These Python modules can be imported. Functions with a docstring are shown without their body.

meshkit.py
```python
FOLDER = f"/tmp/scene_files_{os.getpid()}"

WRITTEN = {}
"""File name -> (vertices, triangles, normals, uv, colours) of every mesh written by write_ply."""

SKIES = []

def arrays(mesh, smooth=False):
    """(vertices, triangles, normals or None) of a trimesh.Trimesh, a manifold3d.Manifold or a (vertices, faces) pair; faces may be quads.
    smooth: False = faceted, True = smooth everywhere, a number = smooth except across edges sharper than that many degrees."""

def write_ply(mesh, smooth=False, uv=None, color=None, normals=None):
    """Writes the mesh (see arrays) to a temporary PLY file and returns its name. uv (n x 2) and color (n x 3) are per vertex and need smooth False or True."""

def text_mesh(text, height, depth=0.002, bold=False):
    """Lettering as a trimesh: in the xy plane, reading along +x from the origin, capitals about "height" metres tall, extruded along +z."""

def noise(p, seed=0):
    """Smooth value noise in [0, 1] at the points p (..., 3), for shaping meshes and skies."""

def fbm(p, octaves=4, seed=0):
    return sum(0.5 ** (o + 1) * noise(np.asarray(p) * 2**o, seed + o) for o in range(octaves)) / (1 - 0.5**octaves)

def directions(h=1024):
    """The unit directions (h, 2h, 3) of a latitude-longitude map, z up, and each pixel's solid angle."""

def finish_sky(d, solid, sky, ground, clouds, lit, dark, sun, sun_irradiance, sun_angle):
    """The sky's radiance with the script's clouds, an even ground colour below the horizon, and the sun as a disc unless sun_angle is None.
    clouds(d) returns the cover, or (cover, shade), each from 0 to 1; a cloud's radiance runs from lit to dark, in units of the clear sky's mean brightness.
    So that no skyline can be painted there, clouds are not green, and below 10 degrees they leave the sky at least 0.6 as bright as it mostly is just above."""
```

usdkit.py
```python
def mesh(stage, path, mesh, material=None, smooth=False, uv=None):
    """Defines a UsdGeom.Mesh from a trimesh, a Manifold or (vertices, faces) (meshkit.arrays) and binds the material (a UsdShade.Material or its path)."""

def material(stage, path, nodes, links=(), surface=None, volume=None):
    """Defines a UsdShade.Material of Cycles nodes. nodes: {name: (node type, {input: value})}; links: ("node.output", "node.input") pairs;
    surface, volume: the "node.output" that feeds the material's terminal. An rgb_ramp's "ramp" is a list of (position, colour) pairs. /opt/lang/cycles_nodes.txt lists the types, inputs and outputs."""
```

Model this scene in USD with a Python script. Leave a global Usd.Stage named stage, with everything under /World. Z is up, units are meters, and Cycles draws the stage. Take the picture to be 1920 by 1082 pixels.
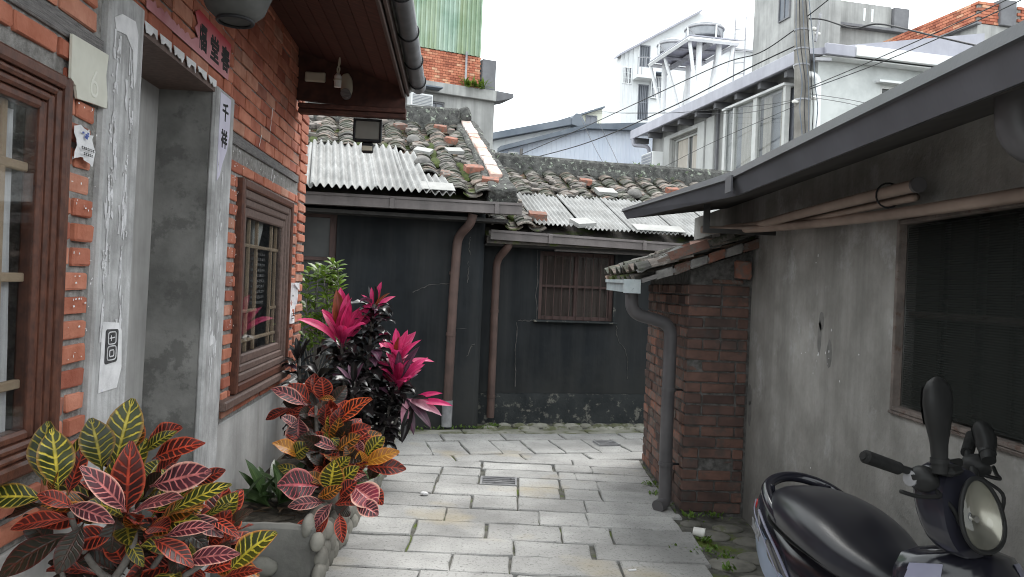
import math, random
import numpy as np
import trimesh
import usdkit
import meshkit
from shapely.geometry import Polygon
from pxr import Usd, UsdGeom, UsdLux, UsdShade, Gf, Sdf

stage = Usd.Stage.CreateInMemory()
UsdGeom.SetStageUpAxis(stage, "Z")
UsdGeom.SetStageMetersPerUnit(stage, 1.0)
WORLD = UsdGeom.Xform.Define(stage, "/World")
UsdGeom.Scope.Define(stage, "/World/Looks")
rng = np.random.default_rng(7)
random.seed(7)

# ------------------------------------------------------------------ camera
EYE = 1.55
ROLL, DIP = math.radians(2.3), math.radians(0.27)
cam = UsdGeom.Camera.Define(stage, "/World/camera")
cr, sr, cd, sd = math.cos(ROLL), math.sin(ROLL), math.cos(DIP), math.sin(DIP)
cam.AddTransformOp().Set(Gf.Matrix4d(cr, sr * sd, sr * cd, 0, -sr, cr * sd, cr * cd, 0, 0, -cd, sd, 0, 0, 0, EYE, 1))
cam.CreateHorizontalApertureAttr(36.0)
cam.CreateVerticalApertureAttr(36.0 * 577 / 1024)
cam.CreateFocalLengthAttr(27.75)
cam.CreateClippingRangeAttr(Gf.Vec2f(0.05, 3000))
cam.CreateExposureAttr(1.38)

# ------------------------------------------------------------------ sky and sun (overcast)
SUN_EL, SUN_AZ = math.radians(62), math.radians(25)
dome = UsdLux.DomeLight.Define(stage, "/World/sky")
dome.GetPrim().SetCustomDataByKey("kind", "structure")
skym = usdkit.material(stage, "/World/Looks/overcast_sky", {
    "tc": ("texture_coordinate", {}),
    "sky": ("sky_texture", {"sky_type": "single_scattering", "sun_disc": False, "sun_elevation": SUN_EL, "sun_rotation": SUN_AZ, "air_density": 1.0, "aerosol_density": 2.0}),
    "n": ("noise_texture", {"scale": 2.2, "detail": 5.0, "roughness": 0.55}),
    "r": ("rgb_ramp", {"ramp": [(0.3, (7.6, 8.1, 8.3)), (0.7, (9.0, 9.4, 9.4))]}),
    "m": ("mix", {"fac": 0.93}),
    "bg": ("background_shader", {"strength": 0.1}),
}, [("tc.generated", "n.vector"), ("n.fac", "r.fac"), ("sky.color", "m.color1"), ("r.color", "m.color2"), ("m.color", "bg.color")], surface="bg.background")
UsdShade.MaterialBindingAPI.Apply(dome.GetPrim()).Bind(skym)
sun = UsdLux.DistantLight.Define(stage, "/World/sun")
sun.CreateIntensityAttr(0.3)
sun.CreateAngleAttr(30.0)
sun.CreateNormalizeAttr(True)
sun.CreateColorAttr(Gf.Vec3f(1.0, 0.98, 0.94))
sun.AddRotateXYZOp().Set(Gf.Vec3f(math.degrees(math.pi / 2 - SUN_EL), 0, 180 - math.degrees(SUN_AZ)))


# ------------------------------------------------------------------ helpers
def numbered(parent, name):
    path, k = f"{parent}/{name}", 0
    while stage.GetPrimAtPath(path):
        k += 1
        path = f"{parent}/{name}_{k:03d}"
    return path


_count = {}


def fresh(parent, name):
    key = f"{parent}/{name}"
    k = _count.get(key, 0)
    _count[key] = k + 1
    return key if k == 0 else f"{key}_{k:03d}"


def tag(p, label=None, cat=None, group=None, kind=None):
    p = p.GetPrim() if hasattr(p, "GetPrim") else p
    for k, v in (("label", label), ("category", cat), ("group", group), ("kind", kind)):
        if v:
            p.SetCustomDataByKey(k, v)
    return p


def thing(name, label=None, cat=None, group=None, kind=None):
    x = UsdGeom.Xform.Define(stage, fresh("/World", name))
    tag(x, label, cat, group, kind)
    return str(x.GetPath())


class MB:
    """Collects vertices and triangles."""

    def __init__(self):
        self.v, self.f, self.u, self.n = [], [], [], 0

    def add(self, v, f, uv=None):
        v, f = np.asarray(v, float).reshape(-1, 3), np.asarray(f, int)
        if f.shape[1] == 4:
            f = np.vstack([f[:, [0, 1, 2]], f[:, [0, 2, 3]]])
        w = v[f] - v.mean(0)
        if np.einsum("ij,ij->", w[:, 0], np.cross(w[:, 1], w[:, 2])) < 0:
            f = f[:, ::-1]
        self.v.append(v)
        self.f.append(f + self.n)
        self.u.append(np.zeros((len(v), 2)) if uv is None else np.asarray(uv, float))
        self.n += len(v)
        return self

    def tm(self, m, T=None):
        v = np.asarray(m.vertices)
        return self.add(v if T is None else T(v), m.faces)

    def put(self, name, mat, parent="/World", smooth=False, uv=False, **t):
        if not self.n:
            return None
        v, f = np.vstack(self.v), np.vstack(self.f)
        m = usdkit.mesh(stage, fresh(parent, name), (v, f), M[mat], True if uv and smooth else smooth, uv=np.vstack(self.u) if uv else None)
        if t:
            tag(m, **t)
        return m

    def box(self, lo, hi, T=None, ch=0.0, jit=0.0):
        v, f = chbox(lo, hi, ch)
        if jit:
            v = v + rng.normal(0, jit, v.shape)
        return self.add(v if T is None else T(v), f)

    def tube(self, pts, r, sides=8, T=None, caps=True):
        v, f = tube(pts, r, sides, caps)
        return self.add(v if T is None else T(v), f)


_CB = {}


def chbox(lo, hi, ch=0.0):
    lo, hi = np.asarray(lo, float), np.asarray(hi, float)
    lo, hi = np.minimum(lo, hi), np.maximum(lo, hi)
    if ch <= 0:
        v = np.array([[x, y, z] for x in (0, 1) for y in (0, 1) for z in (0, 1)], float) * (hi - lo) + lo
        f = np.array([[0, 1, 3, 2], [4, 6, 7, 5], [0, 4, 5, 1], [2, 3, 7, 6], [0, 2, 6, 4], [1, 5, 7, 3]])
        f = np.vstack([f[:, [0, 1, 2]], f[:, [0, 2, 3]]])
        n = np.cross(v[f[:, 1]] - v[f[:, 0]], v[f[:, 2]] - v[f[:, 0]])
        flip = (n * (v[f].mean(1) - (lo + hi) / 2)).sum(1) < 0
        f[flip] = f[flip][:, [0, 2, 1]]
        return v, f
    ch = min(ch, 0.45 * float((hi - lo).min()))
    s, idx, v = [], {}, []
    c, h = (lo + hi) / 2, (hi - lo) / 2
    for x in (-1, 1):
        for y in (-1, 1):
            for z in (-1, 1):
                sg = np.array([x, y, z])
                for ax in range(3):
                    k = h - ch
                    k = k.copy()
                    k[ax] = h[ax]
                    idx[(x, y, z, ax)] = len(v)
                    v.append(c + sg * k)
    f = []

    def q(a, b, d, e):
        f.extend([[a, b, d], [a, d, e]])

    def face(axis, s_):
        o = [i for i in range(3) if i != axis]
        cyc = [(-1, -1), (1, -1), (1, 1), (-1, 1)]
        ids = []
        for p in cyc:
            k = [0, 0, 0]
            k[axis], k[o[0]], k[o[1]] = s_, p[0], p[1]
            ids.append(idx[(*k, axis)])
        q(*ids)

    for ax in range(3):
        for s_ in (-1, 1):
            face(ax, s_)
    for ax in range(3):  # edges parallel to ax
        o = [i for i in range(3) if i != ax]
        for p in (-1, 1):
            for r in (-1, 1):
                def key(e, which):
                    k = [0, 0, 0]
                    k[ax], k[o[0]], k[o[1]] = e, p, r
                    return idx[(*k, which)]
                q(key(-1, o[0]), key(1, o[0]), key(1, o[1]), key(-1, o[1]))
    for x in (-1, 1):
        for y in (-1, 1):
            for z in (-1, 1):
                f.append([idx[(x, y, z, 0)], idx[(x, y, z, 1)], idx[(x, y, z, 2)]])
    v, f = np.array(v), np.array(f)
    n = np.cross(v[f[:, 1]] - v[f[:, 0]], v[f[:, 2]] - v[f[:, 0]])
    flip = (n * (v[f].mean(1) - c)).sum(1) < 0
    f[flip] = f[flip][:, [0, 2, 1]]
    return v, f


def tube(pts, r, sides=8, caps=True):
    p = np.asarray(pts, float)
    t = np.gradient(p, axis=0)
    t /= np.linalg.norm(t, axis=1, keepdims=True) + 1e-12
    a = np.cross(t[0], [0, 0, 1.0] if abs(t[0][2]) < 0.9 else [1.0, 0, 0])
    A = []
    for k in range(len(p)):
        a = a - t[k] * (a @ t[k])
        a = a / (np.linalg.norm(a) + 1e-12)
        A.append(a)
    A = np.array(A)
    B = np.cross(t, A)
    ang = np.arange(sides) * 2 * np.pi / sides
    rr = np.broadcast_to(r, (len(p),))[:, None, None]
    v = p[:, None] + rr * (np.cos(ang)[None, :, None] * A[:, None] + np.sin(ang)[None, :, None] * B[:, None])
    i, j = np.meshgrid(np.arange(len(p) - 1), np.arange(sides), indexing="ij")
    q = np.stack([i * sides + j, i * sides + (j + 1) % sides, (i + 1) * sides + (j + 1) % sides, (i + 1) * sides + j], -1).reshape(-1, 4)
    v, f = v.reshape(-1, 3), np.vstack([q[:, [0, 1, 2]], q[:, [0, 2, 3]]])
    if caps:
        n = len(v)
        v = np.vstack([v, p[0], p[-1]])
        j = np.arange(sides)
        e = (len(p) - 1) * sides
        f = np.vstack([f, np.stack([np.full(sides, n), (j + 1) % sides, j], 1), np.stack([np.full(sides, n + 1), e + j, e + (j + 1) % sides], 1)])
    return v, f


def smoothpath(pts, n=6, rad=None):
    """Catmull-Rom through the points."""
    p = np.asarray(pts, float)
    e = np.vstack([2 * p[0] - p[1], p, 2 * p[-1] - p[-2]])
    out = []
    for k in range(1, len(e) - 2):
        for t in np.linspace(0, 1, n, endpoint=False):
            a, b, c, d = e[k - 1], e[k], e[k + 1], e[k + 2]
            out.append(0.5 * (2 * b + (c - a) * t + (2 * a - 5 * b + 4 * c - d) * t * t + (3 * b - a - 3 * c + d) * t**3))
    out.append(p[-1])
    return np.array(out)


def bendpath(pts, r, n=6):
    """Polyline with rounded corners of radius r: pipes."""
    p = [np.asarray(q, float) for q in pts]
    out = [p[0]]
    for a, b, c in zip(p, p[1:], p[2:]):
        u, w = (a - b) / np.linalg.norm(a - b), (c - b) / np.linalg.norm(c - b)
        k = min(r, 0.49 * np.linalg.norm(a - b), 0.49 * np.linalg.norm(c - b))
        for t in np.linspace(0, 1, n):
            out.append((1 - t) ** 2 * (b + u * k) + 2 * t * (1 - t) * b + t * t * (b + w * k))
    out.append(p[-1])
    return np.array(out)


def frame(o, ex, ey, ez):
    o, R = np.asarray(o, float), np.array([ex, ey, ez], float)
    return lambda v: np.asarray(v, float).reshape(-1, 3) @ R + o


# left wall frame: (u along the wall away from the eye, off out of the wall, z)
_ld = np.array([-0.0745, 1, 0]) / math.hypot(0.0745, 1)
_ln = np.array([_ld[1], -_ld[0], 0])
LW = frame((-1.2, 0, 0), _ld, _ln, (0, 0, 1))
# houses at the back: (a along their front, n away from the eye, z)
A13 = math.radians(13)
_wd, _wn = np.array([math.cos(A13), math.sin(A13), 0]), np.array([-math.sin(A13), math.cos(A13), 0])
HW = frame((0, 0, 0), _wd, _wn, (0, 0, 1))
A25 = math.radians(25)
GW = frame((0, 0, 0), (math.cos(A25), math.sin(A25), 0), (-math.sin(A25), math.cos(A25), 0), (0, 0, 1))


def grid_surface(P, uv=None, closed=False):
    """P (m, n, 3) -> vertices, quads."""
    m, n = P.shape[:2]
    i, j = np.meshgrid(np.arange(m - 1), np.arange(n - 1), indexing="ij")
    q = np.stack([i * n + j, i * n + j + 1, (i + 1) * n + j + 1, (i + 1) * n + j], -1).reshape(-1, 4)
    return P.reshape(-1, 3), q


def loft(rings, caps=True):
    """rings (m, k, 3), closed in k."""
    R = np.asarray(rings, float)
    m, k = R.shape[:2]
    i, j = np.meshgrid(np.arange(m - 1), np.arange(k), indexing="ij")
    q = np.stack([i * k + j, i * k + (j + 1) % k, (i + 1) * k + (j + 1) % k, (i + 1) * k + j], -1).reshape(-1, 4)
    f = np.vstack([q[:, [0, 1, 2]], q[:, [0, 2, 3]]])
    v = R.reshape(-1, 3)
    if caps:
        n = len(v)
        v = np.vstack([v, R[0].mean(0), R[-1].mean(0)])
        j = np.arange(k)
        f = np.vstack([f, np.stack([np.full(k, n), (j + 1) % k, j], 1), np.stack([np.full(k, n + 1), (m - 1) * k + j, (m - 1) * k + (j + 1) % k], 1)])
    return v, f


def plate(poly, d0, d1, T):
    """A polygon (list of (x, z) in the frame's first and third axes) extruded between two values of its second axis."""
    m = trimesh.creation.extrude_polygon(poly if hasattr(poly, "exterior") else Polygon(poly), d1 - d0, engine="earcut")
    v = np.asarray(m.vertices)
    return T(np.stack([v[:, 0], v[:, 2] + d0, v[:, 1]], 1)), np.asarray(m.faces)[:, ::-1]


# ------------------------------------------------------------------ materials
M = {}


def pm(name, c1, c2, scale=4.0, rough=0.8, bump=0.3, bscale=60.0, bdist=0.01, spread=(0.35, 0.65), rnd=0.0, ramp=None, streak=None, spots=None, detail=6.0, stretch=None, spec=0.4, metal=0.0, coat=0.0, sat=0.0, hue=0.0, extra=None):
    """Noise between c1 and c2; ramp: colours picked by the object's random number; streak: (colour, amount, x scale) vertical stains; spots: (colour, scale, threshold, amount)."""
    N = {"g": ("geometry", {}), "n": ("noise_texture", {"scale": scale, "detail": detail, "roughness": 0.62}),
         "r": ("rgb_ramp", {"ramp": [(spread[0], c1), (spread[1], c2)]}),
         "p": ("principled_bsdf", {"roughness": rough, "specular_ior_level": spec, "metallic": metal, "coat_weight": coat, "coat_roughness": 0.15})}
    K = [("n.fac", "r.fac")]
    if stretch:
        N["sm"] = ("mapping", {"scale": stretch})
        K += [("g.position", "sm.vector"), ("sm.vector", "n.vector")]
    else:
        K += [("g.position", "n.vector")]
    out = "r.color"
    if ramp:
        N["oi"] = ("object_info", {})
        N["rr"] = ("rgb_ramp", {"ramp": ramp, "interpolate": True})
        N["mr"] = ("mix", {"mix_type": "multiply", "fac": 1.0})
        K += [("oi.random", "rr.fac"), (out, "mr.color1"), ("rr.color", "mr.color2")]
        out = "mr.color"
    if spots:
        sc, s_s, th, am = spots
        N["sn"] = ("noise_texture", {"scale": s_s, "detail": 8.0, "roughness": 0.7})
        N["sr"] = ("rgb_ramp", {"ramp": [(th, (0, 0, 0)), (min(th + 0.07, 1), (am, am, am))]})
        N["sx"] = ("mix", {"color2": sc})
        K += [("g.position", "sn.vector"), ("sn.fac", "sr.fac"), ("sr.color", "sx.fac"), (out, "sx.color1")]
        out = "sx.color"
    if streak:
        sc, am, xs = streak
        N["tm"] = ("mapping", {"scale": (xs, xs, xs * 0.07)})
        N["tn"] = ("noise_texture", {"scale": 1.0, "detail": 6.0, "roughness": 0.65})
        N["tr"] = ("rgb_ramp", {"ramp": [(0.42, (0, 0, 0)), (0.68, (am, am, am))]})
        N["tx"] = ("mix", {"color2": sc})
        K += [("g.position", "tm.vector"), ("tm.vector", "tn.vector"), ("tn.fac", "tr.fac"), ("tr.color", "tx.fac"), (out, "tx.color1")]
        out = "tx.color"
    if rnd or sat or hue:
        N["o2"] = ("object_info", {})
        N["mv"] = ("map_range", {"from_min": 0.0, "from_max": 1.0, "to_min": 1 - rnd, "to_max": 1 + rnd})
        N["hv"] = ("hsv", {"saturation": 1.0 + sat})
        K += [("o2.random", "mv.value"), ("mv.result", "hv.value"), (out, "hv.color")]
        out = "hv.color"
    if extra:
        N.update(extra[0])
        K += [(a.replace("OUT", out), b) for a, b in extra[1]]
        out = extra[2]
    K.append((out, "p.base_color"))
    if bump:
        N["bn"] = ("noise_texture", {"scale": bscale, "detail": 5.0, "roughness": 0.65})
        N["b"] = ("bump", {"strength": bump, "distance": bdist})
        K += [("g.position", "bn.vector"), ("bn.fac", "b.height"), ("b.normal", "p.normal")]
    M[name] = usdkit.material(stage, f"/World/Looks/{name}", N, K, surface="p.BSDF")
    return M[name]


def zmask(name, z0, z1, col, scale=9.0, amp=0.25):
    """Extra nodes: a stain of colour col that fades in below world height z1 down to z0, ragged by noise."""
    return ({f"{name}s": ("separate_xyz", {}), f"{name}g": ("geometry", {}),
             f"{name}n": ("noise_texture", {"scale": scale, "detail": 7.0, "roughness": 0.7}),
             f"{name}a": ("math", {"math_type": "multiply_add", "value2": amp * 2}),
             f"{name}m": ("map_range", {"from_min": z1 + amp, "from_max": z0 + amp, "to_min": 0.0, "to_max": 1.0, "clamp": True}),
             f"{name}x": ("mix", {"color2": col})},
            [(f"{name}g.position", f"{name}s.vector"), (f"{name}g.position", f"{name}n.vector"), (f"{name}n.fac", f"{name}a.value1"), (f"{name}s.z", f"{name}a.value3"),
             (f"{name}a.value", f"{name}m.value"), (f"{name}m.result", f"{name}x.fac"), ("OUT", f"{name}x.color1")], f"{name}x.color")


BR = [(0.0, (0.75, 0.62, 0.6)), (0.25, (1.0, 0.95, 0.9)), (0.5, (1.05, 1.05, 1.0)), (0.75, (1.18, 1.22, 1.2)), (0.92, (1.0, 1.35, 1.45)), (1.0, (0.62, 0.6, 0.62))]
pm("brick_red", (0.37, 0.12, 0.072), (0.5, 0.2, 0.135), scale=9, rough=0.85, bump=0.35, bscale=70, ramp=BR, spots=((0.5, 0.42, 0.38), 16, 0.68, 0.6))
pm("brick_dark", (0.065, 0.042, 0.036), (0.12, 0.07, 0.058), scale=8, rough=0.9, bump=0.4, bscale=60, ramp=[(0, (0.6, 0.6, 0.62)), (0.4, (1, 1, 1)), (0.8, (1.35, 1.2, 1.1)), (1, (0.8, 0.9, 0.95))], spots=((0.05, 0.05, 0.048), 7, 0.55, 0.55))
pm("brick_dull", (0.13, 0.075, 0.06), (0.22, 0.115, 0.09), scale=8, rough=0.9, bump=0.5, bscale=40, ramp=[(0, (0.5, 0.55, 0.55)), (0.5, (1, 1, 1)), (1, (1.4, 1.1, 0.95))], spots=((0.12, 0.12, 0.11), 18, 0.5, 0.7))
pm("mortar", (0.17, 0.16, 0.15), (0.33, 0.315, 0.3), scale=30, rough=0.95, bump=0.8, bscale=90)
pm("mortar_dark", (0.05, 0.048, 0.045), (0.13, 0.125, 0.12), scale=25, rough=0.95, bump=0.8, bscale=80)
pm("plinth_render", (0.36, 0.35, 0.345), (0.5, 0.49, 0.48), scale=3, rough=0.9, bump=0.25, bscale=30, streak=((0.2, 0.19, 0.18), 0.5, 6))
pm("post_concrete", (0.33, 0.325, 0.325), (0.56, 0.555, 0.56), scale=7, rough=0.9, bump=0.4, bscale=60, streak=((0.2, 0.195, 0.19), 0.6, 26))
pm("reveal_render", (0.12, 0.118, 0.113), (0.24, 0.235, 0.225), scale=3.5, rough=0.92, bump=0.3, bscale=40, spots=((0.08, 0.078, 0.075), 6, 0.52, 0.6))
pm("timber_grey", (0.09, 0.085, 0.085), (0.23, 0.215, 0.21), scale=10, rough=0.9, bump=0.6, bscale=50, stretch=(1.5, 1.5, 40))
pm("window_wood", (0.05, 0.02, 0.014), (0.11, 0.042, 0.026), scale=8, rough=0.42, bump=0.15, bscale=60, stretch=(5, 5, 3))
pm("window_wood_grey", (0.085, 0.055, 0.045), (0.15, 0.10, 0.085), scale=8, rough=0.55, bump=0.15, bscale=60, stretch=(5, 5, 5))
pm("lattice_wood", (0.42, 0.3, 0.2), (0.56, 0.42, 0.3), scale=8, rough=0.6, bump=0.1)
pm("inside_wood", (0.26, 0.12, 0.07), (0.4, 0.2, 0.12), scale=6, rough=0.6, bump=0.1, stretch=(2, 2, 14))
pm("curtain_white", (0.6, 0.58, 0.6), (0.75, 0.73, 0.74), scale=5, rough=0.9, bump=0.2, stretch=(20, 20, 1))
pm("soffit_wood", (0.04, 0.016, 0.012), (0.085, 0.033, 0.024), scale=5, rough=0.75, bump=0.2, stretch=(3, 12, 3), rnd=0.18)
pm("fascia_brown", (0.06, 0.04, 0.035), (0.10, 0.065, 0.055), scale=5, rough=0.6, bump=0.15)
pm("gutter_grey", (0.085, 0.085, 0.09), (0.13, 0.13, 0.138), scale=6, rough=0.42, bump=0.08, streak=((0.06, 0.06, 0.06), 0.5, 9))
pm("gutter_brown", (0.10, 0.088, 0.086), (0.15, 0.13, 0.128), scale=5, rough=0.4, bump=0.06, streak=((0.07, 0.06, 0.06), 0.5, 8))
pm("pipe_brown", (0.06, 0.038, 0.033), (0.105, 0.066, 0.056), scale=4, rough=0.5, bump=0.1, spots=((0.05, 0.04, 0.04), 25, 0.62, 0.6))
pm("pipe_dark", (0.055, 0.052, 0.055), (0.085, 0.08, 0.083), scale=4, rough=0.45, bump=0.1)
pm("pipe_pinkish", (0.22, 0.165, 0.135), (0.33, 0.25, 0.205), scale=4, rough=0.5, bump=0.1)
pm("white_plastic", (0.62, 0.61, 0.58), (0.72, 0.71, 0.68), scale=5, rough=0.45, bump=0.0)
pm("cream_plastic", (0.42, 0.38, 0.3), (0.5, 0.46, 0.37), scale=5, rough=0.5, bump=0.0)
pm("black_plastic", (0.010, 0.010, 0.011), (0.018, 0.018, 0.02), scale=5, rough=0.45, bump=0.05, spec=0.25)
pm("lamp_glass_grey", (0.16, 0.155, 0.14), (0.2, 0.19, 0.17), scale=5, rough=0.25, bump=0.0)
pm("paper_white", (0.6, 0.59, 0.6), (0.78, 0.77, 0.78), scale=12, rough=0.85, bump=0.3, bscale=40, spots=((0.5, 0.48, 0.6), 9, 0.6, 0.6))
pm("paper_worn", (0.5, 0.49, 0.5), (0.72, 0.71, 0.73), scale=14, rough=0.9, bump=0.5, bscale=50, spots=((0.3, 0.29, 0.28), 22, 0.56, 0.9))
pm("paper_lilac", (0.52, 0.49, 0.6), (0.66, 0.63, 0.74), scale=5, rough=0.85, bump=0.2, bscale=40)
pm("paper_pink", (0.5, 0.2, 0.22), (0.58, 0.3, 0.32), scale=5, rough=0.85, bump=0.2, extra=(
    {"ps": ("separate_xyz", {}), "pg": ("geometry", {}), "pr": ("map_range", {"from_min": 2.6, "from_max": 2.73, "to_min": 0.0, "to_max": 1.0, "clamp": True}), "px": ("mix", {"color2": (0.38, 0.012, 0.02)})},
    [("pg.position", "ps.vector"), ("ps.z", "pr.value"), ("pr.result", "px.fac"), ("OUT", "px.color1")], "px.color"))
pm("ink", (0.012, 0.012, 0.013), (0.025, 0.024, 0.024), scale=9, rough=0.8, bump=0.0)
pm("seal_ink", (0.035, 0.034, 0.036), (0.075, 0.073, 0.075), scale=30, rough=0.85, bump=0.0)
pm("plaque_cream", (0.56, 0.545, 0.47), (0.66, 0.65, 0.57), scale=6, rough=0.5, bump=0.1)
pm("plaque_white", (0.68, 0.67, 0.6), (0.74, 0.73, 0.66), scale=6, rough=0.5, bump=0.0)
pm("chrome", (0.55, 0.55, 0.56), (0.65, 0.65, 0.66), scale=5, rough=0.15, bump=0.0, metal=1.0)
pm("brass_dark", (0.12, 0.1, 0.07), (0.2, 0.17, 0.12), scale=9, rough=0.4, bump=0.1, metal=0.8)
pm("metal_grey", (0.2, 0.2, 0.21), (0.32, 0.32, 0.33), scale=8, rough=0.5, bump=0.1, metal=0.5)
pm("granite", (0.245, 0.242, 0.236), (0.41, 0.405, 0.394), scale=1.6, rough=0.85, bump=0.5, bscale=55, bdist=0.006, rnd=0.1, spots=((0.13, 0.127, 0.122), 62, 0.55, 0.75),
   extra=({"yn": ("noise_texture", {"scale": 1.3, "detail": 4.0}), "yr": ("rgb_ramp", {"ramp": [(0.58, (0, 0, 0)), (0.75, (0.5, 0.5, 0.5))]}), "yx": ("mix", {"color2": (0.42, 0.33, 0.17)})},
          [("g.position", "yn.vector"), ("yn.fac", "yr.fac"), ("yr.color", "yx.fac"), ("OUT", "yx.color1")], "yx.color"))
pm("granite_mossy", (0.19, 0.19, 0.15), (0.33, 0.32, 0.28), scale=3, rough=0.9, bump=0.5, bscale=50, rnd=0.12, spots=((0.085, 0.095, 0.03), 5, 0.5, 0.7))
pm("joint_soil", (0.055, 0.054, 0.046), (0.14, 0.135, 0.12), scale=10, rough=0.95, bump=0.8, bscale=60, spots=((0.08, 0.11, 0.012), 2.6, 0.52, 0.95))
pm("soil", (0.03, 0.026, 0.02), (0.075, 0.065, 0.05), scale=20, rough=0.95, bump=1.0, bscale=40, spots=((0.14, 0.11, 0.07), 40, 0.6, 0.6))
pm("street_earth", (0.09, 0.088, 0.08), (0.17, 0.165, 0.15), scale=3, rough=0.95, bump=0.6, bscale=40, spots=((0.06, 0.08, 0.02), 3, 0.6, 0.6))
pm("cobble", (0.17, 0.165, 0.145), (0.3, 0.285, 0.25), scale=5, rough=0.75, bump=0.25, bscale=30, rnd=0.25, spots=((0.13, 0.14, 0.05), 6, 0.58, 0.6))
pm("cobble_sunk", (0.1, 0.097, 0.085), (0.19, 0.182, 0.16), scale=6, rough=0.9, bump=0.4, bscale=30, rnd=0.2, spots=((0.09, 0.1, 0.04), 7, 0.55, 0.7))
pm("cobble_mortar", (0.15, 0.145, 0.13), (0.25, 0.24, 0.21), scale=12, rough=0.95, bump=0.6, bscale=50, spots=((0.1, 0.12, 0.03), 4, 0.6, 0.7))
pm("planter_concrete", (0.11, 0.107, 0.1), (0.2, 0.195, 0.18), scale=4, rough=0.9, bump=0.4, bscale=40)
pm("black_paint", (0.007, 0.009, 0.011), (0.014, 0.017, 0.02), scale=2.5, rough=0.72, bump=0.25, bscale=25, spots=((0.045, 0.048, 0.05), 9, 0.7, 0.5), streak=((0.042, 0.043, 0.043), 0.6, 3.2), spec=0.2, extra=zmask("bz", 0.0, 0.75, (0.032, 0.033, 0.032), 2.2, 0.7))
pm("black_paint_peeling", (0.012, 0.015, 0.017), (0.03, 0.034, 0.035), scale=4, rough=0.85, bump=0.7, bscale=30, spots=((0.2, 0.19, 0.165), 9, 0.555, 0.7))
pm("dark_window_wood", (0.048, 0.03, 0.027), (0.08, 0.046, 0.042), scale=6, rough=0.6, bump=0.15)
pm("dusty_pane", (0.035, 0.038, 0.04), (0.06, 0.062, 0.062), scale=4, rough=0.3, bump=0.0)
pm("roof_tile", (0.095, 0.088, 0.083), (0.22, 0.205, 0.192), scale=10, rough=0.85, bump=0.4, bscale=50, ramp=[(0, (0.35, 0.36, 0.36)), (0.3, (0.7, 0.7, 0.7)), (0.55, (1.0, 0.98, 0.95)), (0.78, (1.15, 0.88, 0.76)), (1.0, (1.35, 1.3, 1.25))], spots=((0.045, 0.052, 0.035), 6, 0.47, 0.85))
pm("roof_pan", (0.06, 0.058, 0.055), (0.17, 0.145, 0.125), scale=9, rough=0.9, bump=0.5, bscale=50, ramp=[(0, (0.5, 0.5, 0.5)), (0.6, (1, 1, 1)), (1.0, (1.5, 1.0, 0.8))], spots=((0.06, 0.085, 0.014), 3.2, 0.52, 0.9))
pm("ridge_lichen", (0.035, 0.035, 0.034), (0.11, 0.11, 0.104), scale=12, rough=0.95, bump=0.9, bscale=25, bdist=0.03, spots=((0.36, 0.4, 0.33), 16, 0.57, 0.8))
pm("asbestos_sheet", (0.24, 0.24, 0.236), (0.4, 0.4, 0.395), scale=4, rough=0.85, bump=0.4, bscale=60, rnd=0.06, spots=((0.16, 0.155, 0.15), 48, 0.56, 0.75), streak=((0.3, 0.29, 0.28), 0.5, 8))
pm("flat_sheet", (0.2, 0.2, 0.195), (0.31, 0.31, 0.3), scale=4, rough=0.6, bump=0.1)
pm("roof_rock", (0.12, 0.115, 0.11), (0.24, 0.23, 0.22), scale=10, rough=0.95, bump=0.7, bscale=30, rnd=0.2)
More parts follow.
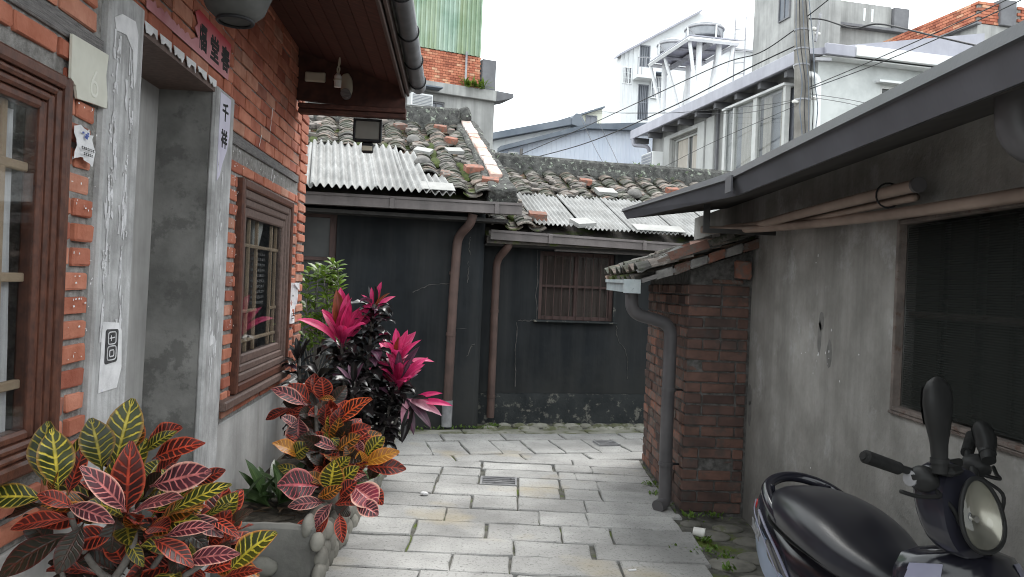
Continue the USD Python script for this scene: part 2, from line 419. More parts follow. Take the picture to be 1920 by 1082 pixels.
pm("moss", (0.025, 0.036, 0.008), (0.065, 0.085, 0.018), scale=20, rough=1.0, bump=1.0, bscale=60)
pm("coping_brick", (0.46, 0.4, 0.37), (0.66, 0.62, 0.59), scale=12, rough=0.9, bump=0.5, bscale=40, ramp=[(0, (1, 0.72, 0.64)), (0.4, (1, 0.92, 0.88)), (1, (1.05, 1.05, 1.05))], spots=((0.3, 0.1, 0.06), 14, 0.58, 0.8))
pm("grey_render", (0.17, 0.163, 0.15), (0.34, 0.33, 0.312), scale=2.6, rough=0.92, bump=0.5, bscale=14, bdist=0.02, spread=(0.3, 0.68), streak=((0.1, 0.096, 0.088), 0.65, 2.6), spots=((0.42, 0.42, 0.42), 2.0, 0.55, 0.55),
   extra=zmask("gz", 0.1, 0.95, (0.14, 0.135, 0.126), 3.5, 0.8))
pm("eave_grey", (0.058, 0.058, 0.065), (0.08, 0.08, 0.09), scale=3, rough=0.38, bump=0.05, streak=((0.06, 0.06, 0.065), 0.4, 6))
pm("eave_soffit", (0.045, 0.042, 0.04), (0.075, 0.07, 0.066), scale=4, rough=0.9, bump=0.3, bscale=20, spots=((0.12, 0.1, 0.08), 8, 0.62, 0.5))
pm("lantern_cloth", (0.05, 0.05, 0.048), (0.085, 0.084, 0.08), scale=5, rough=0.85, bump=0.2)
pm("rust_frame", (0.1, 0.084, 0.075), (0.18, 0.148, 0.132), scale=14, rough=0.8, bump=0.5, bscale=60, spots=((0.09, 0.05, 0.035), 18, 0.55, 0.8))
pm("dark_board", (0.03, 0.03, 0.03), (0.055, 0.052, 0.05), scale=5, rough=0.7, bump=0.2)
pm("brick_roof", (0.22, 0.085, 0.055), (0.33, 0.15, 0.11), scale=9, rough=0.9, bump=0.4, bscale=50, spots=((0.1, 0.095, 0.085), 14, 0.5, 0.6))
pm("wall_stain", (0.1, 0.098, 0.094), (0.17, 0.166, 0.158), scale=14, rough=0.9, bump=0.2)
pm("roof_rubble", (0.06, 0.058, 0.055), (0.24, 0.21, 0.19), scale=5, rough=0.95, bump=0.6, bscale=30, spots=((0.3, 0.12, 0.08), 3.5, 0.6, 0.6))
pm("brown_curtain", (0.06, 0.045, 0.04), (0.1, 0.074, 0.066), scale=3, rough=0.9, bump=0.0, stretch=(14, 14, 0.8))
pm("black_paint_scratch", (0.05, 0.05, 0.048), (0.12, 0.115, 0.11), scale=30, rough=0.9, bump=0.0)
pm("dark_window_slat", (0.035, 0.036, 0.032), (0.06, 0.058, 0.052), scale=5, rough=0.8, bump=0.2)
pm("tag_blue", (0.05, 0.08, 0.3), (0.1, 0.14, 0.4), scale=40, rough=0.5, bump=0.0)

# ------------------------------------------------------------------ glass and cut-out materials
M["window_glass"] = usdkit.material(stage, "/World/Looks/window_glass", {
    "t": ("transparent_bsdf", {"color": (0.86, 0.87, 0.87)}), "g": ("glossy_bsdf", {"roughness": 0.02, "color": (0.95, 0.96, 0.97)}),
    "f": ("layer_weight", {"blend": 0.5}), "pw": ("math", {"math_type": "power", "value2": 4.0}), "sc": ("math", {"math_type": "multiply_add", "value2": 0.5, "value3": 0.025}), "m": ("mix_closure", {})},
    [("f.facing", "pw.value1"), ("pw.value", "sc.value1"), ("sc.value", "m.fac"), ("t.BSDF", "m.closure1"), ("g.BSDF", "m.closure2")], surface="m.closure")
M["insect_screen"] = usdkit.material(stage, "/World/Looks/insect_screen", {
    "g": ("geometry", {}), "m": ("mapping", {"scale": (1, 1, 1)}),
    "w": ("wave_texture", {"wave_type": "bands", "bands_direction": "z", "scale": 32.0, "distortion": 0.6, "detail": 1.0}),
    "r": ("rgb_ramp", {"ramp": [(0.3, (0.3, 0.3, 0.3)), (0.7, (0.75, 0.75, 0.75))]}),
    "t": ("transparent_bsdf", {}), "d": ("diffuse_bsdf", {"color": (0.013, 0.014, 0.013)}), "x": ("mix_closure", {})},
    [("g.position", "m.vector"), ("m.vector", "w.vector"), ("w.fac", "r.fac"), ("r.color", "x.fac"), ("t.BSDF", "x.closure1"), ("d.BSDF", "x.closure2")], surface="x.closure")


# ================================================================== ground and paving
v, f = grid_surface(np.array([[[x, y, -0.05] for x in (-400, -40, -8, 8, 40, 400)] for y in (-400, -40, 0, 20, 60, 400)], float))
MB().add(v, f[:, ::-1]).put("ground", "street_earth", kind="structure")
MB().box((-1.45, 0.2, -0.048), (2.6, 9.6, -0.022)).put("alley_bed", "joint_soil", kind="structure")
alley = thing("alley_pavement", kind="structure")
A14 = math.radians(14)
c14, s14 = math.cos(A14), math.sin(A14)


def f14(a, n):
    return (a * c14 - n * s14, a * s14 + n * c14)


def slab(poly, mat, top=0.0, gap=0.008, parent=alley, name="paving_slab", ch=0.007, deep=0.04, rough=0.0035):
    poly = poly.buffer(-gap, join_style=2)
    if poly.is_empty or poly.area < 0.004:
        return
    if hasattr(poly, "geoms"):
        poly = max(poly.geoms, key=lambda g: g.area)
    c = np.array(poly.exterior.coords)[:-1]
    if Polygon(c).exterior.is_ccw is False:
        c = c[::-1]
    P = []
    for a, b in zip(c, np.roll(c, -1, 0)):
        k = max(1, int(np.linalg.norm(b - a) / 0.09))
        for t in range(k):
            P.append(a + (b - a) * t / k)
    P = np.array(P)
    P = P + rng.normal(0, rough, P.shape)
    cen = P.mean(0)
    d = cen - P
    d /= np.linalg.norm(d, axis=1, keepdims=True)
    tilt = rng.normal(0, 0.004, 2)
    zz = lambda q: top + (q - cen) @ tilt
    r0 = np.column_stack([P, np.full(len(P), top - deep)])
    r1 = np.column_stack([P, zz(P) - ch])
    Q = P + d * ch * 1.2
    r2 = np.column_stack([Q, zz(Q) + rng.normal(0, 0.001, len(Q))])
    v, f = loft([r0, r1, r2])
    MB().add(v, f).put(name, mat, parent)


far_edge = Polygon([f14(-20, 6.74), f14(20, 6.74), f14(20, -20), f14(-20, -20)])
grate_hole = Polygon([(-0.2, 6.09), (0.11, 6.09), (0.11, 6.37), (-0.2, 6.37)])
shed_foot = Polygon([(1.22, 5.5), (3, 5.5), (3, 7.25), (1.22, 7.25)])
COURSES = [(3.9, 4.23, [-0.43, 0.08, 0.67]), (4.23, 4.51, [-0.28, 0.06, 0.67]), (4.51, 4.8, [-0.55, 0.07, 0.55]), (4.8, 5.13, [-0.56, -0.1, 0.38, 0.69]),
           (5.13, 5.44, [-0.39, 0.24, 0.57]), (5.44, 5.77, [-0.22, 0.1, 0.58]), (5.77, 6.08, [-0.53, 0.1, 0.43, 0.73]), (6.08, 6.36, [-0.53, -0.2, 0.11, 0.435, 0.735]),
           (6.36, 6.62, [-0.53, -0.18, 0.44, 0.58]), (6.62, 6.87, [-0.2, 0.42, 0.75]), (6.87, 7.2, [0.6])]
y = 3.9
while y > 0.9:
    h = rng.uniform(0.28, 0.33)
    COURSES.insert(0, (y - h, y, list(np.cumsum(rng.uniform(0.35, 0.62, 4)) - 0.95)))
    y -= h
for y0, y1, xs in COURSES:
    right = 1.17 + rng.uniform(-0.05, 0.06) if y1 < 5.5 else 1.235
    ed = [-0.98] + [x for x in xs if x < right - 0.12] + [right]
    for x0, x1 in zip(ed, ed[1:]):
        j = rng.normal(0, 0.006, 4)
        tilt = -0.02
        q = Polygon([(x0 + j[0], y0 + tilt * x0), (x1 + j[1], y0 + tilt * x1), (x1 + j[1], y1 + tilt * x1), (x0 + j[0], y1 + tilt * x0)])
        q = q.intersection(far_edge).difference(shed_foot).difference(grate_hole)
        if q.is_empty:
            continue
        if hasattr(q, "geoms"):
            q = max(q.geoms, key=lambda g: g.area)
        g = rng.uniform(0.004, 0.011)
        slab(q, "granite", top=rng.normal(0, 0.003), gap=g)
FAR = [(6.74, 7.02, [-0.6, 0.02, 0.64, 1.25, 1.88, 2.5, 3.15, 3.8, 4.5], "granite"), (7.02, 7.63, [-0.9, -0.55, -0.2, 0.13, 0.45, 0.77, 1.09, 1.42, 1.73, 2.04, 2.34, 2.69, 3.0, 3.35, 3.7, 4.1, 4.5], "granite"),
       (7.63, 7.95, [-1.2, -0.6, 0.02, 0.66, 1.28, 1.91, 2.54, 3.2, 3.85, 4.5], "granite"), (7.95, 8.2, [-1.3, -0.5, 0.2, 0.9, 1.55, 2.2, 2.9, 3.5, 4.1, 4.6], "granite_mossy")]
for n0, n1, xs, mt in FAR:
    for x0, x1 in zip(xs, xs[1:]):
        q = Polygon([f14(x0, n0), f14(x1, n0), f14(x1, n1), f14(x0, n1)]).difference(shed_foot)
        if hasattr(q, "geoms"):
            q = max(q.geoms, key=lambda g: g.area)
        slab(q, mt, top=rng.normal(0, 0.003), gap=rng.uniform(0.005, 0.01))
# rounded stones set in the strip at the foot of the dark house and beside the shed
for k in range(14):
    a = 1.75 + k * 0.16 + rng.uniform(-0.03, 0.03)
    for n in (8.32, 8.5):
        m = trimesh.creation.icosphere(2, 1.0)
        s = np.array([rng.uniform(0.07, 0.1), rng.uniform(0.05, 0.075), 0.035])
        w = np.asarray(m.vertices) * s * (1 + 0.12 * rng.normal(size=(len(m.vertices), 1)).clip(-1, 1) * 0.3) + [a + rng.uniform(-0.04, 0.04), n - 0.03 * (a - 1.7), -0.012]
        MB().add(HW(w), m.faces).put("paving_stone", "granite_mossy", alley, smooth=True)
for x, y, s in [(1.36, 5.08, 0.1), (1.5, 5.25, 0.085), (1.33, 4.55, 0.12), (1.52, 4.68, 0.11), (1.4, 4.28, 0.11), (1.55, 4.98, 0.1), (1.27, 5.32, 0.07), (1.57, 4.33, 0.1), (1.28, 4.1, 0.1), (1.47, 3.95, 0.12), (1.3, 3.75, 0.1), (1.5, 3.6, 0.1)]:
    m = trimesh.creation.icosphere(2, 1.0)
    w = np.asarray(m.vertices) * [s * rng.uniform(0.9, 1.25), s * rng.uniform(0.8, 1.0), 0.022] + [x, y, -0.018]
    MB().add(w, m.faces).put("paving_stone", "cobble_sunk", alley, smooth=True)


def drain(lo, hi, T, z, label, bars):
    t = thing("drain_grate", label, "drain")
    (x0, y0), (x1, y1) = lo, hi
    b = MB()
    w = 0.016
    for p, q in (((x0, y0), (x1, y0 + w)), ((x0, y1 - w), (x1, y1)), ((x0, y0 + w), (x0 + w, y1 - w)), ((x1 - w, y0 + w), (x1, y1 - w))):
        b.box((*p, z - 0.03), (*q, z + 0.002), T)
    b.put("frame", "metal_grey", t)
    MB().box((x0 + w, y0 + w, z - 0.03), (x1 - w, y1 - w, z - 0.012), T).put("plate", "mortar", t)
    for k in range(bars):
        yy = y0 + w + (y1 - y0 - 2 * w) * (k + 0.5) / bars
        MB().box((x0 + w, yy - 0.006, z - 0.012), (x1 - w, yy + 0.006, z - 0.001), T).put("bar", "metal_grey", t)
    MB().tube([(x0 + w, y0 + w, z - 0.006), (x1 - w, y1 - w, z - 0.004)], 0.006, 5, T).put("bar", "metal_grey", t)


drain((-0.19, 6.1), (0.1, 6.36), frame((0, 0, 0), (1, 0, 0), (0, 1, 0), (0, 0, 1)), -0.001, "small rectangular metal drain grate set among the paving slabs mid alley", 4)
drain((2.77, 7.3), (2.99, 7.5), frame((0, 0, 0), (c14, s14, 0), (-s14, c14, 0), (0, 0, 1)), 0.014, "metal drain cover in the paving beside the brick shed's far corner", 5)

# ================================================================== left brick house
house = thing("brick_house", "red brick house with grey doorway posts and dark wooden windows on the left", "house")
C = 0.0775
EX = [(1.18, 2.39, 0.955, 2.12), (2.64, 4.16, 0.0, 2.462), (4.325, 5.705, 0.872, 2.085)]


def lay(u0, u1, z0, z1, off, L=0.245):
    """Brick rectangles of running bond between u0..u1, z0..z1, cut round the openings EX."""
    out = []
    k, z = 0, z0
    while z + C <= z1 + 1e-6:
        cuts = [(a, b) for a, b, c, d in EX if min(z + C, d) - max(z, c) > 0.35 * C]
        j = u0 - (L * 0.5 if k % 2 else 0.0)
        while j < u1:
            a, b = j, j + L * (1 if rng.random() > 0.12 else 0.5)
            j = b
            segs = [(max(a, u0), min(b, u1))]
            for p, q in cuts:
                segs = [s for x0, x1 in segs for s in ((x0, min(x1, p)), (max(x0, q), x1)) if s[1] > s[0]]
            out += [(x0, x1, z, z + C) for x0, x1 in segs if x1 - x0 > 0.035]
        k += 1
        z += C
    return out


zb = 2.243 - 19 * C
rects = lay(1.0, 2.605, zb, 2.2431, 0) + lay(1.0, 2.605, 2.31, 3.3, 0) + lay(2.64, 4.16, 2.464, 3.3, 0) + lay(4.16, 5.985, zb, 2.2401, 0) + lay(4.16, 5.985, 2.303, 3.3, 0)
quoin = [(5.985, 6.26, zb + 0.03 + k * C, zb + 0.03 + (k + 1) * C) for k in range(27)]
cand = []
for q, (a, b, c, d) in enumerate(rects + quoin):
    if c > 3.185 and a < 5.7:
        continue
    cu = (a + b) / 2
    size = (b - a) / max(cu, 0.5) ** 2
    cand.append((0 if b < 1.9 else size, a, b, c, d, q >= len(rects)))
cand.sort(reverse=True)
rest = MB()
for i, (s_, a, b, c, d, qn) in enumerate(cand):
    g = 0.0065 if d > 2.25 else 0.0085
    pr = rng.normal(0.006, 0.0025) + (0.006 if qn else 0)
    lower = d < 2.25
    gz = 0.011 if lower else 0.005
    bb = MB() if i < 298 else rest
    bb.box((a + g, -0.03, c + gz), (b - g * (1 if not lower else 1.2), pr, d - gz), LW, ch=0.005, jit=0.0015)
    if i < 298:
        bb.put("brick", "brick_red", house)
rest.put("brick_remainder", "brick_red", house, kind="stuff")
# wall body (mortar face), in rectangles round the openings
wb = MB()
for u0, u1, z0, z1 in [(1.0, 1.18, 0.76, 3.4), (1.18, 2.385, 2.116, 3.4), (2.385, 2.64, 0.76, 3.4), (1.18, 2.385, 0.76, 0.965), (2.64, 4.16, 2.435, 3.4), (4.16, 4.33, 0.76, 3.4), (4.33, 5.7, 2.08, 3.4), (4.33, 5.7, 0.76, 0.886), (5.7, 6.255, 0.76, 3.4)]:
    wb.box((u0, -0.26, z0), (u1, -0.006, z1), LW)
wb.put("wall", "mortar", house)
for a, b_ in ((1.0, 2.64), (4.06, 6.262)):
    MB().box((a, -0.26, -0.05), (b_, 0.004, 0.757), LW, ch=0.004).put("plinth", "plinth_render", house)
for u0, u1, z0 in ((1.0, 2.63, 2.2455), (4.15, 5.93, 2.2425)):
    MB().box((u0, -0.02, z0), (u1, 0.008, z0 + 0.058), LW, ch=0.004, jit=0.002).put("timber_band", "timber_grey", house)
MB().box((-6, -3.2, 0), (-0.0, 0.0, 3.4), lambda v: LW(np.column_stack([v[:, 0] + 6.25, v[:, 1] - 0.262, v[:, 2] - 0.05]))).put("house_body", "plinth_render", house)


def post(u0, u1, lean, z1, name="door_post", back=-0.14):
    b = MB()
    v, f = chbox((u0, back, -0.02), (u1, 0.02, z1), 0.008)
    v[:, 0] += lean * (v[:, 2] - 2.3)
    b.add(LW(v), f)
    return b.put(name, "post_concrete", house)


post(2.645, 2.93, 0.036, 2.515)
post(3.85, 4.14, 0.045, 2.462, back=-0.012)
# recessed doorway: plaster reveal, timber head, brown door with its furniture
v, f = chbox((3.856, -0.46, -0.02), (4.1, -0.013, 2.44))
v[:, 0] += 0.045 * (v[:, 2] - 2.3)
MB().add(LW(v), f).put("door_reveal", "reveal_render", house)
MB().box((2.93, -0.46, 2.43), (3.86, 0.004, 2.458), LW).put("door_head", "window_wood_grey", house)
MB().box((2.6, -0.5, -0.02), (3.95, -0.461, 2.5), LW).put("doorway_back", "reveal_render", house)
dr = str(MB().box((3.785, -0.458, 0.02), (3.853, -0.35, 2.428), LW).put("door_frame", "window_wood", house).GetPath())
leaf_ = str(MB().box((2.87, -0.458, 0.02), (3.78, -0.42, 2.42), LW, ch=0.004).put("door", "window_wood", house).GetPath())
for z in (1.45, 1.27):
    m = trimesh.creation.icosphere(2, 0.024)
    MB().add(LW(np.asarray(m.vertices) + [3.76, -0.375, z]), m.faces).put("knob", "chrome" if z > 1.4 else "brass_dark", leaf_, smooth=True)
MB().box((3.72, -0.42, 1.03), (3.775, -0.395, 1.2), LW, ch=0.004).put("lock_plate", "brass_dark", leaf_)
MB().tube(bendpath([(3.75, -0.4, 1.17), (3.75, -0.33, 1.17), (3.75, -0.33, 1.0), (3.75, -0.4, 1.0)], 0.03), 0.011, 7, LW).put("handle", "brass_dark", leaf_)
MB().box((2.9, -0.4, -0.03), (3.88, 0.1, 0.02), LW, ch=0.01).put("door_step", "granite_mossy", house)


def ring(b, u0, u1, z0, z1, w, d0, d1, lean=0.0, ch=0.006):
    for lo, hi in (((u0, z0), (u0 + w, z1)), ((u1 - w, z0), (u1, z1)), ((u0 + w, z0), (u1 - w, z0 + w)), ((u0 + w, z1 - w), (u1 - w, z1))):
        v, f = chbox((lo[0], d0, lo[1]), (hi[0], d1, hi[1]), ch)
        v[:, 0] += lean * (v[:, 2] - 1.5)
        b.add(LW(v), f)


def window(u0, u1, z0, z1, steps, mat, lean, glass, vbars, hbars, bar_mat, bw, bdepth):
    w = thing_part(house, "window")
    x0, x1, y0, y1 = u0, u1, z0, z1
    for i, (wd_, d1, m) in enumerate(steps):
        b = MB()
        ring(b, x0, x1, y0, y1, wd_, -0.05, d1, lean, 0.008)
        b.put(("frame", "moulding", "inner_moulding", "sash")[min(i, 3)], m, w)
        x0, x1, y0, y1 = x0 + wd_, x1 - wd_, y0 + wd_, y1 - wd_
    for u in vbars:
        MB().box((u - bw / 2, bdepth - 0.02, y0), (u + bw / 2, bdepth, y1), LW, ch=0.003).put("glazing_bar", bar_mat, w)
    for (a, c_, z) in hbars:
        MB().box((max(a, x0), bdepth - 0.018, z - bw / 2), (min(c_, x1), bdepth + 0.002, z + bw / 2), LW, ch=0.003).put("glazing_bar", bar_mat, w)
    MB().box((x0, glass, y0), (x1, glass + 0.004, y1), LW).put("pane", "window_glass", w)
    return w, (x0, x1, y0, y1)


def thing_part(parent, name):
    x = UsdGeom.Xform.Define(stage, fresh(parent, name))
    return str(x.GetPath())


w1, r1 = window(1.18, 2.385, 0.965, 2.116, [(0.04, 0.034, "window_wood"), (0.022, 0.022, "window_wood"), (0.025, 0.012, "window_wood"), (0.03, 0.003, "window_wood")], "window_wood", 0.01, -0.012,
                [1.5, 1.82, 2.147], [(1.2, 2.4, z) for z in (1.83, 1.515, 1.21)], "lattice_wood", 0.026, -0.03)
for z in (1.66, 1.35, 1.13):
    MB().box((1.25, -0.18, z - 0.012), (2.29, -0.1, z + 0.012), LW).put("inner_shelf", "inside_wood", w1)
MB().box((1.2, -0.2, 0.96), (2.36, -0.19, 2.1), LW).put("inner_board", "inside_wood", w1)
for u in (2.19, 1.87, 1.55):
    P = np.array([[[u - 0.045 + 0.095 * t, -0.062 - 0.012 * math.sin(t * 9 + z * 2), z] for t in np.linspace(0, 1, 7)] for z in np.linspace(1.06, 1.985, 8)])
    v, f = grid_surface(P)
    MB().add(LW(v), f).put("curtain", "curtain_white", w1, smooth=True)
w2, r2 = window(4.33, 5.7, 0.886, 2.08, [(0.05, 0.034, "window_wood"), (0.05, 0.022, "window_wood_grey"), (0.045, 0.012, "window_wood_grey"), (0.055, 0.003, "window_wood_grey")], "window_wood", 0.01, -0.014,
                [4.74, 4.93, 5.32, 5.45], [(4.5, 5.6, 1.72), (4.5, 4.96, 1.33), (5.31, 5.6, 1.33), (4.5, 5.6, 1.155)], "lattice_wood", 0.02, -0.026)
b = MB()
for z in np.arange(1.36, 1.7, 0.035):
    for u in np.arange(4.97, 5.3, 0.05):
        b.box((u, -0.075, z), (u + 0.03, -0.066, z + 0.018), LW)
b.put("carved_panel", "timber_grey", w2, kind="stuff")
MB().box((4.4, -0.2, 0.98), (5.65, -0.18, 2.0), LW).put("inner_board", "window_wood_grey", w2)
prof = [(0.0, 0), (0.05, 0), (0.055, 0.02), (0.085, 0.1), (0.095, 0.16), (0.08, 0.21), (0.045, 0.24), (0.05, 0.26), (0.0, 0.26)]
m = trimesh.creation.revolve(np.array(prof), sections=20)
MB().add(LW(np.asarray(m.vertices) * [1, 0.5, 1] + [5.15, -0.1, 1.735]), m.faces).put("vase", "white_plastic", smooth=30, label="pale rounded vase standing high behind the bars of the small wooden window", cat="vase")
MB().box((4.08, -0.02, 0.832), (5.62, 0.05, 0.882), LW, ch=0.008).put("window_sill", "window_wood_grey", house)
# eave
slope = 0.3
sof = lambda off: 3.2 - slope * off
n_board = 8
for k in range(n_board):
    o0, o1 = 0.02 + k * 0.74 / n_board, 0.02 + (k + 1) * 0.74 / n_board - 0.004
    v = np.array([[u, o, sof(o) + dz] for u in (0.0, 5.79) for o in (o0, o1) for dz in (0.0, 0.02)])
    f = trimesh.convex.convex_hull(LW(v))
    MB().add(f.vertices, f.faces).put("soffit_board", "soffit_wood", house)
v = np.array([[u, o, z] for u in (0.0, 5.9) for o, z in ((-3.2, sof(-3.2) + 0.03), (0.86, sof(0.86) + 0.03), (-3.2, sof(-3.2) + 0.2), (0.86, sof(0.86) + 0.16))])
h = trimesh.convex.convex_hull(LW(v))
MB().add(h.vertices, h.faces).put("roof", "roof_tile", house)
v, f = plate([(0.0, 2.84), (0.79, 2.79), (0.79, sof(0.79) + 0.028), (0.0, sof(0.0) + 0.028)], 0.0, 0.03, lambda q: LW(np.column_stack([5.79 - q[:, 1] + 0.03, q[:, 0], q[:, 2]])))
MB().add(v, f).put("eave_end_board", "soffit_wood", house)
for z, d in ((2.812, 0.028), (2.775, 0.014)):
    MB().box((5.775 - d, 0.02, z - 0.035), (5.835, 0.8, z), LW, ch=0.006).put("eave_end_trim", "soffit_wood", house)
for o, zt, zb_, m in ((0.765, 3.08, 2.895, "fascia_brown"), (0.795, 3.09, 2.915, "fascia_brown")):
    MB().box((0.0, o, zb_), (5.83, o + 0.022, zt), LW, ch=0.004).put("fascia_board", m, house)
P = []
for u in (0.0, 5.86):
    P.append([[u, 0.878 + 0.055 * math.cos(t), 3.0 - 0.055 * math.sin(t)] for t in np.linspace(-0.5, math.pi + 0.5, 12)] + [[u, 0.878 + 0.047 * math.cos(t), 3.0 - 0.047 * math.sin(t)] for t in np.linspace(math.pi + 0.5, -0.5, 12)])
v, f = loft(P)
gt = str(MB().add(LW(v), f).put("gutter", "gutter_grey", house, smooth=40).GetPath())
for u in (3.9, 4.55, 5.15, 5.68):
    MB().tube([(u, 0.878 + 0.06 * math.cos(t), 3.0 - 0.06 * math.sin(t)) for t in np.linspace(-0.6, math.pi, 14)], 0.005, 5, LW).put("gutter_strap", "black_plastic", gt)
def arc_tile(T, w, sag, L, th, seg=6, concave=False):
    """A curved clay tile: local x across, y up the slope, z out of the roof."""
    t = np.linspace(-1, 1, seg + 1)
    zz = sag * (1 - t * t) * (-1 if concave else 1)
    rings = []
    for y, dz, k in ((0.0, 0.018, 1.0), (L, 0.0, 0.92)):
        up = np.column_stack([t * w / 2 * k, np.full(seg + 1, y), zz + dz + th])
        lo = np.column_stack([t[::-1] * w / 2 * k, np.full(seg + 1, y), zz[::-1] + dz])
        rings.append(np.vstack([up, lo]))
    v, f = loft(rings, caps=False)
    n = 2 * (seg + 1)
    cap = []
    for i in range(seg):
        cap.append([i, i + 1, n - 2 - i])
        cap.append([i, n - 2 - i, n - 1 - i])
    cap = np.array(cap)
    return T(v), np.vstack([f, cap, cap[:, ::-1] + n])


def roof_frame(a, n, z, s):
    k = math.hypot(1, s)
    return lambda v: HW(np.asarray(v, float) @ np.array([[1, 0, 0], [0, 1 / k, s / k], [0, -s / k, 1 / k]]) + [a, n, z])


def tiles(parent, cols, plane, name, mat, pitch, w, sag, concave, skip=None, lift=0.0):
    """cols: (a, n_from, n_to). Tiles past the nearest 295 are joined."""
    count, rest = 0, MB()
    cols = sorted(cols, key=lambda c: c[1])
    n0, z0, s = plane
    k = math.hypot(1, s)
    for a, na, nb in cols:
        r, n = 0, na
        drift = rng.normal(0, 0.008)
        while n < nb:
            if not (skip and skip(a, n)) and rng.random() > 0.025:
                ja, jl, rot = rng.normal(0, 0.007), abs(rng.normal(0, 0.006)), rng.normal(0, 0.04)
                T0 = roof_frame(a + ja + drift, n, z0 + s * (n - n0) + lift, s)
                cr_, sr_ = math.cos(rot), math.sin(rot)
                T = lambda v: T0(np.asarray(v) @ np.array([[cr_, sr_, 0], [-sr_, cr_, 0], [0, 0, 1]]) + [0, 0, jl])
                v, f = arc_tile(T, w * rng.uniform(0.95, 1.03), sag * rng.uniform(0.9, 1.1), pitch * 2.4, 0.014, concave=concave)
                count += 1
                if count <= 295:
                    MB().add(v, f).put(name, mat, parent)
                else:
                    rest.add(v, f)
            n += pitch / k * rng.uniform(0.9, 1.1)
    rest.put(name + "_remainder", mat, parent, kind="stuff")


def corrugated(parent, a0, a1, n0, n1, plane, lift, skew=0.0, wl=0.075, amp=0.021, name="corrugated_sheet", z_extra=0.0):
    nn0, z0, s = plane
    T = roof_frame(0, nn0, z0, s)
    k = math.hypot(1, s)
    xs = np.linspace(a0, a1, max(8, int((a1 - a0) / wl * 8)))
    ys = np.array([(n0 - nn0) * k, (n1 - nn0) * k])
    rough = rng.normal(0, 0.003, 2)
    up = [[[x + skew * (j), y + 0.0, lift + amp * math.sin(2 * math.pi * (x - a0) / wl) + rough[j] + z_extra * (1 - j)] for x in xs] for j, y in enumerate(ys)]
    up = np.array(up)
    lo = up.copy()
    lo[..., 2] -= 0.007
    v, f = grid_surface(up)
    v2, f2 = grid_surface(lo)
    b = MB().add(T(v), f).add(T(v2), f2[:, ::-1])
    m = len(xs)
    e = np.array([[i, m * 2 + i, m * 2 + i + 1, i + 1] for i in range(m - 1)])
    b.f.append(np.vstack([e[:, [0, 1, 2]], e[:, [0, 2, 3]]]))
    return b.put(name, "asbestos_sheet", parent)


def rock(sx, sy, sz, seed, T, boxy=0.0):
    m = trimesh.creation.icosphere(2, 1.0) if boxy == 0 else trimesh.creation.box((2, 2, 2)).subdivide().subdivide()
    p = np.asarray(m.vertices)
    k = 0.75 + 0.5 * meshkit.fbm(p * 1.3 + seed * 7.1, 3, seed)[:, None] if boxy == 0 else 1 + 0.05 * (meshkit.fbm(p * 2 + seed, 2, seed)[:, None] - 0.5)
    return T(p * k * [sx, sy, sz]), m.faces


# ================================================================== dark rendered house with corrugated and tiled roof
PA = (8.1, 2.44, 0.45)
h1 = thing("dark_house", "black painted house with brick coped roof edge and corrugated sheets behind the pink plants", "house")
b = MB()
c_ = [(-2.2, 8.37)] + [(1.55 + 0.07 * math.sin(t), 8.44 - 0.07 * math.cos(t)) for t in np.linspace(0, math.pi / 2, 6)] + [(1.62, 12.2), (-2.2, 12.2)]
hole = Polygon([(-0.75, 0.95), (0.05, 0.95), (0.05, 2.24), (-0.75, 2.24)])
v, f = plate(Polygon([(-2.2, -0.05), (1.55, -0.05), (1.55, 2.5), (-2.2, 2.5)]).difference(hole), 8.37, 8.55, HW)
b.add(v, f)
side = [[(1.55 + 0.07 * math.sin(t), 8.44 - 0.07 * math.cos(t), z) for t in np.linspace(0, math.pi / 2, 7)] + [(1.62, 12.2, z)] for z in (-0.05, 2.5)]
v, f = grid_surface(np.array(side))
b.add(HW(v), f)
v, f = plate([(8.44, 2.4), (12.2, 2.4), (12.2, 2.6), (10.75, 3.6)], 1.615, 1.62, lambda q: HW(q[:, [1, 0, 2]]))
b.add(v, f)
b.put("wall", "black_paint", h1, smooth=35)
w = thing_part(h1, "window")
for lo, hi in (((-0.75, 0.95), (-0.68, 2.24)), ((-0.02, 0.95), (0.05, 2.24)), ((-0.68, 0.95), (-0.02, 1.02)), ((-0.68, 2.17), (-0.02, 2.24)), ((-0.39, 1.02), (-0.33, 2.17)), ((-0.68, 1.72), (-0.39, 1.76)), ((-0.33, 1.72), (-0.02, 1.76))):
    MB().box((lo[0], 8.40, lo[1]), (hi[0], 8.46, hi[1]), HW, ch=0.005).put("frame", "dark_window_wood", w)
MB().box((-0.68, 8.45, 1.02), (-0.02, 8.455, 2.17), HW).put("pane", "dusty_pane", w)
MB().box((-0.74, 8.5, 0.96), (0.04, 8.51, 2.23), HW).put("inner_board", "brown_curtain", w)
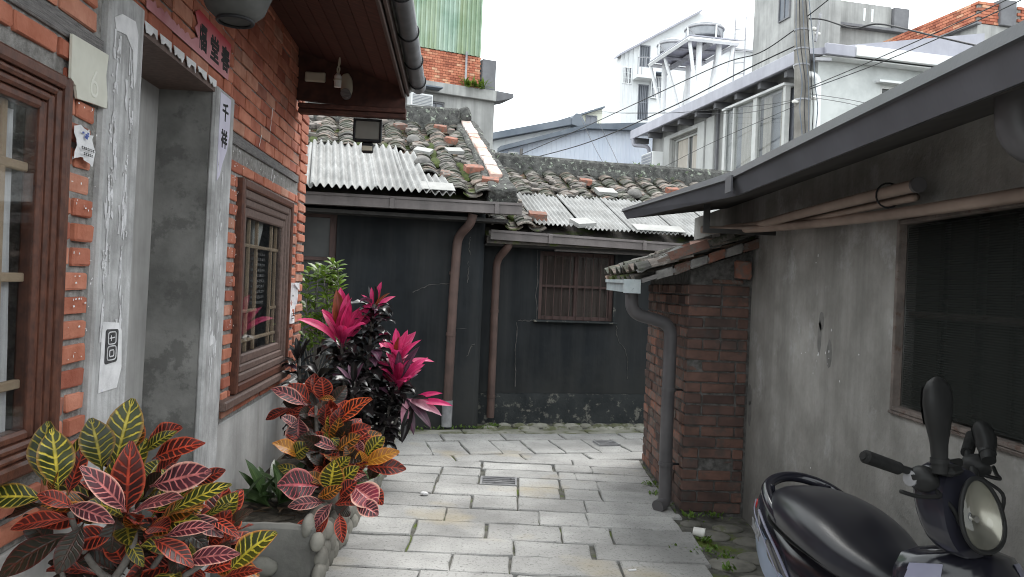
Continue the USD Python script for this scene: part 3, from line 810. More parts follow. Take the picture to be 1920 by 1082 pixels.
# roof body, ridge, verge
v, f = plate([(8.0, 2.36), (10.75, 3.6), (12.4, 2.86), (12.4, 2.7), (10.75, 3.45), (8.0, 2.28)], -2.2, 1.84, lambda q: HW(q[:, [1, 0, 2]]))
MB().add(v, f).put("roof_deck", "roof_pan", h1)
colsA = [(-0.395 + 0.275 * k, 9.3 if k < 5 else 8.02, 10.6) for k in range(-2, 8)]
colsA[7] = (colsA[7][0], 8.5, 10.6)
tiles(h1, [(a + 0.137, n0, n1) for a, n0, n1 in colsA[:-1]], PA, "pan_tile", "roof_pan", 0.1, 0.2, 0.04, True, lift=0.045)
tiles(h1, colsA, PA, "cover_tile", "roof_tile", 0.066, 0.21, 0.045, False, lift=0.05)
for k, (a0, a1, n0, n1, lf, sk) in enumerate([(-0.95, -0.19, 7.9, 9.3, 0.085, -0.01), (-0.22, 0.42, 7.89, 9.38, 0.1, -0.03), (0.4, 0.72, 7.9, 9.36, 0.112, -0.03), (0.7, 0.98, 7.92, 9.2, 0.1, -0.06), (0.94, 1.2, 7.93, 8.5, 0.085, -0.05)]):
    corrugated(h1, a0, a1, n0, n1, PA, lf, sk, name="corrugated_sheet")
MB().box((0.86, 7.9, 0.0), (1.2, 8.12, 0.008), lambda q: HW(np.column_stack([q[:, 0], q[:, 1], 2.44 + 0.45 * (q[:, 1] - 8.1) + 0.12 + q[:, 2]])), ch=0.002).put("flashing_sheet", "flat_sheet", h1)
v = chbox((-2.2, -0.2, -0.2), (1.62, 0.14, 0.26), 0.03)
m = trimesh.Trimesh(*v).subdivide().subdivide().subdivide()
p = np.asarray(m.vertices)
p = p + (meshkit.fbm(p * 7, 4)[:, None] - 0.5) * [0.02, 0.09, 0.09]
MB().add(HW(p + [0, 10.72, 3.62]), m.faces).put("ridge", "ridge_lichen", h1, smooth=50)
v = chbox((-0.15, 0.0, -0.05), (0.15, 3.0, 0.14), 0.02)
m = trimesh.Trimesh(*v).subdivide().subdivide().subdivide().subdivide()
p = np.asarray(m.vertices)
p = p + (meshkit.fbm(p * 8 + 3, 4)[:, None] - 0.5) * [0.09, 0.04, 0.08]
TA = roof_frame(1.72, 8.05, 2.44 - 0.45 * 0.05, 0.45)
MB().add(TA(p), m.faces).put("verge", "ridge_lichen", h1, smooth=50)
for k in range(14):
    s0 = 0.42 + k * 0.175
    MB().box((-0.075, s0, 0.1), (0.055, s0 + 0.166, 0.17 + rng.normal(0, 0.004)), TA, ch=0.006, jit=0.003).put("coping_brick", "coping_brick", h1)
MB().add(*rock(0.1, 0.12, 0.14, 3, lambda q: TA(q + [-0.02, 2.95, 0.2]))).put("verge_end_stone", "ridge_lichen", h1, smooth=True)


def box_gutter(parent, T, a0, a1, n0, n1, z0a, z0b, h, mat, name="gutter"):
    b = MB()
    def bar(n_lo, n_hi, dz0, dz1):
        v, f = chbox((a0, n_lo, 0), (a1, n_hi, 1), 0.0)
        base = z0a + (z0b - z0a) * (v[:, 0] - a0) / (a1 - a0)
        v[:, 2] = base + dz0 + v[:, 2] * (dz1 - dz0)
        b.add(T(v), f)
    bar(n0, n0 + 0.006, 0, h)
    bar(n1 - 0.006, n1, 0, h)
    bar(n0 + 0.006, n1 - 0.006, 0, 0.006)
    bar(n0 - 0.012, n0, h - 0.022, h + 0.003)
    v, f = chbox((a1, n0, 0), (a1 + 0.004, n1, 1))
    v[:, 2] = z0b + v[:, 2] * h
    b.add(T(v), f)
    return b.put(name, mat, parent)


box_gutter(h1, HW, -1.6, 1.91, 7.96, 8.08, 2.25, 2.28, 0.115, "gutter_brown")
MB().box((-2.2, 8.09, 2.2), (1.8, 8.365, 2.235), HW).put("eave_board", "dark_board", h1)


def downpipe(parent, path, r, mat, T, bands, foot=None):
    g = MB().tube(bendpath(path, 0.09, 7), r, 12, T).put("downpipe", mat, parent, smooth=40)
    g = str(g.GetPath())
    for (p, z) in bands:
        MB().tube([(p[0], p[1], z - 0.016), (p[0], p[1], z + 0.016)], r + 0.006, 12, T).put("pipe_collar", mat, g, smooth=40)
    if foot:
        MB().tube([(foot[0], foot[1], 0.02), (foot[0], foot[1], 0.3)], r + 0.009, 12, T, caps=False).put("pipe_foot", "metal_grey", g, smooth=40)


downpipe(h1, [(1.42, 8.08, 2.27), (1.4, 8.1, 2.17), (1.3, 8.28, 2.03), (1.28, 8.3, 1.4), (1.262, 8.3, 0.03)], 0.048, "pipe_brown", HW, [((1.283, 8.3), 1.65), ((1.272, 8.3), 1.0)], (1.263, 8.3))

# ================================================================== second dark house, set back, with the barred window
PB = (8.45, 2.13, 0.42)
h2 = thing("dark_house", "black painted house with reddish barred window and lower corrugated roof, left of the brick shed", "house")
hole = Polygon([(2.33, 1.165), (3.235, 1.165), (3.235, 1.95), (2.33, 1.95)])
v, f = plate(Polygon([(1.625, 0.322), (6.0, 0.322), (6.0, 2.2), (1.625, 2.2)]).difference(hole), 8.72, 8.9, HW)
MB().add(v, f).put("wall", "black_paint", h2)
MB().box((1.625, 8.695, -0.05), (6.0, 8.9, 0.32), HW, ch=0.01).put("plinth", "black_paint_peeling", h2)
MB().box((1.625, 8.9, -0.05), (6.0, 12.2, 2.1), HW).put("house_body", "black_paint", h2)
w = thing_part(h2, "window")
for lo, hi in (((2.33, 1.165), (2.375, 1.95)), ((3.19, 1.165), (3.235, 1.95)), ((2.375, 1.165), (3.19, 1.21)), ((2.375, 1.905), (3.19, 1.95)), ((2.76, 1.21), (2.8, 1.905)), ((2.375, 1.54), (2.76, 1.57)), ((2.8, 1.54), (3.19, 1.57))):
    MB().box((lo[0], 8.75, lo[1]), (hi[0], 8.8, hi[1]), HW, ch=0.004).put("frame", "dark_window_wood", w)
for k in range(9):
    a = 2.42 + k * 0.093
    MB().tube([(a, 8.738, 1.17), (a, 8.738, 1.95)], 0.0065, 6, HW).put("window_bar", "dark_window_wood", w)
MB().box((2.375, 8.785, 1.21), (3.19, 8.789, 1.905), HW).put("pane", "window_glass", w)
MB().box((2.36, 8.80, 1.2), (3.2, 8.81, 1.92), HW).put("inner_board", "brown_curtain", w)
MB().box((2.27, 8.66, 1.14), (3.26, 8.735, 1.164), HW, ch=0.005).put("window_sill", "black_paint_peeling", h2)
MB().box((3.236, 8.712, 1.17), (3.262, 8.722, 1.95), HW, jit=0.002).put("window_reveal", "black_paint_peeling", h2)
MB().box((2.43, 8.48, 1.945), (3.6, 8.51, 2.02), HW, ch=0.004).put("eave_plank", "timber_grey", h2)
v, f = plate([(8.35, 2.06), (10.85, 3.11), (12.4, 2.46), (12.4, 2.3), (10.85, 2.98), (8.35, 1.99)], 1.63, 6.0, lambda q: HW(q[:, [1, 0, 2]]))
MB().add(v, f).put("roof_deck", "roof_pan", h2)
colsB = [(1.8 + 0.275 * k, 9.5 if k > 1 else 8.42, 10.7) for k in range(15)]
tiles(h2, [(a + 0.137, n0, n1) for a, n0, n1 in colsB], PB, "pan_tile", "roof_pan", 0.11, 0.2, 0.04, True, lift=0.045)
tiles(h2, colsB, PB, "cover_tile", "roof_tile", 0.072, 0.21, 0.045, False, lift=0.05)
for a0, a1, n0, n1 in [(2.2, 2.72, 8.5, 9.58), (2.75, 3.28, 8.42, 9.6), (3.31, 3.86, 8.4, 9.56), (3.9, 4.45, 8.4, 9.56), (4.49, 5.05, 8.4, 9.56)]:
    corrugated(h2, a0, a1, n0, n1, PB, 0.1 + rng.uniform(-0.006, 0.006), -0.02, wl=0.052, amp=0.013)
MB().box((3.35, 8.36, 0.0), (3.95, 8.55, 0.008), lambda q: HW(np.column_stack([q[:, 0], q[:, 1], 2.13 + 0.42 * (q[:, 1] - 8.45) + 0.13 + q[:, 2]])), ch=0.002).put("flashing_sheet", "flat_sheet", h2)
v = chbox((1.75, -0.22, -0.2), (6.0, 0.16, 0.2), 0.04)
m = trimesh.Trimesh(*v).subdivide().subdivide().subdivide()
p = np.asarray(m.vertices)
p = p + (meshkit.fbm(p * 7 + 9, 4)[:, None] - 0.5) * [0.02, 0.1, 0.1]
MB().add(HW(p + [0, 10.82, 3.15]), m.faces).put("ridge", "ridge_lichen", h2, smooth=50)
box_gutter(h2, HW, 1.66, 4.6, 8.3, 8.42, 2.03, 1.98, 0.1, "gutter_brown")
MB().box((1.63, 8.43, 1.97), (6.0, 8.715, 1.995), HW).put("eave_board", "dark_board", h2)
downpipe(h2, [(1.9, 8.4, 2.02), (1.88, 8.42, 1.96), (1.8, 8.6, 1.82), (1.8, 8.62, 1.2), (1.8, 8.62, 0.06)], 0.043, "pipe_brown", HW, [((1.8, 8.62), 1.25), ((1.8, 8.62), 0.3)])
for hh, T_a, n_, zf in ((h1, (0.55, 1.62), 7.946, lambda a: 2.25 + 0.03 * (a + 1.6) / 3.5), (h2, (2.3, 3.4), 8.288, lambda a: 2.03 - 0.05 * (a - 1.66) / 2.94)):
    for a in T_a:
        MB().box((a, n_ - 0.004, zf(a) - 0.004), (a + 0.045, n_ + 0.011, zf(a) + 0.1), HW, ch=0.002).put("gutter_joint", "gutter_brown", hh)
# bricks and stones lying on the two roofs
for (a, n, pl, kind, s, lab) in [
    (0.95, 8.78, PA, "rock", 0.09, "dark chunk of stone lying on the corrugated sheet's upper right corner"),
    (1.5, 8.62, PA, "brick", 0.1, "whole orange brick lying flat on the tiles above the gutter end, beside the coping"),
    (1.62, 8.25, PA, "brick", 0.09, "red brick lowest on the dark house roof, near the gutter"),
    (0.92, 9.65, PA, "rock", 0.085, "round grey stone in the middle of the tiled roof right of the floodlight"),
    (0.8, 10.2, PA, "brick_d", 0.08, "weathered dark brick high on the tiles right of the floodlight"),
    (1.33, 10.3, PA, "brick", 0.08, "bright orange brick highest on the tiled roof below the ridge"),
    (1.4, 9.75, PA, "brick", 0.075, "short red brick on the tiles halfway up beside the coping"),
    (1.0, 9.2, PA, "slab", 0.1, "pale flat slab on the tiles just above the corrugated sheets"),
    (1.38, 9.3, PA, "slab", 0.1, "pale flat slab on the tiles nearest the brick coping"),
    (2.25, 8.62, PB, "brick_d", 0.1, "dark brick on the tiles at the left end of the lower roof gutter"),
    (2.1, 10.2, PB, "rock", 0.09, "dark stone at the left end of the lower tiled roof"),
    (3.3, 10.15, PB, "brick", 0.08, "orange brick on the lower tiled roof left of its middle"),
    (3.45, 9.75, PB, "slab", 0.13, "large pale broken slab on the lower tiled roof"),
    (3.85, 9.75, PB, "rock", 0.1, "pinkish broken stone in the middle of the lower tiled roof"),
    (4.5, 10.0, PB, "brick", 0.09, "tilted red brick on the lower tiled roof near the grey eave"),
    (2.75, 8.5, PB, "slab", 0.12, "pinkish broken tile lying at the foot of the first lower corrugated sheet")]:
    n0, z0, s_ = pl
    T = roof_frame(a, n, z0 + s_ * (n - n0) + 0.13, s_)
    r = rng.uniform(-0.5, 0.5)
    R = lambda q: T(np.asarray(q) @ np.array([[math.cos(r), math.sin(r), 0], [-math.sin(r), math.cos(r), 0], [0, 0, 1]]))
    if kind == "rock":
        v, f = rock(s, s * 0.9, s * 0.65, int(a * 100), R)
        MB().add(v, f).put("roof_stone", "roof_rock", smooth=True, label=lab, cat="stone")
    else:
        d = {"brick": (s, s * 0.6, s * 0.45), "brick_d": (s, s * 0.6, s * 0.45), "slab": (s, s * 0.8, s * 0.2)}[kind]
        v, f = rock(*d, int(a * 100), R, boxy=1)
        MB().add(v, f).put("loose_brick" if kind != "slab" else "loose_slab", {"brick": "brick_roof", "brick_d": "brick_dull", "slab": "flat_sheet"}[kind], smooth=30, label=lab, cat="brick" if kind != "slab" else "slab")

b = MB()
rd = np.random.default_rng(71)
for i in range(110):
    pl = PA if i < 45 else PB
    a, n = (rd.uniform(-0.4, 1.55), rd.uniform(9.4, 10.5)) if i < 30 else (rd.uniform(1.15, 1.6), rd.uniform(8.1, 9.4)) if i < 45 else (rd.uniform(1.9, 5.4), rd.uniform(9.6, 10.6))
    if i > 95:
        a, n = rd.uniform(1.7, 2.2), rd.uniform(8.5, 9.3)
    T = roof_frame(a, n, pl[1] + pl[2] * (n - pl[0]) + 0.11, pl[2])
    r_a = rd.uniform(0, 3.1)
    RT = np.array([[math.cos(r_a), math.sin(r_a), 0], [-math.sin(r_a), math.cos(r_a), 0], [0, 0, 1]])
    b.add(*rock(rd.uniform(0.03, 0.075), rd.uniform(0.025, 0.05), rd.uniform(0.008, 0.03), i, lambda q: T(q @ RT), boxy=1))
b.put("broken_tiles", "roof_rubble", smooth=30, label="broken tile pieces and rubble scattered over both old tiled roofs", cat="rubble", kind="stuff")
# pale scratches and cracks in the black paint
b = MB()
for T_, pts in [(8.368, [(0.85, 1.42), (1.0, 1.5), (1.15, 1.53), (1.3, 1.545)]), (8.368, [(1.45, 2.05), (1.44, 1.95), (1.455, 1.85)]), (8.368, [(1.44, 1.78), (1.445, 1.68), (1.435, 1.55)]), (8.368, [(1.3, 1.06), (1.45, 1.055)]), (8.368, [(1.46, 0.75), (1.5, 0.86), (1.54, 0.9)]),
                (8.718, [(3.28, 1.12), (3.3, 0.98), (3.4, 0.84), (3.44, 0.7), (3.45, 0.5)]), (8.718, [(2.1, 1.14), (2.2, 1.15), (2.33, 1.152)]), (8.718, [(2.09, 1.12), (2.085, 0.8), (2.1, 0.4)]), (8.718, [(2.3, 1.95), (2.305, 1.5), (2.31, 1.17)])]:
    pts = [(a + rng.normal(0, 0.006), T_, z + rng.normal(0, 0.006)) for a, z in smoothpath([(*p, 0.0) for p in pts], 5)[:, :2]]
    b.tube(pts, np.abs(rng.normal(0.0025, 0.0015, len(pts))) + 0.0008, 4, HW)
b.put("wall_scratches", "black_paint_scratch", kind="stuff", label="pale thin cracks and scratches in the black house walls", cat="scratches")
# ================================================================== brick shed
shed = thing("brick_shed", "low dark red brick shed with small tiled roof beside the grey right wall", "shed")
XW = frame((0, 0, 0), (1, 0, 0), (0, 1, 0), (0, 0, 1))
SW = lambda q: np.column_stack([1.247 + 0.0 * q[:, 0] - q[:, 1], q[:, 0], q[:, 2]])   # left face: (Y, out, z)
FW = lambda q: np.column_stack([q[:, 0], 5.542 - q[:, 1], q[:, 2]])                 # front face: (X, out, z)
top = lambda x: 1.60 + 0.36 * (x - 1.24)
cs = 0.0765
for k in range(21):
    z = 0.0 + k * cs
    x = 1.24 - (0.12 if k % 2 else 0.0)
    while x < 1.66:
        x2 = x + 0.235 * (0.52 if rng.random() < 0.2 else 1)
        a, b_ = max(x, 1.24), min(x2, 1.672)
        if b_ - a > 0.04:
            MB().box((a + 0.005, -0.04, z + 0.006), (b_ - 0.005, rng.normal(0.004, 0.003), z + cs - 0.006), FW, ch=0.006, jit=0.0018).put("brick", "brick_dark", shed)
        x = x2
    y = 5.55 - (0.12 if k % 2 else 0)
    while y < 7.17:
        y2 = y + 0.235 * (0.52 if rng.random() < 0.25 else 1)
        a, b_ = max(y, 5.55), min(y2, 7.18)
        if b_ - a > 0.04:
            MB().box((a + 0.005, -0.04, z + 0.006), (b_ - 0.005, rng.normal(0.004, 0.004), z + cs - 0.006), SW, ch=0.006, jit=0.0018).put("brick", "brick_dull" if rng.random() < 0.55 else "brick_dark", shed)
        y = y2
for k, z in enumerate((1.612, 1.69, 1.77)):   # stepped brick gable under the tiles
    x = 1.26 + 0.14 + 0.2 * k
    while x < 1.66:
        x2 = min(x + 0.225, 1.672)
        if x2 - x > 0.05:
            MB().box((x + 0.005, -0.04, z + 0.004), (x2 - 0.005, 0.006 + rng.normal(0, 0.004), min(z + cs - 0.006, top(x) - 0.012)), FW, ch=0.006, jit=0.0018).put("brick", "brick_dull", shed)
        x = x2
MB().box((1.252, 5.547, -0.05), (1.684, 7.175, 1.6), XW).put("wall", "mortar_dark", shed)
MB().add(*plate([(1.252, 1.601), (1.684, 1.601), (1.684, 1.86), (1.252, 1.705)], 0.0, 1.6, lambda q: np.column_stack([q[:, 0], 5.552 + q[:, 1], q[:, 2]]))).put("gable_wall", "mortar_dark", shed)
sl = 0.37
kk = math.hypot(1, sl)


def ST(x, y, lift=0.0):
    """Shed roof frame: local x along the eave (away), y up the slope (to the right), z out."""
    o = np.array([x, y, 1.64 + sl * (x - 0.9) + lift])
    R = np.array([[0, -1, 0], [1 / kk, 0, sl / kk], [-sl / kk, 0, 1 / kk]])
    return lambda q: np.asarray(q, float).reshape(-1, 3) @ R + o


v, f = trimesh.convex.convex_hull(np.array([[x, y, 1.6 + sl * (x - 0.9) + d] for x in (0.9, 1.684) for y in (5.43, 7.3) for d in (0.0, 0.03)])).vertices, trimesh.convex.convex_hull(np.array([[x, y, 1.6 + sl * (x - 0.9) + d] for x in (0.9, 1.684) for y in (5.43, 7.3) for d in (0.0, 0.03)])).faces
MB().add(v, f).put("roof_deck", "timber_grey", shed)
for c, y in enumerate(np.arange(5.5, 7.3, 0.235)):
    for concave in (True, False):
        yy = y + (0.117 if concave else 0.0)
        x = 0.86
        while x < 1.64:
            jl = abs(rng.normal(0, 0.008))
            lift = rng.normal(0.0, 0.006)
            v, f = arc_tile(lambda q, x=x, yy=yy, jl=jl: ST(x + rng.normal(0, 0.006), yy, (0.0 if concave else 0.028) + jl)(q), 0.19, 0.045, 0.19, 0.014, concave=concave)
            MB().add(v, f).put("pan_tile" if concave else "cover_tile", "roof_pan" if concave else "roof_tile", shed)
            x += 0.1
# slabs heaped along the front edge
for (x, y, lx, ly, lz, rz, ry, mt) in [(1.02, 5.5, 0.17, 0.055, 0.012, 0.1, -0.55, "flat_sheet"), (1.13, 5.47, 0.15, 0.05, 0.013, 0.05, -0.42, "roof_tile"), (1.2, 5.46, 0.14, 0.06, 0.03, 0.0, -0.36, "brick_dull"), (1.33, 5.5, 0.08, 0.06, 0.035, 0.4, -0.2, "coping_brick"),
                                       (1.42, 5.46, 0.1, 0.06, 0.02, -0.2, -0.36, "roof_tile"), (1.5, 5.52, 0.09, 0.06, 0.04, 0.2, -0.3, "roof_rock"), (1.56, 5.48, 0.1, 0.06, 0.022, 0.1, -0.36, "roof_tile"), (1.6, 5.56, 0.07, 0.05, 0.05, 0.1, -0.3, "ridge_lichen"), (1.06, 5.62, 0.19, 0.06, 0.013, 0.25, -0.5, "roof_tile"), (1.16, 5.56, 0.17, 0.055, 0.014, -0.15, -0.46, "asbestos_sheet"), (1.28, 5.58, 0.1, 0.07, 0.03, 0.6, -0.3, "brick_roof"), (1.38, 5.6, 0.1, 0.06, 0.03, 0.3, -0.25, "roof_rock"), (0.98, 5.55, 0.1, 0.06, 0.012, -0.2, -0.3, "roof_tile")]:
    v, f = rock(lx, ly, lz, int(x * 100), lambda q: q, boxy=1)
    R = trimesh.transformations.euler_matrix(0, ry, rz)[:3, :3]
    MB().add(v @ R.T + [x, y, 1.64 + sl * (x - 0.9) + 0.085], f).put("verge_tile", mt, shed, smooth=30)
for k in range(6):
    x = 0.99 + k * 0.118
    v, f = chbox((x, 5.425, 1.585 + sl * (x - 0.9)), (x + 0.112, 5.5, 1.65 + sl * (x - 0.9)), 0.005)
    v[:, 2] += sl * (v[:, 0] - x)
    MB().add(v + rng.normal(0, 0.003, v.shape), f).put("verge_brick", "brick_dull" if k % 2 else "roof_rock", shed)
MB().box((1.55, 5.49, 1.66), (1.66, 5.535, 1.78), XW, ch=0.006, jit=0.004).put("loose_verge_brick", "brick_dull", shed)
GT = lambda q: np.column_stack([q[:, 1], 6.6 - q[:, 0], q[:, 2]])
pm("shed_gutter_blue", (0.3, 0.34, 0.355), (0.42, 0.46, 0.47), scale=9, rough=0.45, bump=0.1, spots=((0.15, 0.16, 0.17), 30, 0.6, 0.7))
box_gutter(shed, GT, 0.0, 1.1, 0.79, 0.89, 1.54, 1.53, 0.085, "shed_gutter_blue")
MB().box((0.775, 5.493, 1.525), (0.895, 5.497, 1.622), XW).put("gutter_end_cap", "shed_gutter_blue", shed)
g = str(MB().tube(bendpath([(0.85, 5.6, 1.54), (0.855, 5.6, 1.385), (1.14, 5.61, 1.315), (1.142, 5.62, 0.5), (1.15, 5.62, 0.045), (1.085, 5.55, 0.03)], 0.085, 8), 0.046, 14).put("downpipe", "pipe_dark", shed, smooth=40).GetPath())
for z in (0.85, 0.32):
    MB().tube([(1.145, 5.62, z - 0.012), (1.145, 5.62, z + 0.012)], 0.052, 14).put("pipe_collar", "pipe_dark", g, smooth=40)
    MB().tube([(1.17, 5.62, z), (1.25, 5.63, z)], 0.008, 6).put("pipe_hook", "black_plastic", g)

# ================================================================== grey rendered house on the right with the low eave
rh = thing("rendered_house", "stained grey rendered house with low dark metal eave and screened window on the right", "house")
RW = lambda q: np.column_stack([1.685 - q[:, 1], q[:, 0], q[:, 2]])   # (Y, out, z)
hole = Polygon([(1.3, 1.07), (3.46, 1.07), (3.46, 1.9), (1.3, 1.9)])
wall = Polygon([(0.2, -0.05), (7.4, -0.05), (7.4, 2.24), (0.2, 2.24)]).difference(hole)
m = trimesh.creation.extrude_polygon(wall, 0.2, engine="earcut")
q = np.asarray(m.vertices)
q = np.column_stack([q[:, 0], q[:, 2] - 0.2, q[:, 1]])
MB().add(RW(q), m.faces).put("wall", "grey_render", rh)
MB().box((1.9, 0.2, -0.05), (5.5, 7.4, 2.2), XW).put("house_body", "grey_render", rh)
w = thing_part(rh, "window")
for lo, hi in (((3.44, 1.07), (3.46, 1.9)), ((1.3, 1.07), (3.44, 1.09)), ((1.3, 1.88), (3.44, 1.9)), ((1.3, 1.09), (1.32, 1.88))):
    MB().box((lo[0], -0.03, lo[1]), (hi[0], 0.012, hi[1]), RW, ch=0.004).put("frame", "rust_frame", w)
MB().box((1.34, -0.055, 1.48), (3.42, -0.035, 1.505), RW, ch=0.003).put("rail", "rust_frame", w)
for k in range(9):
    y0 = 1.36 + k * 0.235
    MB().box((y0, -0.085, 1.1), (y0 + 0.15 + 0.02 * (k % 3), -0.068, 1.87), RW, ch=0.004).put("slat", "dark_window_slat", w) if "dark_window_slat" in M else None
MB().box((1.34, -0.026, 1.1), (3.42, -0.0235, 1.87), RW).put("insect_screen", "insect_screen", w)
MB().box((1.3, 0.002, 1.055), (3.47, 0.014, 1.069), RW, ch=0.004, jit=0.002).put("window_sill", "rust_frame", rh)
# eave: metal fascia with a bead, soffit and roof; bends outwards beyond the joint
line = [(1.2, 0.2), (1.2, 4.42), (0.86, 6.3)]
hs = [(2.1, 2.185, 2.23), (2.098, 2.185, 2.23), (2.11, 2.165, 2.19)]


def eave_strip(i, j, name="fascia"):
    b = MB()
    R = []
    for k in (i, j):
        (x, y), (z0, z1, z2) = line[k], hs[k]
        R.append([[x + 0.035, y, z0], [x, y, z1], [x - 0.014, y, z1 + 0.004], [x - 0.006, y, z2], [x + 0.03, y, z2 + 0.006], [x + 0.05, y, z2], [x + 0.06, y, z0 + 0.006]])
    v, f = loft(R)
    return b.add(v, f).put(name, "eave_grey", rh)


eave_strip(0, 1)
eave_strip(1, 2)
MB().box((1.176, 4.33, 2.11), (1.186, 4.45, 2.2), XW).put("fascia_joint", "eave_grey", rh)
sv = np.array([[1.235, 0.2, 2.1], [1.235, 4.42, 2.1], [0.9, 6.28, 2.112], [1.684, 0.2, 2.225], [1.684, 4.42, 2.225], [1.684, 6.28, 2.225]])
sf = np.array([[0, 1, 4], [0, 4, 3], [1, 2, 5], [1, 5, 4]])
MB().add(np.vstack([sv, sv + [0, 0, 0.012]]), np.vstack([sf, sf[:, ::-1] + 6])).put("soffit", "eave_soffit", rh)
rv = np.array([[1.25, 0.2, 2.225], [1.25, 4.42, 2.225], [0.9, 6.3, 2.19], [4.5, 0.2, 3.35], [4.5, 6.3, 3.35], [4.5, 7.5, 3.35], [1.6, 7.5, 2.4]])
rf = np.array([[0, 3, 4], [0, 4, 1], [1, 4, 2], [2, 4, 5], [2, 5, 6]])
MB().add(np.vstack([rv, rv - [0, 0, 0.02]]), np.vstack([rf[:, ::-1], rf + 7])).put("roof", "eave_grey", rh)
MB().box((1.215, 5.08, 1.935), (1.255, 5.1, 2.125), XW).box((1.255, 5.085, 1.935), (1.684, 5.1, 1.965), XW).put("eave_bracket", "dark_board", rh)
MB().tube(smoothpath([(1.62, 0.2, 1.87), (1.61, 2.0, 1.895), (1.61, 3.2, 1.912), (1.6, 4.3, 1.945), (1.55, 4.9, 1.965), (1.4, 5.25, 1.972), (1.27, 5.36, 1.975)], 8), 0.025, 12).put("wall_pipe", "pipe_pinkish", rh, smooth=True)
wp = str(MB().tube(smoothpath([(1.55, 3.05, 1.998), (1.55, 3.6, 2.0), (1.55, 4.4, 1.998), (1.54, 5.0, 1.99), (1.42, 5.3, 1.985)], 8), 0.026, 12).put("wall_pipe", "pipe_pinkish", rh, smooth=40).GetPath())
MB().tube([(1.55, 3.06, 1.998), (1.55, 3.04, 1.998)], 0.031, 14).put("pipe_cap", "pipe_dark", wp, smooth=40)
MB().tube(smoothpath([(1.595, 3.15, 1.965), (1.6, 3.8, 1.968), (1.6, 4.6, 1.972), (1.5, 5.2, 1.975)], 6), 0.017, 10).put("wall_pipe", "pipe_pinkish", rh, smooth=True)
MB().tube([(1.57 + 0.052 * math.cos(t), 3.33, 1.99 + 0.052 * math.sin(t)) for t in np.linspace(0, 2 * math.pi, 18)], 0.004, 5).put("pipe_strap", "black_plastic", wp)
MB().tube(bendpath([(1.36, 2.16, 2.15), (1.36, 2.16, 1.995), (1.52, 2.04, 1.93), (1.7, 1.9, 1.86)], 0.09, 8), 0.055, 16).put("gutter_outlet", "pipe_dark", rh, smooth=40)
# marks on the grey wall
b = MB()
for k in range(18):
    y0, z0 = rng.normal(4.3, 0.25), rng.normal(1.22, 0.09)
    if k > 13:
        y0, z0 = rng.uniform(3.6, 5.4), rng.uniform(0.2, 1.9)
    w_, h_ = rng.uniform(0.003, 0.010), rng.uniform(0.003, 0.018)
    b.add(*plate([(y0, z0), (y0 + w_, z0 + h_ * 0.2), (y0 + w_ * 0.7, z0 + h_), (y0 - w_ * 0.3, z0 + h_ * 0.8)], 0.0008, 0.0016, RW))
b.put("wall_scuffs", "paper_worn", kind="stuff", label="small white scuffs and paper remains on the grey right wall", cat="scuffs")
b = MB()
for y0, z0, ry, rz in ((4.28, 1.42, 0.035, 0.05), (4.3, 1.33, 0.028, 0.09), (4.16, 1.25, 0.035, 0.075), (5.5, 0.85, 0.05, 0.07), (5.48, 0.72, 0.035, 0.09)):
    th = np.linspace(0, 2 * math.pi, 22)[:-1]
    b.add(*plate([(y0 + ry * math.cos(a) * (1 + 0.06 * rng.normal()), z0 + rz * math.sin(a) * (1 + 0.05 * rng.normal())) for a in th], 0.0004, 0.0007, RW)) if True else None
b.put("wall_stains", "wall_stain", kind="stuff", label="dark rubbed patches on the grey right wall", cat="stains")
# house number tag
MB().box((5.56, 0.001, 1.5), (5.6, 0.004, 1.56), RW).put("number_tag", "tag_blue", smooth=False, label="tiny blue tag stuck on the grey wall beside the brick shed", cat="tag") if "tag_blue" in M else None
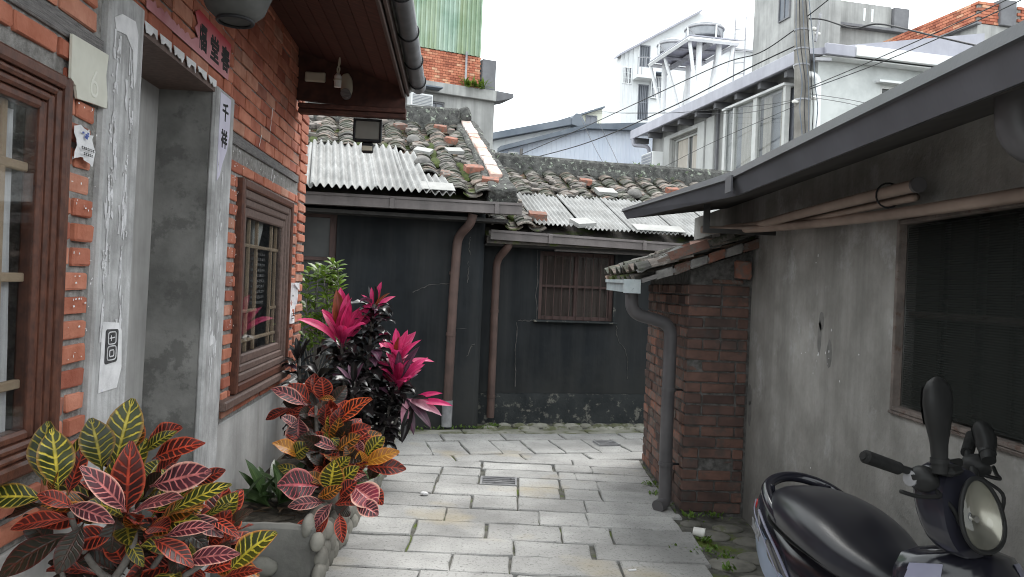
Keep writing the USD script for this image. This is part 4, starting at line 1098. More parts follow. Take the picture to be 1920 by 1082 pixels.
# ================================================================== papers, signs and small fittings on the brick house
GLYPHS = {
    "spring": [[[[8,35],[8,39],[10,41],[19,45],[27,53],[10,55],[9,65],[11,67],[39,68],[38,69],[20,69],[18,71],[19,81],[15,84],[16,95],[47,95],[50,103],[61,103],[63,101],[64,95],[99,94],[99,84],[95,81],[95,69],[54,68],[55,67],[103,67],[105,65],[104,55],[87,53],[91,48],[105,41],[106,36],[100,29],[87,34],[87,8],[85,5],[74,5],[71,9],[43,9],[41,5],[29,5],[28,35],[18,29],[14,29]],[[42,22],[72,21],[73,24],[43,25]],[[42,38],[72,37],[73,39],[43,40]],[[46,53],[68,52],[69,53],[47,54]]]],
    "hall": [[[[11,5],[12,17],[50,18],[49,23],[22,23],[19,25],[19,34],[21,36],[50,37],[49,40],[27,41],[26,66],[28,69],[88,68],[88,41],[65,40],[64,37],[95,36],[96,25],[94,23],[65,23],[64,18],[102,17],[104,15],[103,5]],[[41,57],[41,52],[75,53],[74,57]]],[[[11,58],[11,82],[13,84],[26,84],[21,91],[21,96],[28,99],[32,99],[35,96],[42,84],[49,84],[50,99],[52,101],[62,101],[64,98],[64,84],[71,84],[77,90],[81,99],[85,100],[94,96],[94,92],[89,84],[103,83],[102,56],[90,57],[89,71],[25,71],[23,56],[13,56]]]],
    "thousand": [[[[9,52],[10,63],[50,64],[50,81],[18,78],[15,85],[15,90],[61,96],[84,102],[88,102],[94,96],[95,91],[80,86],[64,84],[64,63],[105,62],[105,52],[103,50],[64,50],[63,5],[50,6],[50,50],[11,50]]]],
    "luck": [[[[8,43],[8,47],[21,58],[30,72],[29,73],[10,74],[9,83],[11,86],[23,87],[17,96],[18,100],[28,103],[34,96],[38,86],[43,86],[47,83],[58,83],[52,99],[60,103],[65,101],[73,83],[80,84],[88,103],[93,103],[100,100],[100,96],[94,84],[104,82],[104,71],[83,70],[82,64],[100,63],[102,61],[102,52],[100,50],[82,50],[82,43],[104,42],[106,40],[106,31],[104,29],[82,29],[81,5],[69,6],[69,29],[45,29],[43,31],[43,36],[37,39],[36,7],[35,5],[23,5],[22,39],[16,35],[12,35]],[[38,61],[49,47],[49,42],[69,42],[69,50],[48,51],[48,62],[69,63],[69,70],[47,70],[44,72]]]],
    "fortune": [[[[6,39],[6,43],[24,58],[32,71],[31,72],[11,72],[9,75],[11,85],[23,85],[17,96],[18,100],[28,103],[37,85],[45,85],[50,81],[52,86],[45,87],[45,97],[48,99],[101,99],[104,97],[104,87],[98,85],[98,56],[102,55],[104,52],[104,8],[102,5],[91,5],[89,9],[59,9],[58,5],[56,4],[46,5],[45,36],[42,37],[38,42],[36,5],[24,5],[23,37],[18,35],[15,31],[11,31]],[[80,23],[82,21],[89,21],[90,25],[81,26]],[[89,38],[90,43],[80,43],[80,38]],[[63,69],[85,68],[86,72],[64,73]],[[58,23],[60,21],[66,21],[67,25],[59,26]],[[58,39],[67,38],[67,43],[58,43]],[[40,60],[45,54],[52,55],[51,77]]]],
}
def glyph_mesh(b, name, origin, ex, ez, size, nrm, depth=0.0012, squash=1.0, clip=None):
    """Brush character as raised strokes: size is its height; ex, ez, nrm world directions."""
    for rings in GLYPHS[name]:
        g = Polygon(rings[0], rings[1:]).buffer(0)
        if clip is not None:
            g = g.intersection(clip)
        for h in getattr(g, "geoms", [g]):
            if h.is_empty or h.area < 4:
                continue
            m = trimesh.creation.extrude_polygon(h, depth * 100 / size, engine="earcut")
            q = np.asarray(m.vertices) * size / 100
            b.add(np.asarray(origin) + q[:, :1] * squash * np.asarray(ex) + q[:, 1:2] * np.asarray(ez) + q[:, 2:] * np.asarray(nrm), m.faces)


Z3 = np.array([0, 0, 1.0])


def sheet(poly, off, th=0.0016, curl=0.0, T=LW):
    """A thin pasted sheet with the outline poly, (u, z)."""
    return plate(poly, off, off + th, T)


def jag(u0, u1, z, amp, n, seed):
    r = np.random.default_rng(seed)
    return [(u, z + r.uniform(-amp, amp)) for u in np.linspace(u0, u1, n)]


# the faded red banner over the door, torn on its left
t = thing("door_banner", "torn pink and red paper banner with black brush characters above the doorway", "banner")
ban = Polygon([(2.96, 2.53), (4.03, 2.53), (4.06, 2.72)] + [(3.95, 2.722), (3.55, 2.726), (3.5, 2.7), (3.54, 2.66), (3.5, 2.63), (3.55, 2.6), (3.5, 2.585)] + jag(3.46, 2.96, 2.575, 0.012, 26, 3)).buffer(0)
MB().add(*sheet(ban, 0.013)).put("paper", "paper_pink", t)
b = MB()
clipleft = Polygon([(34, -20), (140, -20), (140, 140), (34, 140)])
for nm, u, cl in (("spring", 3.885, None), ("hall", 3.71, None), ("fortune", 3.52, clipleft)):
    b2 = MB()
    glyph_mesh(b2, nm, LW([[u, 0.0148, 2.553]])[0], _ld, Z3, 0.125, _ln, squash=1.15, clip=cl)
    b2.put("character", "ink", t)
# left post: remains of a couplet
t = thing("torn_couplet", "shredded white paper couplet remains on the nearer grey door post, curled flap at its top", "couplet")
lean = lambda z: 0.036 * (z - 2.3)
out = Polygon([(2.70, 2.40), (2.76, 2.43), (2.87, 2.44), (2.9, 2.4), (2.9, 2.24), (2.885, 2.2), (2.86, 2.33), (2.8, 2.37), (2.72, 2.36)])
MB().add(*sheet([(u + lean(z) - 0.03, z) for u, z in out.exterior.coords[:-1]], 0.0215)).put("paper", "paper_white", t)
r_ = np.random.default_rng(5)
for k in range(95):
    z = r_.uniform(1.35, 2.33)
    side = r_.random() < 0.55
    u = (2.695 if side else 2.83) + r_.normal(0, 0.017)
    h, w = r_.uniform(0.012, 0.11), r_.uniform(0.0025, 0.011)
    p = [(u + lean(z) + w * r_.uniform(-1, 1), z + h * s) for s in (-0.5, -0.2, 0.1, 0.5)] + [(u + lean(z) + w * r_.uniform(0.6, 1.6), z + h * s) for s in (0.5, 0.15, -0.2, -0.5)]
    pg = Polygon(p).buffer(0)
    if pg.is_empty or hasattr(pg, "geoms"):
        continue
    MB().add(*sheet(pg, 0.0212 + 0.001 * r_.random())).put("paper_shred", "paper_worn", t)
lo = Polygon([(2.655, 1.13), (2.8, 1.13), (2.835, 1.2), (2.825, 1.33), (2.8, 1.36), (2.67, 1.37)])
MB().add(*sheet(lo, 0.0215)).put("paper", "paper_white", t)
sp_ = Polygon([(2.69, 1.222), (2.79, 1.225), (2.795, 1.338), (2.694, 1.343)]).buffer(-0.012).buffer(0.012)
MB().add(*sheet(sp_, 0.0235)).put("seal", "seal_ink", t)
bw = MB()
for (u, z, w, h) in ((2.742, 1.31, 0.062, 0.042), (2.742, 1.258, 0.07, 0.048), (2.742, 1.257, 0.034, 0.022)):
    th = np.linspace(0, 2 * math.pi, 33)
    ring_ = [(u + w / 2 * np.sign(math.cos(a)) * abs(math.cos(a)) ** 0.4, 0.0249, z + h / 2 * np.sign(math.sin(a)) * abs(math.sin(a)) ** 0.4) for a in th]
    bw.tube(ring_, 0.0024, 5, LW)
bw.tube([(2.722, 0.0249, 1.31), (2.762, 0.0249, 1.311)], 0.0024, 5, LW).tube([(2.735, 0.0249, 1.32), (2.735, 0.0249, 1.3)], 0.0022, 5, LW)
bw.put("seal_pattern", "paper_worn", t, kind="stuff")
# right post couplet
t = thing("couplet", "lilac white paper couplet with two black brush characters on the far door post", "couplet")
l2 = lambda z: 0.045 * (z - 2.3)
pts = [(3.885, 2.44), (4.06, 2.44), (4.06, 2.25), (4.03, 2.17), (3.97, 2.1), (3.93, 2.03), (3.89, 2.0), (3.885, 2.1)]
MB().add(*sheet([(u + l2(z), z) for u, z in pts], 0.0212)).put("paper", "paper_lilac", t)
for nm, z in (("thousand", 2.305), ("luck", 2.17)):
    b2 = MB()
    glyph_mesh(b2, nm, LW([[3.915 + l2(z), 0.0231, z]])[0], _ld, Z3, 0.095, _ln, squash=1.1)
    b2.put("character", "ink", t)
for k in range(22):
    z = r_.uniform(1.0, 2.1)
    u = 3.9 + r_.uniform(0, 0.15) + l2(z)
    h, w = r_.uniform(0.015, 0.06), r_.uniform(0.004, 0.012)
    MB().add(*sheet([(u - w, z - h), (u + w * 0.6, z - h * 0.8), (u + w, z + h * 0.7), (u - w * 0.4, z + h)], 0.0213)).put("paper_shred", "paper_worn", t)
MB().add(*sheet([(3.86, 1.19), (3.92, 1.2), (3.925, 1.235), (3.91, 1.24), (3.9, 1.27), (3.88, 1.24), (3.865, 1.25)], 0.0213)).put("paper_shred", "paper_white", t)
# torn white strip under the lintel brick
t = thing("lintel_paper", "row of torn curled white paper scraps along the door lintel", "paper")
for k in range(6):
    u0 = 2.95 + k * 0.153
    p = [(u0, 2.478), (u0 + 0.125, 2.48)] + [(u0 + 0.125 - 0.021 * i, 2.448 + r_.uniform(-0.014, 0.012)) for i in range(6)]
    MB().add(*sheet(Polygon(p).buffer(0), 0.012, 0.003)).put("scrap", "paper_white", t)
# plaque 6
t = thing("house_number_plaque", "cream house plaque with a notched corner and the number 6", "plaque")
pl = [(2.395, 2.255), (2.645, 2.262), (2.632, 2.19), (2.655, 2.085), (2.5, 2.075), (2.44, 2.07), (2.428, 2.105), (2.395, 2.122)]
MB().add(*sheet(pl, 0.012, 0.008)).put("board", "plaque_cream", t)
tm_ = meshkit.text_mesh("6", 0.085, depth=0.0015)
q = np.asarray(tm_.vertices)
MB().add(LW(np.column_stack([q[:, 0] * 1.0 + 2.51, q[:, 2] + 0.0202, q[:, 1] + 2.1])), tm_.faces).put("numeral", "plaque_white", t)
# small paper note
t = thing("paper_note", "small crumpled white note with blue and black print below the number plaque", "notice")
g = np.array([[[2.436 + 0.125 * i / 6, 0.014 + 0.012 * math.sin(i * 1.1 + j * 0.7) ** 2 + 0.004 * (j == 0), 1.885 + 0.1 * j / 5 + 0.01 * math.sin(i * 0.9) * (j in (0, 5))] for i in range(7)] for j in range(6)])
v, f = grid_surface(g)
MB().add(LW(v), f).put("paper", "paper_white", t, smooth=True)
b = MB()
for j, z in enumerate((1.925, 1.908)):
    for i in range(7 - 2 * j):
        u = 2.462 + i * 0.013 + j * 0.016
        for k in range(2):
            b.box((u, 0.0275, z - 0.004 + k * 0.005), (u + 0.009, 0.0282, z - 0.002 + k * 0.005), LW)
        b.box((u + 0.003, 0.0275, z - 0.005), (u + 0.005, 0.0282, z + 0.004), LW)
b.put("print", "ink", t, kind="stuff")
b = MB()
for k in range(7):
    u, z = 2.455 + 0.045 * r_.random(), 1.95 + 0.025 * r_.random()
    b.box((u, 0.0275, z), (u + 0.012, 0.0282, z + 0.006), LW)
b.put("blue_print", "tag_blue", t, kind="stuff")
# notice beside the far window
t = thing("wall_notice", "white notice sheet with folded corner hanging on the bricks right of the small window", "notice")
g = np.array([[[5.74 + 0.27 * i / 4, 0.015 + 0.01 * math.sin(j * 0.9 + i), 1.2 + 0.3 * j / 6] for i in range(5)] for j in range(7)])
v, f = grid_surface(g)
MB().add(LW(v), f).put("paper", "paper_white", t, smooth=True)
MB().add(*sheet([(5.8, 1.495), (6.02, 1.44), (6.0, 1.5)], 0.032)).put("folded_corner", "paper_worn", t)
b = MB()
for k, (z, w) in enumerate(((1.4, 0.03), (1.27, 0.14), (1.255, 0.1), (1.235, 0.08))):
    b.box((5.79, 0.0275, z), (5.79 + w, 0.029, z + (0.012 if k == 0 else 0.006)), LW)
b.put("print", "ink", t, kind="stuff")
# chalk scribbles on the bricks: pale scuffs
t = thing("chalk_scuffs", "white chalk scribbles and scuffs on the bricks beside the doorway and window", "chalk marks", kind="stuff")
b = MB()
for k in range(120):
    if k < 45:
        u, z = r_.uniform(2.43, 2.6), 2.243 - C * r_.integers(3, 15) + 0.015 + r_.uniform(0.01, 0.045)
    elif k < 95:
        u, z = r_.uniform(4.17, 4.31), 2.243 - C * r_.integers(1, 14) + 0.015 + r_.uniform(0.01, 0.045)
    else:
        u, z = r_.uniform(4.2, 5.6), r_.uniform(2.12, 2.23)
    w, h = r_.uniform(0.003, 0.011), r_.uniform(0.002, 0.010)
    b.add(*sheet([(u, z), (u + w, z + h * 0.2), (u + w * 0.8, z + h), (u - w * 0.2, z + h * 0.7)], 0.0118 + 0.002 * r_.random(), 0.0006))
for u, z, d in ((4.98, 2.45, 0.16), (4.72, 2.31, 0.08), (5.05, 2.16, 0.08), (5.1, 2.14, 0.06)):
    b.add(*sheet([(u, z), (u + 0.012, z + d * 0.3), (u + 0.05, z + d), (u + 0.035, z + d), (u + 0.015, z + d * 0.45), (u - 0.01, z + 0.01)], 0.0125, 0.0008))
b.put("scuff", "paper_white", t, kind="stuff")
# hanging bulb holder, sensor lamp, junction box, floodlight under the eave
t = thing("bulb_holder", "white bulb holder hanging on a twisted cord under the dark eave", "lamp holder")
EB = lambda o, z, u=5.55: LW([[u, o, z]])[0]
MB().tube(smoothpath([EB(0.335, 3.12), EB(0.34, 3.06), EB(0.325, 3.02), EB(0.33, 2.975)], 6), 0.006, 6).put("cord", "cream_plastic", t, smooth=True)
MB().tube(smoothpath([EB(0.34, 3.11), EB(0.33, 3.05), EB(0.34, 3.02), EB(0.332, 2.975)], 6), 0.005, 6).put("cord", "cream_plastic", t, smooth=True)
MB().tube([EB(0.33, 2.985), EB(0.33, 2.975), EB(0.33, 2.965), EB(0.33, 2.89)], [0.012, 0.02, 0.026, 0.025], 16).put("holder", "white_plastic", t, smooth=40)
MB().tube([EB(0.33, 2.945), EB(0.33, 2.935)], 0.029, 16).put("collar", "cream_plastic", t, smooth=40)
t = thing("wall_lamp", "dim oval bulkhead lamp on the eave end board behind the bulb holder", "lamp")
v, f = rock(0.045, 0.02, 0.095, 2, lambda q: LW(np.column_stack([q[:, 1] + 5.75, q[:, 0] + 0.365, q[:, 2] + 2.945])))
MB().add(v, f).put("shade", "cream_plastic", t, smooth=True)
MB().tube([LW([[5.76, 0.365, 2.885]])[0], LW([[5.69, 0.365, 2.885]])[0]], 0.035, 16).put("base", "timber_grey", t, smooth=40)
t = thing("junction_box", "cream rectangular junction box on the eave end board near the bricks", "box")
MB().box((5.735, 0.065, 2.965), (5.759, 0.21, 3.035), LW, ch=0.006).put("box", "cream_plastic", t)
MB().box((5.731, 0.075, 2.972), (5.735, 0.2, 3.028), LW, ch=0.002).put("lid", "cream_plastic", t)
t = thing("floodlight", "rectangular grey floodlight with black frame hanging from the end of the eave", "floodlight")
FL = lambda q: LW(np.column_stack([5.85 - np.asarray(q)[:, 1], np.asarray(q)[:, 0] + 0.515, np.asarray(q)[:, 2] + 2.655]))
MB().box((-0.105, -0.06, -0.085), (0.105, 0.0, 0.085), FL, ch=0.012).put("housing", "black_plastic", t)
MB().box((-0.088, 0.0005, -0.066), (0.088, 0.004, 0.066), FL, ch=0.002).put("glass", "lamp_glass_grey", t)
for lo, hi in (((-0.105, -0.085), (-0.09, 0.085)), ((0.09, -0.085), (0.105, 0.085)), ((-0.09, -0.085), (0.09, -0.068)), ((-0.09, 0.068), (0.09, 0.085))):
    MB().box((lo[0], 0.0008, lo[1]), (hi[0], 0.012, hi[1]), FL, ch=0.003).put("frame", "black_plastic", t)
MB().box((-0.04, -0.055, -0.165), (0.045, -0.01, -0.086), FL, ch=0.01).put("ballast_box", "black_plastic", t)
MB().box((-0.035, -0.009, -0.15), (0.04, -0.004, -0.115), FL, ch=0.002).put("label_plate", "cream_plastic", t)
MB().tube([FL([[0, -0.03, 0.085]])[0], FL([[0, -0.03, 0.13]])[0]], 0.014, 10).put("bracket", "black_plastic", t, smooth=40)
# grey lantern hanging over the door, cable coil beside it
t = thing("hanging_lantern", "bottom of a grey cloth lantern hanging above the doorway", "lantern")
prof = np.array([(0.0, -0.1), (0.12, -0.1), (0.2, -0.05), (0.25, 0.04), (0.265, 0.15), (0.25, 0.28), (0.2, 0.36)])
m = trimesh.creation.revolve(prof, sections=28)
MB().add(LW(np.asarray(m.vertices) * [0.6, 0.55, 0.8] + [3.1, 0.3, 2.625]), m.faces).put("shade", "lantern_cloth", t, smooth=True)
MB().tube([LW([[3.1 + 0.072 * math.cos(a), 0.3 + 0.066 * math.sin(a), 2.543]])[0] for a in np.linspace(0, 2 * math.pi, 25)], 0.008, 6).put("rim", "black_plastic", t, smooth=True)
t = thing("cable_coil", "small coil of pale cable hanging above the red banner", "cable")
MB().tube([LW([[3.42 + 0.07 * math.cos(a), 0.05 + 0.012 * math.sin(a * 3), 2.84 + 0.055 * math.sin(a) + 0.003 * a]])[0] for a in np.linspace(0, 9, 50)], 0.007, 6).put("coil", "cream_plastic", t, smooth=True)
# little litter
t = thing("paper_cup", "small white paper cup lying on its side beside the brick shed's foot", "cup")
prof = np.array([(0.0, 0.0), (0.024, 0.0), (0.031, 0.07), (0.033, 0.073), (0.029, 0.07), (0.0225, 0.003), (0.0, 0.003)])
m = trimesh.creation.revolve(prof, sections=24)
q = np.asarray(m.vertices) @ trimesh.transformations.euler_matrix(math.radians(96), 0, math.radians(70))[:3, :3].T
MB().add(q + [1.215, 5.02, 0.032], m.faces).put("cup", "white_plastic", t, smooth=40)
MB().tube([(0.7, 4.33, 0.007), (0.745, 4.345, 0.007)], 0.006, 8).put("cigarette_end", "paper_white", label="white cigarette end lying on a paving slab in the foreground", cat="litter")
v, f = rock(0.03, 0.022, 0.014, 4, lambda q: q + [-0.575, 5.72, 0.012])
MB().add(v, f).put("crumpled_paper", "paper_white", smooth=True, label="crumpled white scrap on the slabs left of the drain grate", cat="litter")
# ================================================================== plants and the planter
CROTON_FRONT = [(-1.13, 2.28, 0.97, -1.11, 2.33, 1.15, 0.088, 'G'), (-1.13, 2.21, 0.99, -1.16, 2.21, 1.11, 0.082, 'G'), (-1.21, 2.14, 0.95, -1.23, 2.14, 1.09, 0.082, 'G'), (-1.28, 2.2, 0.95, -1.3, 2.24, 1.09, 0.075, 'G'), (-1.22, 2.21, 0.92, -1.18, 2.21, 1.07, 0.045, 'G'), (-1.05, 2.2, 0.88, -1.03, 2.17, 1.06, 0.079, 'R'), (-1.03, 2.14, 0.9, -1.11, 2.09, 1.01, 0.055, 'P'), (-1.02, 2.15, 0.88, -0.87, 2.1, 0.94, 0.072, 'P'), (-1.01, 2.27, 0.93, -0.85, 2.24, 0.98, 0.076, 'P'), (-1.06, 2.39, 0.98, -0.92, 2.37, 1.03, 0.059, 'R'), (-1.1, 2.44, 1.02, -1.02, 2.44, 1.06, 0.058, 'R'), (-1.07, 2.36, 1.01, -1.0, 2.36, 1.06, 0.037, 'G'), (-1.13, 2.38, 1.01, -1.12, 2.38, 1.09, 0.059, 'O'), (-0.94, 2.28, 0.88, -0.9, 2.31, 0.96, 0.046, 'G'), (-0.94, 2.28, 0.9, -0.98, 2.28, 0.96, 0.031, 'G'), (-0.96, 2.29, 0.85, -0.82, 2.32, 0.92, 0.057, 'G'), (-1.0, 2.3, 0.8, -0.89, 2.28, 0.83, 0.049, 'G'), (-0.96, 2.26, 0.79, -0.84, 2.25, 0.82, 0.043, 'P'), (-0.97, 2.21, 0.79, -0.87, 2.19, 0.74, 0.055, 'R'), (-1.13, 2.06, 0.89, -1.25, 2.04, 0.87, 0.053, 'R'), (-1.12, 2.04, 0.93, -1.0, 2.0, 0.91, 0.043, 'P'), (-1.25, 2.14, 0.92, -1.38, 2.12, 0.92, 0.062, 'G'), (-1.28, 2.2, 0.88, -1.39, 2.17, 0.83, 0.064, 'D'), (-1.18, 2.16, 0.82, -1.3, 2.08, 0.74, 0.072, 'D'), (-1.14, 2.14, 0.85, -1.16, 2.08, 0.76, 0.057, 'D'), (-1.15, 2.1, 0.91, -1.21, 2.08, 0.94, 0.042, 'R'), (-1.17, 2.29, 0.75, -1.24, 2.27, 0.72, 0.072, 'D'), (-1.11, 2.27, 0.83, -1.11, 2.25, 0.76, 0.066, 'D'), (-0.94, 2.41, 0.9, -0.87, 2.41, 0.94, 0.043, 'R'), (-0.9, 2.37, 0.81, -0.83, 2.37, 0.85, 0.021, 'G'), (-0.91, 2.32, 0.83, -0.83, 2.3, 0.79, 0.052, 'P'), (-0.9, 2.26, 0.72, -0.76, 2.24, 0.75, 0.053, 'P'), (-0.77, 2.26, 0.7, -0.66, 2.26, 0.8, 0.076, 'Y'), (-0.85, 2.27, 0.69, -0.76, 2.27, 0.72, 0.036, 'R'), (-0.78, 2.26, 0.68, -0.69, 2.23, 0.71, 0.03, 'R'), (-1.08, 2.27, 0.78, -1.03, 2.25, 0.72, 0.036, 'G'), (-1.07, 2.38, 0.72, -1.09, 2.38, 0.78, 0.046, 'D'), (-1.08, 2.37, 0.69, -0.96, 2.35, 0.65, 0.053, 'D'), (-1.17, 2.34, 0.76, -1.12, 2.34, 0.81, 0.053, 'D'), (-0.86, 2.33, 0.82, -0.78, 2.3, 0.79, 0.031, 'R'), (-1.2, 2.18, 0.93, -1.17, 2.19, 1.04, 0.044, 'R'), (-1.13, 2.25, 0.9, -1.1, 2.24, 1.0, 0.05, 'G'), (-1.15, 2.33, 0.97, -1.13, 2.33, 1.02, 0.037, 'O'), (-1.2, 2.29, 0.92, -1.15, 2.29, 0.88, 0.057, 'D'), (-1.08, 2.38, 0.87, -1.03, 2.36, 0.93, 0.059, 'D'), (-1.03, 2.35, 0.84, -0.99, 2.34, 0.8, 0.048, 'D'), (-0.98, 2.39, 0.77, -0.9, 2.37, 0.73, 0.054, 'D'), (-1.22, 2.13, 0.94, -1.21, 2.13, 0.98, 0.029, 'O'), (-1.25, 2.29, 0.96, -1.28, 2.31, 1.02, 0.036, 'D'), (-0.89, 2.41, 0.72, -0.82, 2.38, 0.79, 0.049, 'R'), (-0.89, 2.44, 0.64, -0.89, 2.42, 0.73, 0.06, 'D'), (-1.29, 2.25, 0.76, -1.34, 2.23, 0.83, 0.06, 'D'), (-1.21, 2.31, 0.81, -1.24, 2.31, 0.87, 0.052, 'D'), (-0.97, 2.34, 0.74, -0.95, 2.32, 0.66, 0.047, 'D'), (-0.8, 2.45, 0.65, -0.79, 2.45, 0.72, 0.05, 'R'), (-1.15, 2.38, 0.9, -1.1, 2.4, 1.02, 0.054, 'G'), (-1.17, 2.29, 0.9, -1.22, 2.27, 0.95, 0.051, 'R')]
CROTON_MID = [(-1.01, 4.62, 0.68, -0.81, 4.62, 0.84, 0.116, 'O2'), (-1.07, 4.67, 0.67, -1.07, 4.67, 0.78, 0.084, 'R'), (-1.18, 4.82, 0.82, -1.18, 4.82, 0.94, 0.098, 'R'), (-1.2, 4.78, 0.79, -1.31, 4.76, 0.88, 0.097, 'R'), (-1.21, 4.71, 0.78, -1.38, 4.67, 0.87, 0.084, 'P'), (-1.11, 4.77, 0.82, -1.12, 4.75, 0.93, 0.102, 'R'), (-1.12, 4.71, 0.82, -1.04, 4.69, 0.82, 0.045, 'O'), (-1.29, 4.7, 0.76, -1.41, 4.68, 0.7, 0.056, 'R'), (-1.22, 4.59, 0.66, -1.29, 4.57, 0.72, 0.082, 'P'), (-1.21, 4.6, 0.72, -1.2, 4.57, 0.59, 0.126, 'P'), (-1.05, 4.52, 0.62, -1.17, 4.49, 0.61, 0.086, 'D'), (-0.97, 4.51, 0.57, -1.11, 4.48, 0.63, 0.064, 'P'), (-1.06, 4.58, 0.65, -0.97, 4.56, 0.59, 0.06, 'Y'), (-0.96, 4.52, 0.56, -0.85, 4.52, 0.64, 0.092, 'O'), (-0.94, 4.61, 0.63, -0.81, 4.61, 0.68, 0.082, 'R'), (-1.17, 4.47, 0.53, -1.29, 4.42, 0.6, 0.09, 'Y2'), (-1.2, 4.46, 0.53, -1.12, 4.46, 0.59, 0.096, 'G'), (-1.02, 4.44, 0.49, -1.1, 4.42, 0.55, 0.079, 'D'), (-1.01, 4.43, 0.48, -0.95, 4.43, 0.55, 0.074, 'R'), (-0.94, 4.38, 0.47, -0.87, 4.36, 0.55, 0.083, 'Y'), (-0.95, 4.29, 0.4, -0.92, 4.25, 0.55, 0.122, 'Y'), (-0.91, 4.29, 0.41, -0.8, 4.27, 0.52, 0.082, 'Y'), (-1.02, 4.29, 0.41, -1.19, 4.21, 0.43, 0.162, 'R2'), (-0.99, 4.32, 0.42, -1.06, 4.3, 0.47, 0.062, 'O'), (-0.93, 4.23, 0.38, -0.97, 4.2, 0.38, 0.05, 'O'), (-0.98, 4.23, 0.37, -0.87, 4.18, 0.44, 0.06, 'O'), (-0.89, 4.29, 0.42, -0.77, 4.27, 0.48, 0.056, 'P'), (-0.88, 4.24, 0.37, -0.8, 4.22, 0.45, 0.086, 'R'), (-0.82, 4.26, 0.43, -0.69, 4.19, 0.36, 0.151, 'P2'), (-0.78, 4.2, 0.35, -0.67, 4.14, 0.32, 0.094, 'P'), (-0.76, 4.36, 0.4, -0.68, 4.36, 0.32, 0.078, 'R'), (-0.91, 4.23, 0.33, -0.77, 4.21, 0.35, 0.081, 'R'), (-0.96, 4.2, 0.35, -1.11, 4.14, 0.34, 0.07, 'P'), (-0.91, 4.17, 0.35, -0.97, 4.11, 0.26, 0.059, 'P'), (-0.92, 4.15, 0.29, -0.96, 4.11, 0.21, 0.039, 'R'), (-0.85, 4.11, 0.31, -0.82, 4.05, 0.21, 0.058, 'R'), (-1.01, 4.15, 0.27, -1.05, 4.1, 0.22, 0.059, 'R'), (-0.81, 4.48, 0.49, -0.62, 4.48, 0.57, 0.08, 'Y2'), (-0.79, 4.48, 0.48, -0.58, 4.48, 0.48, 0.085, 'R'), (-0.8, 4.54, 0.52, -0.71, 4.54, 0.63, 0.098, 'Y'), (-0.85, 4.49, 0.5, -0.9, 4.49, 0.58, 0.075, 'O'), (-0.81, 4.48, 0.49, -0.82, 4.46, 0.56, 0.064, 'Y2'), (-0.84, 4.54, 0.54, -0.86, 4.54, 0.61, 0.065, 'P'), (-0.82, 4.57, 0.53, -0.81, 4.57, 0.6, 0.065, 'R'), (-1.03, 4.67, 0.62, -1.04, 4.67, 0.73, 0.078, 'Y'), (-1.0, 4.65, 0.63, -0.95, 4.65, 0.72, 0.089, 'R'), (-0.89, 4.45, 0.44, -0.97, 4.45, 0.46, 0.085, 'D'), (-1.06, 4.49, 0.49, -1.1, 4.47, 0.45, 0.086, 'D'), (-0.85, 4.3, 0.31, -0.88, 4.27, 0.28, 0.092, 'D'), (-1.15, 4.71, 0.64, -1.2, 4.71, 0.75, 0.09, 'D'), (-0.95, 4.52, 0.51, -0.89, 4.5, 0.56, 0.075, 'D'), (-0.77, 4.52, 0.41, -0.71, 4.52, 0.5, 0.075, 'D'), (-1.14, 4.46, 0.41, -1.26, 4.44, 0.47, 0.064, 'G')]
